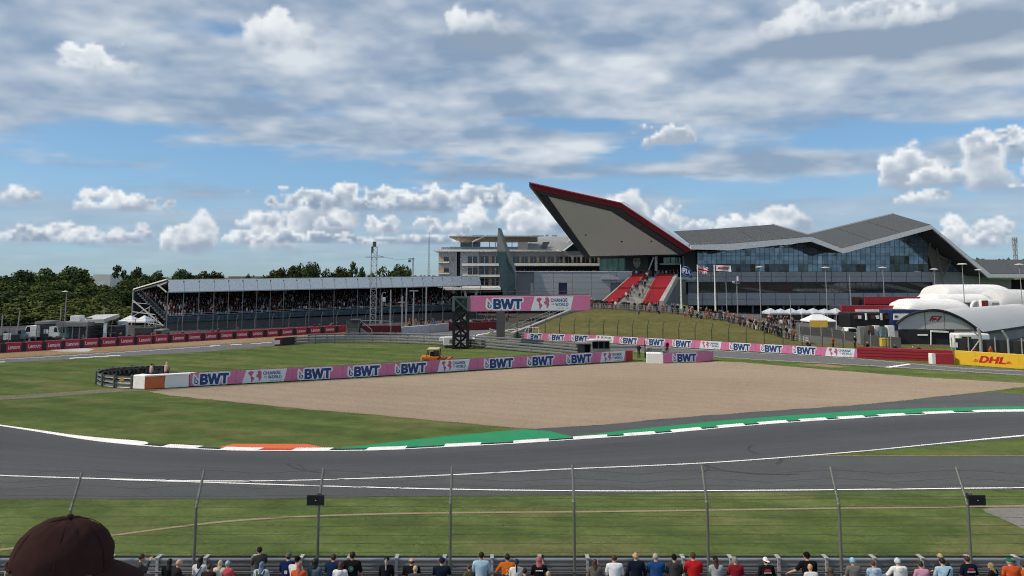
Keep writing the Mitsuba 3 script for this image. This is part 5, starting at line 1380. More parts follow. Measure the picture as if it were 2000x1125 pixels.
# poles in front of the right half of the stand
for px, top, base, lab in [(745, 574, 650, 'hooked lamp pole before the crowd right of the lattice mast'), (762, 566, 650, 'plain grey pole second right of the lattice mast'), (785, 578, 649, 'grey pole with a short cross arm before the crowd'), (793, 562, 648, 'tall plain pole left of the floodlight pole'), (807, 568, 647, 'floodlight pole with a flat top bar near the right end of the stand'), (832, 560, 646, 'thin pole near the right end of the covered stand')]:
    f = gp(px, base); z = at(px, top, f[1])[2]; k = thing('pole', lab, 'pole')
    obj('shaft', tube([f, [f[0], f[1], z]], [.13, .10], 6), POLE, k)
    if px == 745:
        obj('hook', tube([[f[0], f[1], z], [f[0] + .25, f[1], z + .25], [f[0] + .6, f[1], z + .1]], .06, 5), POLE, k); obj('lamp', rbox([f[0] + .35, f[1] - .1, z - 1.2], (.45, .4, .7)), LAMPM, k)
    if px in (785, 807):
        obj('cross_arm', bar([f[0] - .7, f[1], z - (0 if px == 807 else 1.0)], [f[0] + .7, f[1], z - (0 if px == 807 else 1.0)], .16), POLE, k)
# ------------------------------------------------------------------ debris fences: posts with bent tops, cables
def fence(key, pts, n, h, crank, side, ncab, pm, cm, r=.045, cr=.012, mid=None):
    P = lin(pts, n)
    t = np.gradient(P, axis=0); t /= np.linalg.norm(t, axis=1, keepdims=True)
    nn = np.stack([-t[:, 1], t[:, 0], 0 * t[:, 0]], 1) * side
    for p, q in zip(P, nn):
        obj('post', tube([p, p + [0, 0, h - crank], p + [0, 0, h - crank * .92] + q * .03, p + [0, 0, h] + q * crank * .55], r, 6), pm, key)
    for z in np.linspace(.25, h - .05, ncab):
        off = max(0, z - (h - crank)) / crank * crank * .55
        obj('cable', tube(P + [0, 0, z] + nn * off, cr, 4, False), cm, key)
GREENP = mat('post_green', (.055, .08, .045), .6)
CABLE = mat('cable_steel', (.10, .10, .10), .5, .3)
bf = thing('debris_fence', 'dark green bent-topped fence posts along the grass bank behind the pink boards', 'fence')
bp = [gp(x, y) + [0, .8, 0] for x, y in ((1010, 663), (1160, 669), (1357, 680.5), (1560, 693), (1675, 699.5), (1740, 703))]
fence(bf, bp, 23, 3.0, .75, 1, 4, GREENP, CABLE, .06, .009)
lf = thing('debris_fence', 'grey fence of bent-topped posts behind the red boards in front of the truck park', 'fence')
fence(lf, [SP0 - ns * .9 + us * 2, SP0 - ns * .9 + us * 92], 34, 3.2, .8, -1, 8, mat('post_dull', (.12, .125, .13), .6), CABLE, .045, .012)

# ------------------------------------------------------------------ truck park at the far left
def panel_box(key, px0, px1, top, base_y, depth, m, name, side=None):
    a = gp(px0, base_y); Y = a[1]; b = at(px1, base_y, Y); z = at((px0 + px1) / 2, top, Y)[2]
    obj(name, rbox(((a[0] + b[0]) / 2, Y + depth / 2, .0), (b[0] - a[0], depth, z), .05), m, key)
    return a[0], b[0], Y, z
WVAN = dirty('van_white', (.66, .68, .70), .12, .8, .3)
TRUCK = dirty('truck_dark', (.035, .04, .048), .3, .8, .5)
TEALV = dirty('van_teal', (.10, .17, .19), .2, .8, .35)
GREYC = dirty('cabin_grey', (.17, .18, .19), .3, .8, .6)
BROWNW = mat('brown_wall', (.09, .065, .05), .8)
WHEEL = mat('wheel_black', (.015, .015, .016), .8)
def wheel(c, r, w):
    """axis along x"""
    m = trimesh.creation.cylinder(radius=r, height=w, sections=14); v = np.asarray(m.vertices)
    return np.stack([v[:, 2], v[:, 0], v[:, 1]], 1) + c, np.asarray(m.faces)
def wheel_y(c, r, w):
    m = trimesh.creation.cylinder(radius=r, height=w, sections=14); v = np.asarray(m.vertices)
    return np.stack([v[:, 0], v[:, 2], v[:, 1]], 1) + c, np.asarray(m.faces)
def van(px0, px1, top, base_y, m, lab, flip=1, pickup=False):
    """side-on van or pickup: body profile, windows, wheels"""
    a = gp(px0, base_y); Y = a[1]; b = at(px1, base_y, Y); L = b[0] - a[0]; H = at(px0, top, Y)[2]
    k = thing('van' if not pickup else 'pickup_truck', lab, 'van' if not pickup else 'pickup truck')
    pr = [(0, .28), (.0, .55), (.03, .97), (.55, 1.0), (.72, .98), (.86, .6), (.99, .5), (1, .28)] if not pickup else [(0, .28), (0, .62), (.40, .62), (.45, .98), (.68, 1.0), (.80, .66), (.99, .56), (1, .28)]
    if flip < 0: pr = [(1 - x, y) for x, y in pr][::-1]
    poly = Polygon([(x * L, y * H) for x, y in pr]).buffer(.04).buffer(-.03)
    obj('body', plate(poly, [a[0], Y + 1.9, 0], (1, 0, 0), (0, 0, 1), (0, -1, 0), 1.9), m, k)
    w = [(.45, .62), (.47, .92), (.68, .92), (.79, .62)] if not pickup else [(.46, .66), (.49, .92), (.67, .92), (.76, .66)]
    if flip < 0: w = [(1 - x, y) for x, y in w][::-1]
    obj('window', plate(Polygon([(x * L, y * H) for x, y in w]), [a[0], Y - .0, 0], (1, 0, 0), (0, 0, 1), (0, -1, 0), .015), WIND, k)
    for t in (.2, .8):
        obj('wheel', wheel_y(np.array([a[0] + t * L, Y + .12, H * .19]), H * .19, .24), WHEEL, k)
    return k
van(22, 47, 644, 669, TEALV, 'teal pickup parked at the far left of the truck park', pickup=True)
van(42, 70, 636, 668, WVAN, 'white van parked beside the dark container at far left', -1)
van(94, 116, 637, 667, WVAN, 'white van between the dark container and the grey cabin')
van(114, 134, 640, 667, TEALV, 'teal van in front of the grey cabin', -1)
k = thing('notice_board', 'white framed notice board on legs at the far left', 'board')
a = gp(5, 672); b = at(20, 672, a[1]); z1 = at(5, 664, a[1])[2]; z2_ = at(5, 651, a[1])[2]
obj('face', obox([a[0], a[1], z1], [b[0] - a[0], 0, 0], [0, .06, 0], (0, 0, z2_ - z1)), WVAN, k)
for x in (a[0] + .05, b[0] - .1): obj('leg', box(x, x + .06, a[1] + .07, a[1] + .13, 0, z1 + .1), STEEL, k)
k = thing('container', 'dark container with a grey top and a pale window at far left', 'container')
x0, x1, Y, z = panel_box(k, 68, 93, 633, 667, 2.4, TRUCK, 'body')
obj('roof', box(x0 - .1, x1 + .1, Y - .1, Y + 2.5, z, z + .35), GREYC, k); obj('window', box(x0 + 1.1, x0 + 1.7, Y - .02, Y, z * .45, z * .7), WVAN, k)  # window is a plain box in the white of the vans
for i in range(5): obj('rib', box(x0 + .3 * i + .1, x0 + .3 * i + .16, Y - .04, Y, .1, z - .1), TRUCK, k)
k = thing('cabin', 'grey flat-roofed site cabin with a dark open front', 'cabin')
x0, x1, Y, z = panel_box(k, 130, 172, 637, 667, 3, TRUCK, 'front')
obj('roof', box(x0 - 1.2, x1 + .1, Y - .6, Y + 3, z, z + .55), GREYC, k)
for x in np.linspace(x0, x1 - .1, 4): obj('pillar', box(x, x + .1, Y - .5, Y - .4, 0, z), GREYC, k)
obj('roof_unit', rbox((x0 + .4, Y + 1.5, z + .55), (1.3, 1.2, .75)), WVAN, k); obj('roof_unit', rbox((x0 + 2.0, Y + 1.5, z + .55), (.6, .6, .5)), GREYC, k)
k = thing('awning', 'long white-topped truck awning with a brown wall below it', 'awning')
x0, x1, Y, z = panel_box(k, 178, 190, 631, 664, 3, BROWNW, 'wall')
xa, xb_ = at(166, 631, Y)[0], at(214, 631, Y)[0]
obj('canopy', obox([xa, Y - 1.5, z], [xb_ - xa, 0, .12], [0, 4, .5], (0, 0, .5)), mat('awning_grey', (.42, .43, .44), .7), k)
for px in (170, 213): obj('pole', box(at(px, 631, Y)[0], at(px, 631, Y)[0] + .35, Y - 1.4, Y - 1.1, 0, z + .1), WVAN, k)
k = thing('trailer', 'black box trailer between the awning and the white tent', 'trailer')
x0, x1, Y, z = panel_box(k, 191, 226, 637, 664, 2.6, TRUCK, 'body')
obj('top_rail', cat(bar([x0, Y - .05, z], [x1, Y - .05, z], .12), bar([x0, Y - .05, z * .55], [x1, Y - .05, z * .55], .08)), GREYC, k)
for x in np.linspace(x0 + .3, x1 - .3, 3): obj('wheel', wheel_y(np.array([x, Y - .05, .35]), .35, .2), WHEEL, k)
k = thing('tent', 'white-sided peaked tent at the open end of the grandstand', 'tent')
x0, x1, Y, z = panel_box(k, 228, 249, 628, 661, .15, WVAN, 'side_cloth')
xr = at(284, 628, Y)[0]
for q0, q1 in ((x0 - .1, (x0 + xr) / 2 + .2), ((x0 + xr) / 2 + .2, xr)):
    c = [(q0, Y, z), (q1, Y, z), (q1, Y + 3, z), (q0, Y + 3, z)]
    obj('roof', hull([*c, ((q0 + q1) / 2 - .1, Y + 1.5, z + .75), ((q0 + q1) / 2 + .1, Y + 1.5, z + .75), *[(x, y, zz - .2) for x, y, zz in c]]), WVAN, k)
for x in (x0, xr - .1):
    for y in (Y, Y + 2.9): obj('leg', box(x, x + .08, y, y + .08, 0, z), STEEL, k)
k = thing('box_truck', 'dark box truck parked right of the white tent under the stand end', 'truck')
x0, x1, Y, z = panel_box(k, 262, 296, 640, 662, 2.4, TRUCK, 'box')
obj('cab', rbox((x1 + .75, Y + 1.2, .3), (1.4, 2.2, z * .62), .1), GREYC, k); obj('window', box(x1 + .5, x1 + 1.3, Y + .06, Y + .09, z * .5, z * .75), WIND, k)
for x in (x0 + .6, x1 - .5, x1 + .9): obj('wheel', wheel_y(np.array([x, Y + .05, .4]), .4, .25), WHEEL, k)
k = thing('car', 'dark car parked in front of the bushes at far left', 'car')
x0, x1, Y, z = panel_box(k, -6, 22, 654, 672, 1.7, TRUCK, 'lower_body')
obj('upper_body', hull([(x, y, zz) for x, zz in ((x0 + .5, z), (x1 - .4, z), (x0 + .9, z + .55), (x1 - 1.0, z + .55)) for y in (Y + .1, Y + 1.6)]), WIND, k)
for x in (x0 + .5, x1 - .5): obj('wheel', wheel_y(np.array([x, Y + .03, .3]), .3, .2), WHEEL, k)
for px, top, base, lab in [(32, 606, 662, 'leaning wooden pole at the far left of the truck park'), (126, 570, 640, 'street lamp half hidden in the bushes at left'), (116, 600, 655, 'thin grey post left of the street lamp in the bushes'), (201, 600, 652, 'thin grey post before the bushes above the white-topped awning'), (2, 615, 660, 'thin post at the left frame edge')]:
    f = gp(px, base); z = at(px, top, f[1])[2]; k = thing('pole', lab, 'pole')
    obj('shaft', tube([f, [f[0] + (.25 if px == 32 else 0), f[1], z]], [.12, .08], 6), POLE, k)
    if px == 126: obj('lamp_head', revolve([(0, .2), (.3, .1), (.5, 0), (0, -.1)], (f[0] - .3, f[1], z), 10), LAMPM, k, smooth=40)
# white block beyond the trees
solo('far_building', cat(box(at(182, 545, 420)[0], at(215.5, 545, 420)[0], 420, 440, 0, at(200, 536, 420)[2]), hull([(at(190, 545, 419)[0], 419, 0), (at(203, 545, 419)[0], 419, 0), (at(194, 545, 419)[0], 419, at(194, 558, 419)[2]), (at(203, 545, 419)[0], 419, at(200, 551, 419)[2]), (at(198, 545, 425)[0], 425, 0)])), dirty('far_white', (.50, .53, .57), .1, .1, .8), 'plain pale block of a building rising beyond the wood', 'building')
solo('far_roof', box(at(446, 545, 300)[0], at(522, 545, 300)[0], 300, 320, 0, at(480, 539.6, 300)[2]), GREYC, 'long low dark roof just above the grandstand roof', 'building')

# ------------------------------------------------------------------ marshal post, generator, recovery tractor, low shelters
k = thing('marshal_post', 'dark meshed marshal platform at the right end of the red boards', 'platform')
f = gp(676, 658); z = at(676, 626, f[1])[2]
w = at(701, 658, f[1])[0] - f[0]
obj('deck', box(f[0], f[0] + w, f[1], f[1] + 2.4, z - 1.2, z - 1.05), STEEL_D, k)
for x in (0, w - .12):
    for y in (0, 2.2): obj('leg', box(f[0] + x, f[0] + x + .12, f[1] + y, f[1] + y + .12, 0, z), STEEL_D, k)
obj('mesh_side', box(f[0] + .1, f[0] + w - .1, f[1] + .02, f[1] + .05, z - 1.05, z - .05), mat('scrim', (.05, .055, .058), .9), k)
obj('roof', box(f[0] + .4, f[0] + w + .1, f[1] - .1, f[1] + 2.5, z, z + .12), TRUCK, k)
obj('skirt', box(f[0] + .15, f[0] + w - .15, f[1] + .1, f[1] + .14, 0, z - 1.25), mat('scrim_grey', (.13, .135, .135), .9), k)
stx = f[0] + w
obj('stair', hull([(stx + .1, f[1] + .3, 0), (stx + 1.7, f[1] + .3, 0), (stx + .1, f[1] + .3, z - 1.1), (stx + .1, f[1] + 1.2, 0), (stx + 1.7, f[1] + 1.2, 0), (stx + .1, f[1] + 1.2, z - 1.1)]), mat('stair_grey', (.2, .2, .2), .8), k)
obj('hand_rail', cat(bar((stx + .1, f[1] + .2, z), (stx + 1.8, f[1] + .2, 1.0), .06), bar((stx + 1.8, f[1] + .2, 0), (stx + 1.8, f[1] + .2, 1.05), .06), bar((stx + .1, f[1] + .2, z), (stx + 4.5, f[1] + .2, z - .1), .06), bar((stx + 4.5, f[1] + .2, 0), (stx + 4.5, f[1] + .2, z - .1), .06)), STEEL, k)
k = thing('generator_trailer', 'white generator trailer parked left of the black gantry tower', 'trailer')
f = gp(858, 680.5); wd = at(885.5, 680, f[1])[0] - f[0]
obj('body', rbox((f[0] + wd * .64, f[1] + .8, .32), (wd * .7, 1.5, 1.0), .06), WVAN, k); obj('canopy', rbox((f[0] + wd * .2, f[1] + .8, .78), (wd * .42, 1.3, .5), .05), WVAN, k)
obj('grille', box(f[0] + wd * .72, f[0] + wd * .92, f[1] + .03, f[1] + .05, .6, 1.05), GREYC, k)
for x in (.5, .78): obj('wheel', wheel_y(np.array([f[0] + wd * x, f[1] + .15, .25]), .25, .18), WHEEL, k)
obj('draw_bar', bar((f[0] - .4, f[1] + .8, .3), (f[0] + wd * .4, f[1] + .8, .35), .08), STEEL_D, k)
TORA = dirty('tractor_orange', (.56, .135, .010), .3, 1.2, .4)
k = thing('recovery_tractor', 'orange recovery tractor with a tan cab roof behind the pink barrier', 'tractor')
f = at(821, 706, 71.5); f[2] = 0; wd = at(893, 706, 71.5)[0] - f[0]
def tb(x0, x1, y0, y1, z0, z1, m, name, ch=.05): obj(name, rbox((f[0] + (x0 + x1) / 2 * wd, f[1] + (y0 + y1) / 2, z0), ((x1 - x0) * wd, y1 - y0, z1 - z0), ch), m, k)
tb(.0, .60, 0, 1.7, .45, 1.18, TORA, 'body'); tb(.55, .82, .15, 1.5, .5, 1.05, TORA, 'bonnet'); tb(.02, .9, .3, 1.4, .3, .5, BLACKM, 'chassis')
for x, r_ in ((.17, .48), (.70, .42)):
    for y in (-.05, 1.75):
        wk = obj('wheel', wheel_y(np.array([f[0] + wd * x, f[1] + y, r_]), r_, .32), WHEEL, k); obj('rim', wheel_y(np.array([f[0] + wd * x, f[1] + y, r_]), r_ * .5, .35), TORA, wk)
for x in (.16, .36, .52):
    for y in (.1, 1.55): obj('cab_post', bar((f[0] + wd * x, f[1] + y, 1.1), (f[0] + wd * (x + .03 * (.36 - x) / .2), f[1] + y, 1.78), .07), BLACKM, k)
tb(.17, .50, .0, 1.7, 1.76, 1.90, mat('cab_tan', (.42, .36, .22), .6), 'cab_roof'); tb(.24, .34, .5, 1.2, 1.1, 1.55, BLACKM, 'seat')
obj('cab_glass', box(f[0] + wd * .37, f[0] + wd * .51, f[1] + .13, f[1] + .15, 1.2, 1.72), WIND, k)
obj('lift_arm', hull([(f[0] + wd * .05, f[1] + .1, 1.05), (f[0] + wd * .05, f[1] + .3, 1.25), (f[0] + wd * .86, f[1] + .1, .9), (f[0] + wd * .86, f[1] + .3, 1.05), (f[0] + wd * .05, f[1] + .3, 1.05), (f[0] + wd * .86, f[1] + .3, .9)]), TORA, k)
obj('lift_arm', hull([(f[0] + wd * .84, f[1] + .1, 1.1), (f[0] + wd * .84, f[1] + .3, 1.1), (f[0] + wd * 1.0, f[1] + .1, .55), (f[0] + wd * 1.0, f[1] + .3, .7), (f[0] + wd * .95, f[1] + .2, .5)]), TORA, k)
for t, h in ((.45, .95), (.62, .9), (.78, .92)): obj('hydraulic_ram', bar((f[0] + wd * t, f[1] - .02, h), (f[0] + wd * (t + .1), f[1] - .02, h + .25), .08), BLACKM, k)
obj('hazard_plate', box(f[0] + wd * .0, f[0] + wd * .05, f[1] - .03, f[1] - .01, .75, 1.15), mat('hazard_yellow', (.6, .42, .05), .6), k)
k = thing('marshal_shelter', 'dark open-sided marshal shelter with a grey roof behind the pink boards', 'shelter')
f = gp(1128, 692); wd = at(1155, 692, f[1])[0] - f[0]
obj('side', box(f[0], f[0] + .8, f[1], f[1] + 1.8, 0, 1.1), TRUCK, k); obj('side', box(f[0] + wd - .1, f[0] + wd, f[1], f[1] + 1.8, 0, 1.1), GREYC, k); obj('roof', box(f[0] - .05, f[0] + wd + .05, f[1] - .1, f[1] + 1.9, 1.1, 1.2), GREYC, k); obj('back', box(f[0] + .8, f[0] + wd - .1, f[1] + 1.7, f[1] + 1.8, 0, 1.1), TRUCK, k)
k = thing('marshal_shelter', 'grey-framed glazed marshal shelter left of the gap in the barriers', 'shelter')
f = gp(1157, 694); wd = at(1192, 694, f[1])[0] - f[0]
obj('front', box(f[0], f[0] + wd, f[1], f[1] + .06, 0, .7), GREYC, k)
obj('roof', rbox((f[0] + wd / 2, f[1] + 1, 1.5), (wd + .2, 2.2, .14)), mat('roof_pale', (.4, .41, .42), .6), k)
for x in np.linspace(0, wd - .08, 4):
    obj('frame_post', box(f[0] + x, f[0] + x + .08, f[1], f[1] + .08, .7, 1.5), STEEL_D, k)
obj('glazing', box(f[0], f[0] + wd, f[1] + .9, f[1] + .94, 0, 1.5), WIND, k)
obj('side', box(f[0], f[0] + .05, f[1] + .1, f[1] + 1.9, 0, 1.45), GREYC, k)
obj('bundle', tube([(f[0] - .6, f[1], 1.55), (f[0] + .5, f[1], 1.62)], .15, 8), WVAN, k)
k = thing('equipment_stack', 'grey covered equipment stack behind the white padded barrier end', 'equipment')
f = gp(1262, 699); wd = at(1293, 699, f[1])[0] - f[0]
for i in range(4): obj('drum', tube([(f[0] + .3 + i * .5, f[1], .3 + .02 * i), (f[0] + .45 + i * .5, f[1] + 1.2, .75)], .38, 9), GREYC, k)
obj('cover', rbox((f[0] + wd / 2, f[1] + .7, .55), (wd, 1.2, .5), .12), dirty('tarp_grey', (.2, .205, .2), .35, 1.5, .8), k)
obj('post', bar((f[0] - .1, f[1], 0), (f[0] - .1, f[1], 1.75), .1), BLACKM, k)
k = thing('white_rail_frame', 'low white tubular frame at the left end of the sunlit pink barrier', 'frame')
f = gp(1024, 661); wd = at(1052, 661, f[1])[0] - f[0]
zt_ = at(1030, 640, f[1])[2]
obj('frame', cat(tube([(f[0], f[1], 0), (f[0] + .1, f[1], zt_ * .7), (f[0] + .4, f[1], zt_), (f[0] + wd, f[1], zt_), (f[0] + wd + .05, f[1], zt_ * .8), (f[0] + wd, f[1], 0)], .05, 6)), WPOLE, k)
for t in (.3, .6): obj('upright', tube([(f[0] + wd * t, f[1], 0), (f[0] + wd * t, f[1], zt_)], .035, 5), WPOLE, k)

# ------------------------------------------------------------------ paddock tents and motorhomes on the right
TENT = dirty('tent_white', (.70, .72, .74), .10, .5, .6)
TENTG = dirty('tent_grey', (.40, .41, .42), .18, .35, .55)
for i, (px, Y) in enumerate(((1513, 128), (1533, 129), (1554, 128), (1576, 127), (1598, 126), (1620, 125), (1643, 124))):
    lab = ['first', 'second', 'third', 'fourth', 'fifth', 'sixth', 'last'][i] + ' peaked white canopy from the left in the row below the glass front'
    k = thing('canopy', lab, 'canopy')
    c = at(px, 611, Y); w = 10.2 / 1500 * Y * 1.02; z = c[2]
    b = [(c[0] + sx * w, Y + 2 + sy * 2.2, z) for sx in (-1, 1) for sy in (-1, 1)]
    pk_ = at(px, 602.5 + (i % 2), Y)[2]
    obj('roof', hull([*b, (c[0], Y + 2, pk_), *[(x, y, zz - .25) for x, y, zz in b]]), mat('canopy_grey', (.40, .44, .50), .8) if 'mat_canopy_grey' not in scene else 'mat_canopy_grey', k)  # white cloth with its bluish shade put into the colour
    for sx in (-1, 1):
        for sy in (-1, 1): obj('leg', box(c[0] + sx * w * .97 - .04, c[0] + sx * w * .97 + .04, Y + 2 + sy * 2.1 - .04, Y + 2 + sy * 2.1 + .04, gz1(c[0], Y) - .1, z - .2), STEEL, k)
def unit(name, lab, cat_, px0, px1, y0, y1, Y, depth, m, part='body', ground=True):
    k = thing(name, lab, cat_)
    a, b = at(px0, y1, Y), at(px1, y1, Y); z1_ = at(px0, y0, Y)[2]; z0_ = 0.0 if ground else a[2]
    obj(part, rbox(((a[0] + b[0]) / 2, Y + depth / 2, z0_), (b[0] - a[0], depth, z1_ - z0_), .08), m, k)
    return k, a[0], b[0], z0_, z1_
k, x0, x1, z0_, z1_ = unit('canopy_shade', 'long dark box standing in for the shade beneath the white canopies', 'marquee', 1502, 1665, 612, 640, 134, 4, VOID)  # dark box added as the shade under the canopies
k, x0, x1, z0_, z1_ = unit('motorhome', 'long red-roofed team motorhome behind, below the cladding band', 'motorhome', 1689, 1830, 581, 600, 132, 5, mat('motor_dark', (.025, .01, .012), .5))
obj('red_fascia', box(x0 - .1, x1, 131.7, 131.95, z1_ - 1.15, z1_ + .12), RED, k)
k, x0, x1, z0_, z1_ = unit('motorhome', 'red-topped team motorhome with a white awning in front of the other red one', 'motorhome', 1646, 1790, 598, 640, 124, 5, TRUCK)
obj('red_fascia', box(x0 - .2, x1, 123.6, 123.95, z1_ - .95, z1_ + .12), RED, k); obj('white_strip', box(at(1671, 605, 123.5)[0], at(1740, 605, 123.5)[0], 123.4, 123.58, z1_ - 1.15, z1_ - .5), WPAD, k)
k, x0, x1, z0_, z1_ = unit('hospitality_unit', 'black hospitality unit with white posts and small posters', 'hospitality unit', 1660, 1742, 611, 645, 118, 4, mat('unit_black', (.012, .013, .016), .4))
for px in (1690, 1720): obj('post', box(at(px, 620, 117.9)[0], at(px + 3, 620, 117.9)[0], 117.8, 117.98, at(px, 625, 118)[2], z1_ - .05), WPAD, k)
for px, c in ((1668, 0), (1676, 1), (1702, 0), (1711, 1), (1730, 0)): obj('poster', box(at(px, 620, 117.9)[0], at(px + 6, 620, 117.9)[0], 117.85, 117.97, at(px, 622.5, 118)[2], at(px, 616, 118)[2]), (mat('poster_red', (.10, .035, .03), .6) if c == 0 else WPAD), k)
k, x0, x1, z0_, z1_ = unit('hospitality_unit', 'blue-topped hospitality unit with a white sign beside the arched tent', 'hospitality unit', 1743, 1800, 605, 645, 117, 4, mat('unit_blue', (.012, .03, .10), .4))
obj('sign', box(at(1745, 620, 116.9)[0], at(1776, 620, 116.9)[0], 116.8, 116.97, at(1745, 625, 117)[2], at(1745, 612.5, 117)[2]), WPAD, k)
obj('sign_mark', box(at(1748, 620, 116.7)[0], at(1754, 620, 116.7)[0], 116.75, 116.79, at(1745, 620, 117)[2], at(1745, 616, 117)[2]), NAVY, k)
# yellow fronted gazebo
k = thing('gazebo', 'white gazebo with yellow front cloth beside the crowded path', 'gazebo')
Y = 110.0; a, b = at(1581, 627, Y), at(1634, 627, Y); zr = at(1607, 615, Y)[2]; zg = 0.0
rf = [(a[0], Y, a[2]), (b[0], Y, a[2]), (b[0], Y + 3.6, a[2]), (a[0], Y + 3.6, a[2])]
obj('roof', hull([*rf, (a[0] + 1.2, Y + 1.8, zr), (b[0] - 1.4, Y + 1.8, zr), *[(x, y, z - .15) for x, y, z in rf]]), TENT, k)
obj('front_cloth', box(a[0], at(1616, 630, Y)[0], Y - .09, Y - .05, at(1590, 638.5, Y)[2], a[2] + .10), mat('cloth_yellow', (.62, .42, .06), .8), k)
obj('side_cloth', box(b[0] - .06, b[0], Y, Y + 3.6, zg, a[2] - .15), TENT, k)
for x in (a[0] + .05, b[0] - .1): obj('leg', box(x, x + .07, Y + .02, Y + .09, zg, a[2]), STEEL, k)
obj('counter', box(at(1596, 640, Y)[0], at(1612, 640, Y)[0], Y - .6, Y - .1, zg, at(1600, 640, Y)[2]), TRUCK, k)
# F1 tent: a barrel-roofed hall with a grey gable
k = thing('arched_tent', 'big pale barrel-roofed tent with a red mark on its grey arched gable', 'tent')
Y = 97.0
arc_px = [(1751, 633), (1765, 622), (1785, 612.5), (1805, 608), (1822, 606.5), (1840, 608), (1860, 614.5), (1885, 627), (1905, 641), (1917, 650.5)]
arc = spl([at(x, y, Y) for x, y in arc_px], 24)
back = arc + np.array([26.0, 24.0, 0])
n = len(arc); v = np.vstack([arc, back, arc - [0, 0, .12], back - [0, 0, .12]]); i = np.arange(n - 1)
obj('roof', (v, np.vstack([np.stack([i, i + 1, i + n + 1], 1), np.stack([i, i + n + 1, i + n], 1), np.stack([i + 2 * n, i + 3 * n + 1, i + 2 * n + 1], 1), np.stack([i + 2 * n, i + 3 * n, i + 3 * n + 1], 1)])), dirty('tent_roof', (.46, .475, .49), .12, .25, .6), k, smooth=True)
obj('arch_rib', tube(arc + [0, -.05, .05], .16, 8), mat('rib_black', (.02, .022, .026), .6), k)
zb_ = at(1800, 643.5, Y)[2]
for j in range(3):                                   # gable cloth in three bays
    lo_, hi_ = [(1756, 1807), (1808, 1845), (1846, 1914)][j]
    xs_ = np.linspace(lo_, hi_, 12); top_ = [at(x, np.interp(x, [p[0] for p in arc_px], [p[1] for p in arc_px]) + 1.5, Y) for x in xs_]
    pl = [(p[0], max(p[2], zb_ + .02)) for p in top_]
    obj('gable_cloth', plate(Polygon([(pl[0][0], zb_), *pl, (pl[-1][0], zb_)]).buffer(-.02), [0, Y + .25, 0], (1, 0, 0), (0, 0, 1), (0, -1, 0), .06), TENTG, k)
BLK = mat('tent_black', (.016, .017, .02), .6)
for lo_, hi_, m in ((1757, 1817, BLK), (1818, 1853, VOID), (1854, 1866, BLK)):
    a, b = at(lo_, 660, Y), at(hi_, 660, Y); obj('front_wall', box(a[0], b[0] - .03, Y + .1, Y + .3, 0, zb_ - .01), m, k)
obj('door_frame', cat(bar(at(1818, 646.5, Y - .02), at(1852, 648.5, Y - .02), .22), bar(at(1818, 646.5, Y - .02), at(1818, 680, Y - .02), .12)), WPAD, k)
obj('sign_strip', box(at(1793, 655, Y)[0], at(1812, 655, Y)[0], Y - .05, Y + .08, at(1800, 656, Y)[2], at(1800, 652.5, Y)[2]), WPAD, k)
f1 = unary_union([Polygon([(0, 0), (.14, 0), (.36, .42), (.98, .42), (1.10, .62), (.48, .62), (.62, .82), (1.42, .82), (1.56, 1.0), (.46, 1.0), (.30, .88)]), Polygon([(1.02, 0), (1.28, 0), (1.98, 1.0), (1.70, 1.0)]), Polygon([(.34, 0), (.50, 0), (.62, .24), (1.02, .24), (1.10, .40), (.54, .40)])])
o = at(1817, 627.5, Y); wF = at(1843, 627, Y)[0] - o[0]; hF = at(1817, 617, Y)[2] - o[2]
obj('emblem', plate(affinity.scale(f1, wF / 1.98, hF, origin=(0, 0)), [o[0], Y + .18, o[2]], (1, 0, 0), (0, 0, 1), (0, -1, 0), .05), mat('emblem_red', (.36, .01, .015), .5), k)
obj('eave_beam', bar(arc[-1] + [-.1, 0, -.05], back[-1] + [0, 0, -.05], .3), BLK, k)
obj('lower_wall', cat(obox([arc[-1][0], Y + .4, 0], [26, 24, 0], [.1, -.1, 0], (0, 0, 1.5))), GREYC, k)
# white domed roofs behind it
def barrel(lab, px0, px1, ytop, ybase, Y, depth, m, lean=0.0, cap=.35):
    """long inflatable roof lying across the view, with rounded ends"""
    k = thing('domed_roof', lab, 'marquee')
    a, b = at(px0, ybase, Y), at(px1, ybase, Y); h = at(px0, ytop, Y)[2] - a[2]; n_ = 16
    L_ = b[0] - a[0]; rows_ = []
    for t in np.linspace(0, 1, n_):
        e = min(t / cap, (1 - t) / cap, 1); s_ = math.sqrt(max(0, 1 - (1 - e) ** 2)) * .97 + .03
        rows_.append([(a[0] + L_ * t, Y + depth / 2 - depth / 2 * math.cos(g), a[2] - .5 + (h + .5) * s_ * (.12 + .88 * math.sin(g) ** .7 if 0 < g < math.pi else .12)) for g in np.linspace(0, math.pi, 13)])
    v = np.array(rows_).reshape(-1, 3); f_ = []
    for p in range(n_ - 1):
        for q in range(12):
            c = p * 13 + q; f_ += [[c, c + 1, c + 14], [c, c + 14, c + 13]]
    obj('roof_skin', (v, np.array(f_)[:, ::-1]), m, k, smooth=True)
    obj('wall', box(a[0] + .15, b[0] - .15, Y + .12, Y + depth - .12, 0, a[2] - .3), GREYC, k)
    return k
barrel('white domed roof lowest and leftmost, just behind the arched tent', 1771, 1902, 584.5, 601.5, 119, 7, TENT, cap=.18)
barrel('white domed roof in the middle tier beside the lamp post', 1822, 1948, 575, 587, 127, 7, TENT, cap=.12)
barrel('largest white domed roof, highest of the tiers', 1842, 1990, 556, 578, 135, 9, TENT, cap=.12)
barrel('pale grey domed roof at the right edge of the frame', 1948, 2060, 566, 602, 129, 9, dirty('tent_pale_grey', (.52, .54, .56), .12, .3, .6), cap=.3)  # this roof has a pale grey skin
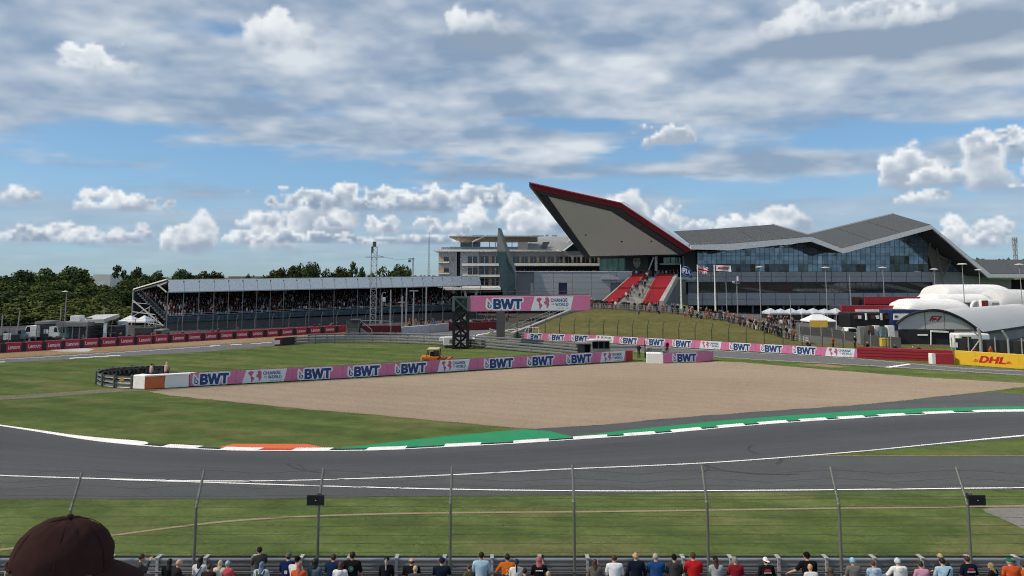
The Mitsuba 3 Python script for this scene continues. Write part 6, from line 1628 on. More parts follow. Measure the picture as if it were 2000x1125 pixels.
k, x0, x1, z0_, z1_ = unit('display_wall', 'small white and red display block beside the arched window', 'display', 1917, 1953, 586, 604, 117.5, .8, WPAD, ground=False)
obj('red_panel', box(x0 + .05, x0 + .95, 117.3, 117.45, z0_ + .05, z1_ - .05), REDD, k); obj('grey_panel', box(x0 + 1.6, x1 - .1, 117.35, 117.45, z0_ + .3, z1_ - .4), GREYC, k)
obj('support', box(x0 + .2, x1 - .2, 117.6, 118.2, 0, z0_ - .01), GREYC, k)
aw = [(math.cos(t) * 1.0, math.sin(t) * 1.15) for t in np.linspace(0, math.pi, 14)]
pw = at(1907, 601, 118.6)
k = thing('arched_window_porch', 'grey arched window porch on the lowest domed roof', 'porch')
obj('frame', plate(Polygon(aw), pw, (1, 0, 0), (0, 0, 1), (0, -1, 0), .5), TENT, k); obj('glass', plate(Polygon([(x * .82, y * .82) for x, y in aw]), pw + [0, -.5, .02], (1, 0, 0), (0, 0, 1), (0, -1, 0), .03), mat('porch_glass', (.25, .26, .27), .2, .2, .8), k)
# fence, scrim, posts and signs along the right
k = thing('scrim_fence', 'dark scrim-covered fence behind the red barrier', 'fence')
sc_pts = [at(1562, 645, 106), at(1625, 650, 102), at(1700, 662, 95), at(1760, 668, 90)]
for i in range(len(sc_pts) - 1):
    a, b = sc_pts[i], sc_pts[i + 1]
    for j in range(3):
        p, q = a + (b - a) * (j / 3), a + (b - a) * ((j + .98) / 3)
        obj('scrim_panel', hull([(p[0], p[1], max(0, p[2] - .9)), (q[0], q[1], max(0, q[2] - .9)), (p[0], p[1], p[2] + .5), (q[0], q[1], q[2] + .5), (p[0], p[1] + .04, p[2]), (q[0], q[1] + .04, q[2])]), 'mat_scrim', k)
        obj('post', tube([(p[0], p[1] - .06, 0), (p[0], p[1] - .06, p[2] + .75)], .045, 6), GREYL, k)
k = thing('scrim_fence', 'tall dark fence behind the yellow board at the right edge', 'fence')
for j in range(7):
    a = at(1866 + j * 26, 690, 82.5 - j * .6); b = at(1891 + j * 26, 690, 82.5 - j * .6); z = at(1870, 661 + j * 1.2, a[1])[2]
    obj('scrim_panel', obox([a[0], a[1], .02], [b[0] - a[0], 0, 0], [0, .05, 0], (0, 0, z)), 'mat_scrim', k)
    obj('post', tube([(a[0], a[1] - .08, 0), (a[0], a[1] - .08, z + .35)], .06, 6), GREYL, k)
k = thing('fence_post', 'stout braced steel post with a bent top behind the yellow board', 'post')
f = at(1917, 700, 79.5); f[2] = 0; z = at(1917, 641, 79.5)[2]
obj('shaft', tube([f, [f[0], f[1], z - .8], [f[0] - .15, f[1], z]], .15, 8), GREYL, k); obj('brace', tube([f + [-1.6, .2, 0], f + [-.1, 0, z * .62]], .06, 6), GREYL, k); obj('arm', tube([[f[0], f[1], z - .9], [f[0] - .7, f[1], z - .3]], .07, 6), GREYL, k)
k = thing('fence_post', 'second stout steel post near the right edge behind the yellow board', 'post')
f = at(1971, 700, 78.5); f[2] = 0; z = at(1971, 646, 78.5)[2]
obj('shaft', tube([f, [f[0], f[1], z - .8], [f[0] - .5, f[1], z]], .10, 8), GREYL, k)
k = thing('sign', 'small white sign on a grey post where the red barrier meets the yellow board', 'sign')
f = gp(1864, 704); z = at(1864, 660, f[1])[2]
obj('post', tube([f + [0, .3, 0], [f[0], f[1] + .3, z]], .06, 6), GREYL, k); obj('plate', box(f[0] + .15, f[0] + .6, f[1] + .25, f[1] + .29, at(1864, 679, f[1])[2], at(1864, 669.5, f[1])[2]), WPAD, k)
for px, py, w, h, Y, m, lab in [(1687, 650, 14, 12, 96, GREYC, 'grey steel cabinet left of the coloured cabinets'), (1703, 650, 9, 13, 96.5, BROWNW, 'brownish cabinet in the row before the black unit'), (1714, 650, 9, 14, 97, WVAN, 'white cabinet tallest in the row before the black unit'), (1727, 650, 10, 11, 96, TEALV, 'teal cabinet in the row before the black unit'), (1741, 650, 13, 14, 96, WVAN, 'white wide cabinet right of the teal one')]:
    a = at(px - w / 2, py, Y); b = at(px + w / 2, py, Y); z1_ = at(px, py - h, Y)[2]
    k = thing('cabinet', lab, 'cabinet'); obj('body', box(a[0], b[0], Y, Y + .8, 0, z1_), m, k); obj('door', box(a[0] + .1, b[0] - .1, Y - .03, Y - .005, a[2], z1_ - .1), m, k)
k = thing('car', 'white car roof just showing above the scrim fence', 'car')
a, b = at(1645, 648, 104), at(1683, 648, 104); H_ = at(1660, 640.5, 104)[2]
obj('body', plate(Polygon([(0, .3), (.02, H_ * .62), (.22 * (b[0] - a[0]), H_ * .66), (.33 * (b[0] - a[0]), H_), (.72 * (b[0] - a[0]), H_), (.9 * (b[0] - a[0]), H_ * .62), (b[0] - a[0], H_ * .55), (b[0] - a[0], .3)]), [a[0], 105.7, 0], (1, 0, 0), (0, 0, 1), (0, -1, 0), 1.7), WVAN, k)
obj('window', plate(Polygon([(.30 * (b[0] - a[0]), H_ * .68), (.36 * (b[0] - a[0]), H_ * .94), (.70 * (b[0] - a[0]), H_ * .94), (.80 * (b[0] - a[0]), H_ * .68)]), [a[0], 104.0, 0], (1, 0, 0), (0, 0, 1), (0, -1, 0), .02), WIND, k)
for t in (.2, .8): obj('wheel', wheel_y(np.array([a[0] + t * (b[0] - a[0]), 104.1, .32]), .32, .2), WHEEL, k)
k = thing('van', 'row-end white van behind the dark fence at the right edge', 'van')
a, b = at(1872, 660, 88), at(1935, 660, 88); z = at(1900, 652, 88)[2]
obj('body', rbox(((a[0] + b[0]) / 2, 89, .3), (b[0] - a[0], 1.9, z - .3), .15), WVAN, k); obj('window', box(a[0] + .4, a[0] + 1.4, 87.98, 88.03, z * .6, z * .85), WIND, k)
for t in (.2, .8): obj('wheel', wheel_y(np.array([a[0] + t * (b[0] - a[0]), 88.1, .35]), .35, .2), WHEEL, k)
k = thing('crate', 'yellow crate on the ground behind the red barrier', 'crate')
a = at(1723, 671, 84); obj('body', box(a[0], a[0] + .68, 84, 84.6, a[2] - .3 if a[2] > .3 else 0, at(1723, 662, 84)[2]), mat('crate_yellow', (.5, .36, .06), .7), k); obj('lid', box(a[0] - .03, a[0] + .71, 83.97, 84.63, at(1723, 662, 84)[2] + .003, at(1723, 661, 84)[2] + .01), 'mat_crate_yellow', k)

# ------------------------------------------------------------------ hand rail along the top of the bank
RAILG = mat('rail_grey', (.20, .205, .21), .5, .3)
hr = thing('bank_fence', 'grey steel railing along the top of the grass bank before the crowd', 'fence')
cp = np.array([at(1152, 602, 125), *CRESTW[4:]]); hp = lin(cp, 46)
for i, p in enumerate(hp):
    z = gz1(p[0], p[1] - .3); hp[i, 2] = max(z, 0)
    obj('post', bar([p[0], p[1], hp[i, 2] - .1], [p[0], p[1], hp[i, 2] + 0.95], .06), RAILG, hr)
for h in (.3, .62, .93): obj('rail', tube(hp + [0, 0, h], .026, 5), RAILG, hr)
kw = thing('kerb_wall', 'low concrete wall following the railing down to the right', 'wall')
for i in range(28, 45):
    a, b = hp[i] + [.1, .25, 0], hp[i + 1] + [.1, .25, 0]
    obj('wall_panel', hull([p + o for p in (a, b * .995 + a * .005) for o in ([0, 0, -.3], [0, .25, -.3], [0, 0, .75], [0, .25, .75])]), CONC, kw)
# ------------------------------------------------------------------ people far off
def person(px, py, Y, label, group, h=1.72, face=None, foot=None, sit=False, **kw):
    """one person seen from far off; px, py: head"""
    p = at(px, py, Y)
    r = np.random.default_rng(int(px * 131 + py * 7 + Y * 3) % (2 ** 31))
    z = foot if foot is not None else (gz1(p[0], Y) if p[0] > 0 else 0.0)
    if 'shirt' not in kw:
        ci = pick(r); kw['shirt'] = CLOTH[ci]
        label = label.replace('{c}', CNAME[ci])
    m, c = figure(r, h * 1.06 / UNIT * r.uniform(.94, 1.05), sit, 1, **kw)
    ang_ = r.uniform(-.6, .6) + (math.pi if face is None else face)
    k = obj('person', moved(m, (p[0], Y, z), ang_), 'mat_vertex', color=c)
    labels[k] = {'label': label, 'category': 'person', 'group': group}
r = np.random.default_rng(77)
for i in range(96):                                   # behind the railing
    t = i / 95 * 43 + r.uniform(-.3, .3); j = int(min(max(t, 0), 44)); q = hp[j] + (hp[j + 1] - hp[j]) * (t - j)
    px = CX + FOC * q[0] / q[1] / math.cos(PITCH) * 1.0
    pY = q[1] + r.uniform(.4, 1.6) + (i % 3 == 0) * 1.2
    person(CX + FOC * (q[0] + r.normal() * .2) / pY * .994, 600, pY, 'spectator in a {c} top behind the bank railing, ' + ('near the stair foot' if t < 14 else 'in the middle' if t < 29 else 'towards the right'), 'spectators behind the bank railing', foot=float(q[2]) + .08, h=1.82)
for px, py, Y in [(1247, 612, 121), (1268, 609, 122), (1286, 611, 121), (1338, 617, 118.5), (1350, 619, 118), (1362, 618, 118), (1370, 621, 117), (1379, 622, 117), (1391, 621, 117), (1395, 624, 116.5), (1446, 637, 111), (1454, 639, 110.5)]:
    person(px, py, Y, 'spectator in a {c} top sitting on the grass before the bank railing', 'spectators sitting on the grass bank', sit=True, foot=gz1(at(px, py, Y)[0], Y) - .33)
for i in range(20):                                   # on the steps
    u = (i + .5) / 20; xb, xt = r.uniform(1210, 1252), r.uniform(1266, 1282)
    q = stair_pt(xb, xt, u)
    person(CX + FOC * q[0] / q[1] * .994, 560, q[1], 'spectator in a {c} top on the red stairway, ' + ('lower steps' if u < .35 else 'middle steps' if u < .7 else 'top steps'), 'people on the red stairway', foot=q[2] + .1, sit=i % 3 == 0)
for i in range(22):
    px = 1178 + i * 7.3 + r.uniform(-2, 2)
    person(px, 533, 153.2 + r.uniform(0, 2.5), 'person in a {c} top on the blade terrace, ' + ('left of the crest' if px < 1222 else 'right of the crest' if px > 1262 else 'in front of the crest'), 'people on the terrace below the blade', foot=Z0)
zt_h = at(1100, 531, YH)[2] - 1.0
obj('terrace_floor', box(at(1005, 531, YH)[0], at(1174, 531, YH)[0], YH - 3.5, YH + .5, zt_h - .3, zt_h), HW, ht)
for i in range(32):
    px = 1008 + i * 5.1 + r.uniform(-1.5, 1.5)
    person(px, 526, YH - 1.5 + r.uniform(-1, 1), 'spectator in a {c} top on the hotel terrace, ' + ('left third' if px < 1060 else 'middle' if px < 1120 else 'right third'), 'people on the hotel terrace', foot=zt_h)
for i in range(24):
    px = 1498 + r.uniform(0, 60); Yp = r.uniform(111, 121)
    person(px, 625, Yp, 'visitor in a {c} top walking on the paddock path beside the white canopies', 'visitors on the paddock path')
for px, Y in [(1669, 92), (1684, 83), (1693, 86), (1742, 93), (1747, 83.5), (1781, 82), (1793, 82.5), (1626, 90), (1576, 88), (1580, 87)]:
    person(px, 660, Y, 'person in a {c} top behind the red barrier at the right', 'people behind the red barrier at the right')
ORNG, HIVIS = (.55, .12, .02), (.62, .50, .08)
person(1934, 680, 80.5, 'marshal in bright orange overalls behind the yellow board', 'marshals behind the yellow board', shirt=ORNG, trousers=ORNG, hair=(.4, .06, .02))
person(1904, 682, 80.2, 'marshal in dark red and white leaning behind the yellow board', 'marshals behind the yellow board', shirt=(.25, .02, .03), trousers=(.5, .5, .5), hair=(.35, .02, .03), h=1.6)
person(295, 722, 64.0, 'marshal in a pale vest with dark hair at the nose of the barrier', 'marshals at the barrier nose', shirt=(.50, .38, .36), trousers=(.30, .05, .10), hair=(.03, .04, .03), face=0, h=1.75)
person(324, 721, 64.5, 'marshal in a pale vest and white cap at the nose of the barrier', 'marshals at the barrier nose', shirt=(.52, .40, .36), trousers=(.28, .05, .08), hair=(.7, .68, .6), face=0, h=1.78)
person(1248, 700, 82, 'marshal in dark clothes in the gap between the barriers', 'marshals in the gap', shirt=(.03, .03, .03), trousers=(.03, .03, .03))
person(1303, 690, 86, 'marshal in dark red beside the equipment stack', 'marshals in the gap', shirt=(.2, .02, .03), trousers=(.03, .03, .03))
for i in range(30):                                   # behind the red boards
    t = r.uniform(8, 94); q = SP0 + us * t - ns * r.uniform(1.3, 3.0)
    kw = {}
    person(CX + FOC * q[0] / q[1] * .994, 640, q[1], 'onlooker in a {c} top behind the red boards, ' + ('at the left' if t < 35 else 'in the middle' if t < 65 else 'towards the right end'), 'onlookers behind the red boards', foot=0.0)
for i in range(22):
    px = r.uniform(760, 975); Yp = r.uniform(128, 136)
    person(px, 620, Yp, 'onlooker in a {c} top beyond the barrier walls near the gantry tower', 'onlookers beyond the barrier walls', foot=0.0)
k = thing('crowd_barrier', 'row of red boards behind the wall near the gantry tower', 'barrier')
for i in range(6):
    a = gp(880 + i * 15.5, 638.5 - i * .35); b = gp(894 + i * 15.5, 638.2 - i * .35)
    obj('board', obox(a, b - a, [0, .4, 0], (0, 0, 1.05 if i % 2 == 0 else 1.0)), RBOARD if i % 2 == 0 else CORE, k)
# ------------------------------------------------------------------ near fence: steel posts bent over at the top, cables, two loudspeakers
POSTG = dirty('near_post', (.16, .175, .16), .3, 2.5, .5, .4)
nf = thing('debris_fence', 'tall cabled debris fence of bent-topped posts in front of the spectators', 'fence')
YFN = 21.3
NPOST = [(-98, 926), (160, 923), (399, 918), (632, 914), (883, 911), (1118, 908), (1371, 908), (1622, 912), (1867, 912), (2110, 915)]
tops = []
for px, py in NPOST:
    b = at(px + (1000 - px) * .0, 1000, YFN); b = np.array([b[0], YFN, 0.0])
    h = at(px, py, YFN + .45)[2]
    b[0] = at(px, py, YFN + .45)[0]
    obj('post', tube([b, b + [0, 0, h - .85], b + [0, .04, h - .78], b + [0, .45, h]], [.040, .040, .038, .034], 8), POSTG, nf)
    obj('base_plate', rbox(b, (.2, .2, .03), .005), POSTG, nf)
    tops.append((b, h))
cx0, cx1 = tops[0][0][0] - .5, tops[-1][0][0] + .5
for z in [float(at(1000, y_, YFN)[2]) for y_ in (1081, 1063, 1046, 1028, 1011, 991, 976, 970)]:
    n_ = 28; xs_ = np.linspace(cx0, cx1, n_)
    obj('cable', tube(np.column_stack([xs_, np.full(n_, YFN + .05), z + .012 * np.sin(xs_ * .9 + z * 5)]), .006, 5, False), CABLE, nf)
for z, o in [(float(at(1000, y_, YFN + o_)[2]), o_) for y_, o_ in ((948, .2), (935, .3), (919, .42))]:
    xs_ = np.linspace(cx0, cx1, 90); sagz = np.array([min((x - b[0]) ** 2 for b, h in tops) for x in xs_])
    obj('cable', tube(np.column_stack([xs_, np.full(90, YFN + o), z - .035 * sagz]), .005, 4, False), CABLE, nf)
SPK = mat('speaker_black', (.010, .011, .015), .45)
for j, lab in ((3, 'black horn loudspeaker on the third fence post from the left'), (8, 'black horn loudspeaker on the fence post nearest the right edge')):
    b, h = tops[j]; k = thing('loudspeaker', lab, 'loudspeaker')
    z = at(NPOST[j][0], 982, YFN)[2]
    o = b + [(-.02 if j == 3 else .10), -.05, z]
    ring = lambda w, hh, y: [(sx * w / 2, y, sz * hh / 2 + .14) for sx in (-1, 1) for sz in (-1, 1)]
    hv, hf = hull(ring(.46, .27, -.22) + ring(.44, .25, -.24) + ring(.16, .12, .02)); obj('horn', (hv + o, hf), SPK, k)
    obj('driver', tube([o + [0, .0, .14], o + [0, .22, .14]], .075, 10), SPK, k)
    fr = np.array([[-.21, -.242, .03], [.21, -.242, .03], [.21, -.242, .25], [-.21, -.242, .25]]) + o
    obj('grille', hull([*fr, *(fr + [0, .02, 0])]), mat('speaker_grille', (.006, .007, .012), .8), k)
    obj('badge', rbox(o + [.01, -.246, .13], (.03, .01, .025), .002), LAMPM, k); obj('bracket', bar(o + [0, .06, .02], o + [0, .06, .26], .05), POSTG, k)
nr = thing('guardrail', 'three-beam steel guardrail along the bottom of the frame before the spectators', 'guardrail')
ac = np.column_stack([np.linspace(-19, 19, 40), np.full(40, 21.75)])
RAILM = dirty('near_rail', (.34, .355, .375), .4, 1.2, .38, .6)
for z in (.745, .525, .305, .085):
    v, f = wbeam(ac, z, -1, .10, True); obj('rail', (v, f), RAILM, nr)
    v, f = wbeam(ac + [0, .16], z, 1, .10, True); obj('rail', (v, f), RAILM, nr)
PW = dirty('rail_post', (.38, .39, .40), .3, 3, .6)
for x in np.arange(-18.6, 18.6, 1.29):
    obj('post', box(x - .035, x + .035, 21.64, 21.71, 0, .87), PW, nr)
    obj('post_cap', box(x - .05, x + .05, 21.62, 21.90, .865, .89), PW, nr)
lr = thing('lean_rail', 'dark low horizontal hand rail the spectators lean on', 'rail')
obj('rail', tube([(-18.5, 20.86, .80), (18.5, 20.86, .80)], .024, 8), STEEL_D, lr)
for x in np.arange(-16, 17, 2.2): obj('post', tube([(x, 20.86, 0), (x, 20.86, .80)], .022, 6), STEEL_D, lr)
struct('dirt_edge', ribbon(np.column_stack([np.linspace(-22, 22, 90), 23.9 + .14 * np.sin(np.linspace(-20, 20, 90) * 1.1) + .1 * np.sin(np.linspace(-20, 20, 90) * 2.7 + 1)]), .055 + .03 * rng.random(90), .012), mat('dry_straw', (.30, .27, .15), 1))
struct('spectator_path', sheet2d(Polygon([(-30, 14), (30, 14), (30, 22.0), (-30, 22.0)]), .010), asphalt('path_tarmac', (.14, .14, .135), .5, 1))

# ------------------------------------------------------------------ people in detail
def sph(c, r, n=8):
    m = m3.Manifold.sphere(r, n); return m.translate([float(x) for x in c])
def bone(p0, r0, p1, r1, n=10):
    return m3.Manifold.batch_hull([sph(p0, r0, n), sph(p1, r1, n)])
def blob(c, s, n=16):
    return m3.Manifold.sphere(1.0, n).scale([float(x) for x in s]).translate([float(x) for x in c])
def to_mesh(man, edge=None, smooth_it=6, keep=None):
    if edge: man = man.refine_to_length(edge)
    m = man.to_mesh(); v, f = np.array(m.vert_properties[:, :3], float), np.array(m.tri_verts)
    t = trimesh.Trimesh(v, f, process=True)
    if smooth_it:
        v0 = t.vertices.copy(); trimesh.smoothing.filter_taubin(t, lamb=.5, nu=.52, iterations=smooth_it)
        if keep is not None:
            w = keep(v0)[:, None]; t.vertices = v0 * w + t.vertices * (1 - w)
    return np.array(t.vertices), np.array(t.faces)
def hand(wrist, d, side, n=6):
    """palm, four bent fingers of unequal length and a thumb; d: direction of the forearm"""
    d = d / np.linalg.norm(d); up = np.array([0, 0, 1.0]); lat = np.cross(d, up); lat /= np.linalg.norm(lat); up = np.cross(lat, d)
    out = [m3.Manifold.batch_hull([sph(wrist, .028, 8), *(sph(wrist + d * .09 + lat * x, .014, 6) for x in (-.032, .032)), *(sph(wrist + d * .03 + lat * x, .016, 6) for x in (-.028, .028))])]
    for i, (x, L) in enumerate(((-.032, .068), (-.011, .08), (.011, .076), (.031, .058))):
        a = wrist + d * .085 + lat * x; b = a + d * L * .5 - up * L * .15; c = b + d * L * .28 - up * L * .42
        out += [bone(a, .0105, b, .0095, n), bone(b, .0095, c, .008, n)]
    a = wrist + d * .03 - lat * side * -.03; b = a + d * .035 + lat * side * .035; c = b + d * .035 - up * .01
    return out + [bone(a, .014, b, .011, n), bone(b, .011, c, .009, n)]
def head_parts(c, f=np.array([0, 1.0, 0])):
    """skull, jaw, nose, ears, neck root; looking along f"""
    f = f / np.linalg.norm(f); l = np.cross([0, 0, 1.0], f); l /= np.linalg.norm(l); u = np.cross(f, l)
    P = lambda a, b, d: c + f * a + l * b + u * d
    return [blob_rot(c, (.096, .075, .092), f, l, u, (0, 0, .028)), m3.Manifold.batch_hull([sph(P(.055, .03, -.06), .022), sph(P(.055, -.03, -.06), .022), sph(P(.07, 0, -.085), .02), sph(P(-.03, .05, -.02), .03), sph(P(-.03, -.05, -.02), .03), sph(P(.065, 0, .03), .035)]),
            bone(P(.088, 0, .02), .010, P(.104, 0, -.018), .014, 8), bone(P(.085, -.018, -.048), .008, P(.085, .018, -.048), .008, 8),
            *[m3.Manifold.batch_hull([sph(P(-.005, s * .077, .025), .014, 8), sph(P(.003, s * .078, -.02), .010, 8), sph(P(-.012, s * .084, .02), .010, 8)]) for s in (-1, 1)]]
def blob_rot(c, s, f, l, u, off):
    m = m3.Manifold.sphere(1.0, 20).scale([float(x) for x in s])
    R = np.stack([f, l, u], 1); t = c + R @ np.array(off)
    return m.transform(np.column_stack([R, t]).astype(np.float64))
def arms_for(pose):
    if pose == 'lean': return [((-.23, .10, 1.18), (-.17, .36, 1.06)), ((.23, .10, 1.18), (.17, .36, 1.06))]
    if pose == 'cross': return [((-.25, .08, 1.15), (-.02, .27, 1.16)), ((.25, .08, 1.15), (.03, .25, 1.10))]
    if pose == 'phone': return [((-.25, .06, 1.16), (-.20, .30, 1.06)), ((.24, .16, 1.26), (.13, .30, 1.50))]
    if pose == 'side': return [((-.27, .02, 1.15), (-.28, .14, .93)), ((.27, .02, 1.15), (.28, .12, .92))]
    return [((-.34, .04, 1.22), (-.48, .20, 1.10)), ((.24, .10, 1.18), (.18, .34, 1.06))]        # elbow out
POSES = {}
def build_pose(pose):
    if pose in POSES: return POSES[pose]
    L = .03
    sh = [np.array([-.185, L, 1.42]), np.array([.185, L, 1.42])]
    ar = arms_for(pose); skin, cloth, legs = [], [], []
    neck, hd = np.array([0, L + .02, 1.47]), np.array([0, L + .075, 1.595])
    torso = [((0, 0, .96), .135), ((0, .01, 1.14), .125), ((0, L, 1.32), .135)]
    def trunk(g):
        return [m3.Manifold.batch_hull([blob((0, 0, .95), (.165 + g, .115 + g, .09), 16), blob((0, .01, 1.14), (.150 + g, .105 + g, .09), 16)]),
                m3.Manifold.batch_hull([blob((0, .01, 1.14), (.150 + g, .105 + g, .09), 16), blob((0, L, 1.34), (.180 + g, .115 + g, .10), 16)]),
                m3.Manifold.batch_hull([blob((0, L, 1.34), (.180 + g, .112 + g, .10), 16), sph(sh[0], .055 + g), sph(sh[1], .055 + g), blob((0, L, 1.46), (.075, .06, .04 + g * .3), 12)])]
    skin += trunk(0) + [bone(neck - [0, 0, .06], .062, hd - [0, .02, .03], .052, 12)] + head_parts(hd)
    cloth += trunk(.022)
    cloth.append(m3.Manifold.batch_hull([blob((0, L - .005, 1.475), (.075, .07, .02), 12), blob((0, L, 1.42), (.14, .09, .03), 12)]))
    for s, (el, wr) in zip((0, 1), ar):
        el, wr = np.array(el, float), np.array(wr, float)
        skin += [bone(sh[s], .050, el, .040), bone(el, .040, wr, .027)] + hand(wr, wr - el, -1 if s else 1)
        cloth += [bone(sh[s], .068, sh[s] + (el - sh[s]) * .85, .056)]
    for s in (-1, 1):
        hip, kn, an = np.array([s * .09, 0, .92]), np.array([s * .105, .03, .49]), np.array([s * .11, -.02, .08])
        skin += [bone(hip, .085, kn, .055), bone(kn, .055, an, .038), m3.Manifold.batch_hull([sph(an - [0, .03, .03], .035), sph(an + [0, .13, -.05], .028), sph(an + [s * .02, .08, -.045], .03)])]
        legs += [bone(hip, .100, kn, .070), bone(kn, .070, an + [0, 0, .02], .055)]
    legs.append(blob((0, 0, .93), (.178, .128, .10), 16))
    wrs = [np.array(a[1]) for a in ar]
    keep = lambda v: np.clip(1 - (np.minimum(*[np.linalg.norm(v - w, axis=1) for w in wrs]) - .14) / .05, 0, 1)
    un = lambda l: m3.Manifold.batch_boolean(l, m3.OpType.Add)
    POSES[pose] = (mikit.ply(to_mesh(un(skin), .05, 4, keep), 'mat_vertex', smooth=True), mikit.ply(to_mesh(un(cloth), .05, 8), 'mat_vertex', smooth=True), mikit.ply(to_mesh(un(legs), .06, 6), 'mat_vertex', smooth=True))
    long_sl = []
    for s, (el, wr) in zip((0, 1), ar):
        el, wr = np.array(el, float), np.array(wr, float)
        long_sl += [bone(sh[s], .070, el, .058), bone(el, .058, wr - (wr - el) * .08, .040)]
    POSES[pose] += (mikit.ply(to_mesh(un(cloth + long_sl), .05, 8), 'mat_vertex', smooth=True),)
    return POSES[pose]
HD = np.array([0, .105, 1.595])
def hair_mesh(kind):
    c = HD + [0, 0, .03]
    if kind == 'short': m = blob(c + [0, -.012, .008], (.084, .100, .098), 22) - blob(c + [0, .10, -.06], (.09, .085, .10), 16) - m3.Manifold.cube([.3, .3, .1]).translate([-.15, HD[1] - .2, HD[2] - .145])
    elif kind == 'long': m = m3.Manifold.batch_hull([blob(c + [0, -.02, .01], (.088, .098, .095), 20), blob((0, .03, 1.50), (.085, .05, .06), 14)]) + m3.Manifold.batch_hull([blob((0, .01, 1.52), (.09, .045, .05), 14), blob((0, -.075, 1.33), (.07, .03, .05), 12)]) - blob(c + [0, .115, -.05], (.085, .085, .12), 16)
    elif kind == 'pony': m = (blob(c + [0, -.012, .008], (.083, .100, .096), 22) - blob(c + [0, .10, -.06], (.09, .085, .10), 16)) + m3.Manifold.batch_hull([sph((0, -.02, 1.68), .03), sph((0, -.06, 1.60), .036), sph((0, -.06, 1.50), .034)]) + m3.Manifold.batch_hull([sph((0, -.06, 1.52), .036), sph((0, -.085, 1.36), .022)])
    elif kind == 'curly': m = blob(c + [0, -.015, .01], (.115, .118, .115), 22) + m3.Manifold.batch_hull([blob(c + [0, -.04, -.05], (.11, .08, .08), 16), blob((0, -.02, 1.46), (.10, .05, .05), 14)]) - blob(c + [0, .125, -.05], (.085, .085, .12), 16)
    elif kind == 'bun': m = (blob(c + [0, -.012, .008], (.083, .100, .096), 22) - blob(c + [0, .10, -.06], (.09, .085, .10), 16)) + blob(c + [0, -.06, .10], (.045, .045, .042), 14)
    else: m = blob(c + [0, -.022, -.018], (.081, .092, .066), 20) - blob(c + [0, .09, -.05], (.09, .085, .10), 16)      # fringe round a bald crown
    v, f = to_mesh(m, .03, 3)
    v = v + .006 * (meshkit.noise(v * 45, 3)[:, None] - .5) * np.array([1, 1, 1]) * 2
    return v, f
def hat_mesh(kind):
    c = HD + [0, 0, .03]
    if kind == 'cap':
        m = blob(c + [0, -.005, .015], (.090, .108, .098), 24).trim_by_plane([0, 0, 1], float(c[2] + .005)) + m3.Manifold.batch_hull([blob(c + [0, .07, .016], (.078, .03, .006), 14), blob(c + [0, .155, .004], (.055, .022, .005), 14)]) + sph(c + [0, -.005, .114], .010)
    elif kind == 'cap_back':
        m = blob(c + [0, -.005, .015], (.090, .108, .098), 24).trim_by_plane([0, 0, 1], float(c[2] + .005)) + m3.Manifold.batch_hull([blob(c + [0, -.08, .016], (.078, .03, .006), 14), blob(c + [.05, -.15, .0], (.055, .022, .005), 14)])
    else: m = (blob(c + [0, -.008, .012], (.094, .110, .108), 24).trim_by_plane([0, 0, 1], float(c[2] - .02)) + blob(c + [0, -.008, -.005], (.098, .114, .026), 22))
    return to_mesh(m, .03, 2)
HAIRM, HATM = {}, {}
CM = {}
def cloth_mat(c, kind='cloth'):
    key = (kind,) + tuple(round(float(x), 3) for x in c)
    if key not in CM:
        nm = f'{kind}_{len(CM):02d}'
        if kind == 'cloth':
            cc = [float(x) for x in c]
            CM[key] = mat(nm, proc(lambda p, n, uv, cc=cc: mi.Color3f(cc) * (.82 + .30 * fbm(p.x * 6, p.y * 6, p.z * 5, 2) + .06 * noise(p.x * 60, p.y * 60, p.z * 60))), 1)
        else:
            CM[key] = mat(nm, c, .6, spec=.3)
    return CM[key]
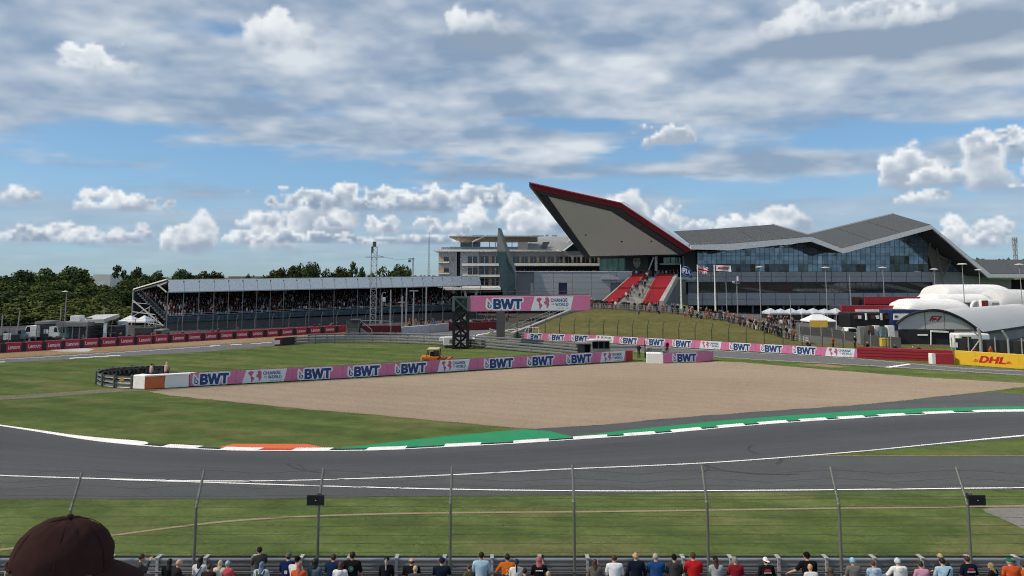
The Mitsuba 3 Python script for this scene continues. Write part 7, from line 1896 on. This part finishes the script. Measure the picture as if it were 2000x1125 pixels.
def spectator(px, top, label, shirt, hair, skin=(.48, .30, .22), pose='lean', hairk='short', hat=None, hatk='cap', Y=18.5, trousers=(.03, .035, .05), long=False, rz=0.0, wide=1.0, extra=None, foot=0.0):
    """px: column of the head, top: row of its top in the photograph"""
    Y = 20.4 + (Y - 18.5) * .55
    p = at(px, top, Y); h = p[2] - foot; s = h / (1.755 if hat is None else 1.77)
    k = thing('person', label, 'person', 'front row of spectators')
    tf = T().translate([float(p[0]), Y - .03, foot]).rotate([0, 0, 1], math.degrees(rz)).scale([s * wide, s * wide ** .5, s])
    b, c, l, cl = build_pose(pose)
    ref = lambda sh_, m: {**sh_, 'bsdf': {'type': 'ref', 'id': m}}
    put('body', ref(b, cloth_mat(skin, 'skin')), tf, k)
    put('shirt', ref(cl if long else c, cloth_mat(shirt)), tf, k)
    put('trousers', ref(l, cloth_mat(trousers)), tf, k)
    if hair is not None:
        if hairk not in HAIRM: HAIRM[hairk] = mikit.ply(hair_mesh(hairk), 'mat_vertex', smooth=True)
        put('hair', ref(HAIRM[hairk], cloth_mat(hair, 'hair')), tf, k)
    if hat is not None:
        if hatk not in HATM: HATM[hatk] = mikit.ply(hat_mesh(hatk), 'mat_vertex', smooth=40)
        put('hat', ref(HATM[hatk], cloth_mat(hat)), tf, k)
    R = np.array([[math.cos(rz), -math.sin(rz), 0], [math.sin(rz), math.cos(rz), 0], [0, 0, 1]])
    W = lambda q: R @ (np.array(q, float) * [s * wide, s, s]) + [p[0], Y - .03, foot]
    for e in extra or []:
        kind = e[0]
        if kind == 'print':                              # flat print on the back: polygon in metres round the middle of the back
            pts, col = e[1], e[2]
            v, f = plate(pts, W((0, -.118, 1.30)), R @ [s, 0, 0], (0, 0, s), R @ [0, -1.0, 0], .012)
            obj('shirt_print', (v, f), cloth_mat(col, 'print'), k)
        elif kind == 'backpack':
            v, f = to_mesh(m3.Manifold.batch_hull([blob((0, -.15, 1.10), (.13, .07, .06), 14), blob((0, -.15, 1.36), (.12, .06, .06), 14)]), .05, 3)
            key = thing('backpack', e[2], 'backpack'); obj('bag', (np.array([W(q) for q in v]), f), cloth_mat(e[1]), key, smooth=40)
            for sx in (-1, 1): obj('strap', tube([W((sx * .10, -.12, 1.36)), W((sx * .13, -.03, 1.47)), W((sx * .135, .08, 1.44)), W((sx * .14, .15, 1.30))], .018, 6), cloth_mat(e[1]), key)
        elif kind == 'hood':
            v, f = to_mesh(m3.Manifold.batch_hull([blob((0, -.06, 1.47), (.12, .06, .04), 16), blob((0, -.10, 1.38), (.09, .035, .04), 14)]), .04, 3)
            obj('hood', (np.array([W(q) for q in v]), f), cloth_mat(shirt), k, smooth=True)
        elif kind == 'strap':
            obj('bag_strap', tube([W((.12, -.10, 1.46)), W((.03, -.135, 1.3)), W((-.14, -.125, 1.08))], .016, 6), cloth_mat(e[1]), k)
        elif kind == 'phone':
            obj('phone', (np.array([W(q) for q in rbox((.13, .38, 1.545), (.075, .012, .15), .004)[0]]), rbox((0, 0, 0), (1, 1, 1))[1]), SPK, k)
    return k
circ = Point(0, 0).buffer(.075).difference(Point(0, 0).buffer(.055)).union(sbox(-.03, -.03, .03, .03))
line_ = sbox(-.12, .05, .12, .085)
BLK_, NVY, WHT, RD_ = (.012, .012, .014), (.016, .028, .07), (.62, .66, .70), (.32, .018, .022)
DK, BR, FAIR, GR = (.012, .010, .009), (.045, .026, .016), (.36, .25, .13), (.32, .31, .30)
team = lambda: [('print', affinity.translate(fit(text_poly('RACING').buffer(.02), -.12, .12, 0, .05), 0, -.02), (.55, .55, .55)), ('print', Polygon([(-.12, .05), (.12, .05), (.07, .12), (-.07, .12)]), (.35, .03, .04))]
S = spectator
S(272, 1080, 'person with short brown hair in a dark jacket beside the near capped head', (.05, .05, .055), BR, rz=-.9, long=True, pose='phone', hairk='short')
S(331, 1090, 'woman with long dark hair in black at the left', BLK_, DK, hairk='long', long=True, Y=18.8)
S(345, 1091, 'balding fair-haired man in a dark jacket facing right', (.02, .021, .025), FAIR, hairk='fringe', long=True, rz=-.8, Y=18.1, wide=1.08)
S(391, 1086, 'woman with long black hair, white top and blue bag', (.60, .62, .66), DK, hairk='long', wide=.92, long=True, extra=[('strap', (.06, .12, .24))])
S(408, 1101, 'short brown-haired man in black, lower than the woman in white beside him', (.03, .026, .026), BR, skin=(.36, .2, .14), Y=18.1)
S(430, 1093, 'woman with long pale blonde hair and white top', (.62, .60, .56), (.44, .36, .25), hairk='long', wide=.9)
S(444, 1094, 'person in a light blue cap and coral pink top', (.52, .09, .10), (.4, .3, .2), hat=(.30, .46, .60), wide=.92, pose='cross')
S(509, 1067, 'tallest man of the row, dark grey shirt and dark cap, leaning left', (.055, .055, .06), DK, hat=(.02, .022, .03), rz=.5, Y=19.0, foot=.17)
S(511, 1096, 'person in a pale blue and white hooded top with a dark backpack', (.42, .52, .60), (.10, .16, .24), hairk='long', Y=18.1, long=True, extra=[('backpack', (.05, .07, .07), 'dark grey-green backpack on the person in the pale blue hooded top')])
S(563, 1078, 'man in a grey-green cap and navy jersey with white marks', (.012, .022, .085), BR, hat=(.10, .12, .12), extra=[('print', sbox(-.06, -.12, .03, -.03), (.6, .62, .66))])
S(578, 1085, 'man in a black cap and pale grey-white shirt', (.55, .57, .60), BR, hat=(.012, .012, .014), rz=-.35, Y=18.2)
S(584, 1097, 'woman with reddish hair and an orange-red top', (.60, .10, .035), (.30, .12, .09), hairk='long', Y=17.8, wide=.95)
S(615, 1091, 'woman with dark curly hair in a slate blue denim top', (.09, .15, .20), DK, hairk='curly', wide=.98, long=True)
S(651, 1081, 'man with brown hair in a navy shirt, left of the white hoodie', (.014, .028, .075), BR, skin=(.40, .23, .16))
S(665, 1096, 'woman with brown hair in a white hoodie', (.66, .69, .74), (.08, .03, .022), hairk='long', Y=18.0, long=True, wide=.95, extra=[('hood',)])
S(688, 1077, 'man with black hair and black t-shirt with a green ring on the back', BLK_, DK, skin=(.34, .2, .14), wide=1.06, pose='side', extra=[('print', circ, (.10, .30, .24))])
S(755, 1086, 'woman in a dark cap with a grey ponytail and black jacket', (.014, .014, .018), GR, hairk='pony', hat=(.02, .022, .028), long=True, wide=.95)
S(804, 1089, 'broad man with a bald crown and black t-shirt', (.012, .013, .016), BR, hairk='fringe', wide=1.14)
S(811, 1104, 'blond child standing in front of the broad man in black', (.06, .06, .07), (.46, .36, .20), Y=17.7, wide=.95)
S(863, 1088, 'broad man in a navy cap and dark navy t-shirt', (.010, .018, .032), BR, hat=(.015, .025, .06), wide=1.16)
S(918, 1101, 'person with brown hair reaching sideways in an olive top', (.10, .085, .05), (.09, .04, .03), pose='elbow', rz=.5, wide=.9)
S(940, 1077, 'tall man with black hair in a light blue shirt', (.30, .47, .62), DK, long=True, skin=(.38, .23, .16), pose='cross')
S(991, 1081, 'man with black hair in an orange jersey with a pale number', (.50, .12, .018), DK, pose='elbow', extra=[('print', affinity.translate(fit(text_poly('2'), -.05, .05, 0, .15), 0, -.12), (.6, .5, .38))], skin=(.40, .25, .17))
S(1009, 1091, 'woman with a long black ponytail and white top', (.60, .62, .64), DK, hairk='pony', Y=18.2, wide=.92)
S(1053, 1087, 'person with reddish hair and black top with a white line across the back', (.012, .012, .015), (.30, .10, .11), hairk='curly', wide=.98, pose='phone', extra=[('print', line_, (.65, .65, .65)), ('phone',)])
S(1025, 1109, 'dark-haired child in front of the woman with the long ponytail', (.05, .05, .06), DK, Y=17.6, wide=.95)
S(1071, 1115, 'blond child at the bottom edge right of the reddish-haired person', (.3, .3, .32), (.42, .32, .18), Y=17.5, wide=.95)
S(983, 1121, 'dark-haired child at the bottom edge below the orange jersey', (.10, .05, .03), DK, Y=17.5, wide=.95)
S(1162, 1091, 'woman with long brown hair in a grey jacket', (.12, .115, .105), (.05, .025, .018), hairk='long', long=True, pose='phone', wide=.95)
S(1200, 1083, 'man with dark brown hair in a white shirt', (.68, .72, .78), BR, long=True, wide=1.05, pose='cross')
S(1242, 1078, 'bald man in a very dark navy top', (.010, .016, .030), FAIR, hairk='fringe', long=True, pose='side')
S(1281, 1080, 'grey-haired man in a royal blue shirt', (.018, .065, .20), GR, wide=1.06, long=True)
S(1317, 1081, 'person in a black cap and charcoal hoodie', (.045, .046, .050), DK, hat=(.012, .012, .014), long=True, extra=[('hood',)])
S(1354, 1078, 'man with red-brown hair in a bright red shirt', (.42, .018, .022), (.06, .025, .018), wide=1.06, long=True)
S(1398, 1086, 'woman in a black cap with long brown hair and a pale denim jacket', (.30, .34, .38), (.05, .022, .016), hairk='long', hat=(.014, .014, .016), long=True, wide=.94)
S(1436, 1086, 'person in a grey cap and dark red shirt', (.20, .016, .03), GR, hat=(.22, .225, .23), pose='cross')
S(1496, 1087, 'person in a white cap and black and red team jersey', (.014, .012, .014), DK, hat=(.75, .76, .78), hatk='cap_back', pose='side', extra=team())
S(1577, 1077, 'man in a black cap and black t-shirt with one elbow out', (.012, .012, .014), DK, hat=(.010, .010, .012), pose='elbow', wide=1.06)
S(1583, 1101, 'blond person in white just in front of the man in the black cap', (.6, .62, .66), (.50, .30, .15), Y=17.8, wide=.92)
S(1623, 1108, 'dark curly-haired child beside a fence post', (.05, .05, .06), (.06, .04, .03), hairk='curly', Y=17.8, wide=.9)
S(1666, 1088, 'person in a bright light blue beanie and grey top', (.14, .14, .145), (.2, .2, .2), hat=(.22, .46, .68), hatk='beanie', pose='phone')
S(1706, 1094, 'person with auburn hair in a light blue hoodie', (.34, .47, .62), (.09, .03, .022), long=True, extra=[('hood',)])
S(1754, 1089, 'person in a pale blue bucket hat and white hoodie', (.68, .70, .72), FAIR, hat=(.50, .60, .68), hatk='beanie', long=True, wide=1.1, extra=[('hood',)], pose='elbow')
S(1799, 1096, 'woman with dark hair in a bun and a pink top', (.52, .26, .38), (.03, .022, .02), hairk='bun', Y=18.3)
S(1838, 1080, 'person in a tan cap half hidden behind the light blue t-shirt', (.04, .04, .045), BR, hat=(.40, .32, .2), Y=19.0)
S(1842, 1089, 'man with black hair in a light blue t-shirt with a dark strap', (.33, .50, .66), DK, Y=18.1, wide=1.1, extra=[('strap', (.01, .012, .02))])
S(1890, 1085, 'person with dark hair in a navy team jersey with red and white print', (.010, .013, .032), (.05, .02, .018), skin=(.40, .22, .17), extra=team(), pose='side')
S(1939, 1098, 'fair-haired person in a dark top near the right edge', (.016, .015, .016), (.26, .20, .11), hairk='long', rz=.6)
S(1973, 1089, 'person in a dark green cap and orange-red top near the right edge', (.55, .09, .03), (.5, .4, .3), hat=(.02, .13, .09), wide=1.15, pose='phone')
S(2000, 1098, 'person in orange cut by the right edge of the frame', (.58, .13, .03), BR, wide=1.05)

# ------------------------------------------------------------------ the stand underfoot and the man in the brown cap right before the camera
tr = thing('terrace', kind='structure')
FL = float(EYE[2] - (1076 - HORIZON) / FOC * 1.9 / UNIT - 1.64 / UNIT)     # the step the capped man stands on
obj('step', box(-6, 6, -3.0, .75, 0, FL + .42), CONC, tr)
for i in range(16):
    z = FL - .4 * i
    if z > .05: obj('step', box(-6, 6, .75 + .8 * i + (i > 0) * .5, .75 + .8 * (i + 1) + .5, 0, z), CONC, tr)
CAPM = bumped('cap_brown', proc(lambda p, n, uv: mi.Color3f(.030, .0145, .0145) * (.75 + .5 * fbm(p.x * 30, p.y * 30, p.z * 30))), lambda p, n, uv: noise(p.x * 900, p.y * 900, p.z * 900) * .0006 + .0025 * fbm(p.x * 26, p.y * 26, p.z * 26), rough=.95, spec=.1, eps=.0005)
HAIRN = bumped('near_hair', proc(lambda p, n, uv: mi.Color3f(.022, .012, .008) * (.5 + 1.0 * noise(p.x * 90, p.y * 90, p.z * 500))), lambda p, n, uv: noise(p.x * 150, p.y * 150, p.z * 900) * .002, rough=.6, spec=.4, eps=.0005)
SKINN = mat('near_skin', proc(lambda p, n, uv: mix((.36, .16, .11), (.46, .24, .17), fbm(p.x * 40, p.y * 40, p.z * 40))), .55, spec=.3)
man = thing('person', 'nearest spectator in a dark brown baseball cap, seen from behind at the lower left', 'person')
SHIFT = EYE * (UNIT - 1)                      # this figure is modelled in metres from the eye point
MD = 1.90
hc = at(124, 1100, MD); ZB = float(EYE[2] - (1076 - HORIZON) / FOC * MD - .028)      # height of the middle of his head
hc = np.array([hc[0], MD, ZB])
DZ = ZB - 7.745
F = np.array([.93, .30, -.10]); F /= np.linalg.norm(F); Lt = np.cross([0, 0, 1.0], F); Lt /= np.linalg.norm(Lt); Up = np.cross(F, Lt)
Q = lambda a, b, d: hc + F * a + Lt * b + Up * d
FH = np.array([F[0], F[1], 0]); FH /= np.linalg.norm(FH); LH = np.array([-FH[1], FH[0], 0])
B = lambda a, b, z: np.array([hc[0], hc[1], 0]) - FH * .06 + FH * a + LH * b + [0, 0, z + DZ]
skinp = head_parts(hc, F) + [bone(Q(-.02, 0, -.05), .056, B(0, 0, 7.52), .064, 14)]
def trunk2(g):
    def bl_(c, sf, sl, szz): return m3.Manifold.sphere(1.0, 18).scale([sf, sl, szz]).transform(np.column_stack([np.stack([FH, LH, [0, 0, 1]], 1), c]))
    return [m3.Manifold.batch_hull([bl_(B(0, 0, 7.06), .12 + g, .17 + g, .1), bl_(B(0, 0, 7.38), .115 + g, .185 + g, .1)]), m3.Manifold.batch_hull([bl_(B(0, 0, 7.38), .115 + g, .185 + g, .1), sph(B(0, .19, 7.46), .055 + g), sph(B(0, -.19, 7.46), .055 + g), bl_(B(0, 0, 7.51), .06, .075, .03)])]
skinp += trunk2(0)
for s in (-1, 1):
    e_, w_ = B(.10, s * .25, 7.18), B(.32, s * .12, 7.10)
    skinp += [bone(B(0, s * .19, 7.46), .05, e_, .042), bone(e_, .042, w_, .028)] + hand(w_, w_ - e_, s)
    skinp += [bone(B(0, s * .09, 7.04), .085, B(.03, s * .10, 6.60), .055), bone(B(.03, s * .1, 6.60), .055, B(-.02, s * .11, 6.20), .038), m3.Manifold.batch_hull([sph(B(-.04, s * .11, 6.16), .035), sph(B(.14, s * .12, 6.15), .028)])]
un = lambda l: m3.Manifold.batch_boolean(l, m3.OpType.Add)
obj('body', to_mesh(un(skinp), .014, 3), SKINN, man, smooth=True)
obj('shirt', to_mesh(un(trunk2(.02) + [bone(B(0, s * .19, 7.46), .07, B(.08, s * .24, 7.22), .06) for s in (-1, 1)]), .03, 5), cloth_mat((.03, .03, .035)), man, smooth=True)
obj('trousers', to_mesh(un([bone(B(0, s * .09, 7.04), .1, B(.03, s * .1, 6.60), .07) for s in (-1, 1)] + [bone(B(.03, s * .1, 6.60), .07, B(-.02, s * .11, 6.24), .055) for s in (-1, 1)] + [bone(B(0, .08, 7.02), .12, B(0, -.08, 7.02), .12)]), .04, 4), cloth_mat((.03, .035, .05)), man, smooth=True)
hv, hf = to_mesh(blob_rot(hc, (.101, .082, .098), F, Lt, Up, (-.008, 0, .022)) - blob_rot(hc, (.10, .12, .13), F, Lt, Up, (.105, 0, -.06)) - blob_rot(hc, (.03, .2, .035), F, Lt, Up, (-.002, 0, -.01)), .012, 3)
hv = hv + .005 * (meshkit.noise(hv * 120)[:, None] - .5) * 2 * (hv - hc) / np.linalg.norm(hv - hc, axis=1, keepdims=True)
obj('hair', (hv, hf), HAIRN, man, smooth=True)
def ear(s):
    pts = []
    for t in np.linspace(0, 2 * math.pi, 17):
        pts.append(Q(-.008 + .020 * math.cos(t) - .006 * math.sin(t), s * (.084 + .010 * max(0, -math.cos(t))), -.004 + .033 * math.sin(t)))
    return cat(tube(pts, .0055, 7), hull([Q(-.008 + .016 * math.cos(t), s * (.081 + d), -.004 + .028 * math.sin(t)) for t in np.linspace(0, 6.28, 12) for d in (0, .004)]))
for s in (-1, 1): obj('ear', ear(s), SKINN, man, smooth=True)
cap = thing('cap', 'dark brown baseball cap with a button on top, worn by the nearest spectator', 'cap')
dome = []
na, nb_ = 72, 22
for j in range(nb_ + 1):
    el = (j / nb_) ** 1.0 * math.pi / 2
    for i in range(na):
        a_ = i / na * 2 * math.pi
        pan = abs(((a_ / (math.pi / 3)) % 1) - .5) * 2                    # six panels: seams sit a touch lower
        seam = -.0016 * math.exp(-((1 - pan) / .06) ** 2) * math.cos(el) ** .3
        wob = .007 * (meshkit.noise(np.array([math.cos(a_) * 2 + 3, math.sin(a_) * 2, el * 2]), 4) - .5) + .003 * (meshkit.noise(np.array([math.cos(a_) * 6 + 3, math.sin(a_) * 6, el * 5]), 9) - .5)
        cr_ = math.cos(el) ** .82
        dome.append(Q((.112 + seam + wob) * math.cos(a_) * cr_ - .006, (.090 + seam + wob) * math.sin(a_) * cr_, .028 + (.106 + seam + wob) * math.sin(el) ** .95))
dome = np.array(dome); fcs = []
for j in range(nb_):
    for i in range(na):
        a_, b_ = j * na + i, j * na + (i + 1) % na; fcs += [[a_, b_, b_ + na], [a_, b_ + na, a_ + na]]
inner_d = dome * .985 + hc * .015
obj('crown', cat((dome, np.array(fcs)), (inner_d, np.array(fcs)[:, ::-1])), CAPM, cap, smooth=True)
obj('button', ball(Q(-.006, 0, .136), .0085, 2), CAPM, cap, smooth=True)
br_ = []
for i, u_ in enumerate(np.linspace(-1, 1, 21)):
    for j, w_ in enumerate(np.linspace(0, 1, 9)):
        L_ = .078 * math.sqrt(max(0, 1 - (abs(u_) ** 2.6)))
        a0 = .104 * math.sqrt(max(0.0, 1 - (u_ * .94) ** 2)); 
        br_.append(Q(a0 - .006 + L_ * w_, u_ * .086 * (1 - .06 * w_), .034 - .020 * (u_ * u_) - .26 * L_ * w_ - .10 * w_ * w_ * L_))
br_ = np.array(br_); bf_ = []
for i in range(20):
    for j in range(8):
        a_ = i * 9 + j; bf_ += [[a_, a_ + 9, a_ + 10], [a_, a_ + 10, a_ + 1]]
bf_ = np.array(bf_)
obj('brim', cat((br_ + Up * .0022, bf_), (br_ - Up * .0022, bf_[:, ::-1])), CAPM, cap, smooth=True)
for k_ in range(6):                                     # raised stitched seams
    a_ = k_ * math.pi / 3 + math.pi / 6
    obj('seam', tube([Q(.1125 * math.cos(a_) * math.cos(e_) ** .82 - .006, .0905 * math.sin(a_) * math.cos(e_) ** .82, .028 + .1062 * math.sin(e_) ** .95) for e_ in np.linspace(.02, 1.5, 16)], .0009, 5), CAPM, cap)
obj('strap', tube([Q(-.006 - .1135 * math.cos(t), .092 * math.sin(t), .031) for t in np.linspace(-.6, .6, 10)], .004, 6), CAPM, cap)
gl = thing('sunglasses', 'tan-rimmed sunglasses hooked at the back of the brown cap', 'sunglasses')
GLM = mat('rim_tan', (.50, .40, .26), .3)
obj('rim', tube([Q(-.118 + .012 * math.cos(t) * .4, .030 + .020 * math.cos(t), .004 + .017 * math.sin(t)) for t in np.linspace(0, 6.28, 18)], .0022, 6), GLM, gl)
obj('lens', hull([Q(-.1175 + d, .030 + .018 * math.cos(t), .004 + .015 * math.sin(t)) for t in np.linspace(0, 6.28, 14) for d in (0, .0015)]), mat('lens_brown', (.12, .05, .03), .1), gl)
obj('arm', tube([Q(-.116, .045, .02), Q(-.10, .066, .035), Q(-.05, .088, .04)], .002, 5), GLM, gl)
SHIFT = None
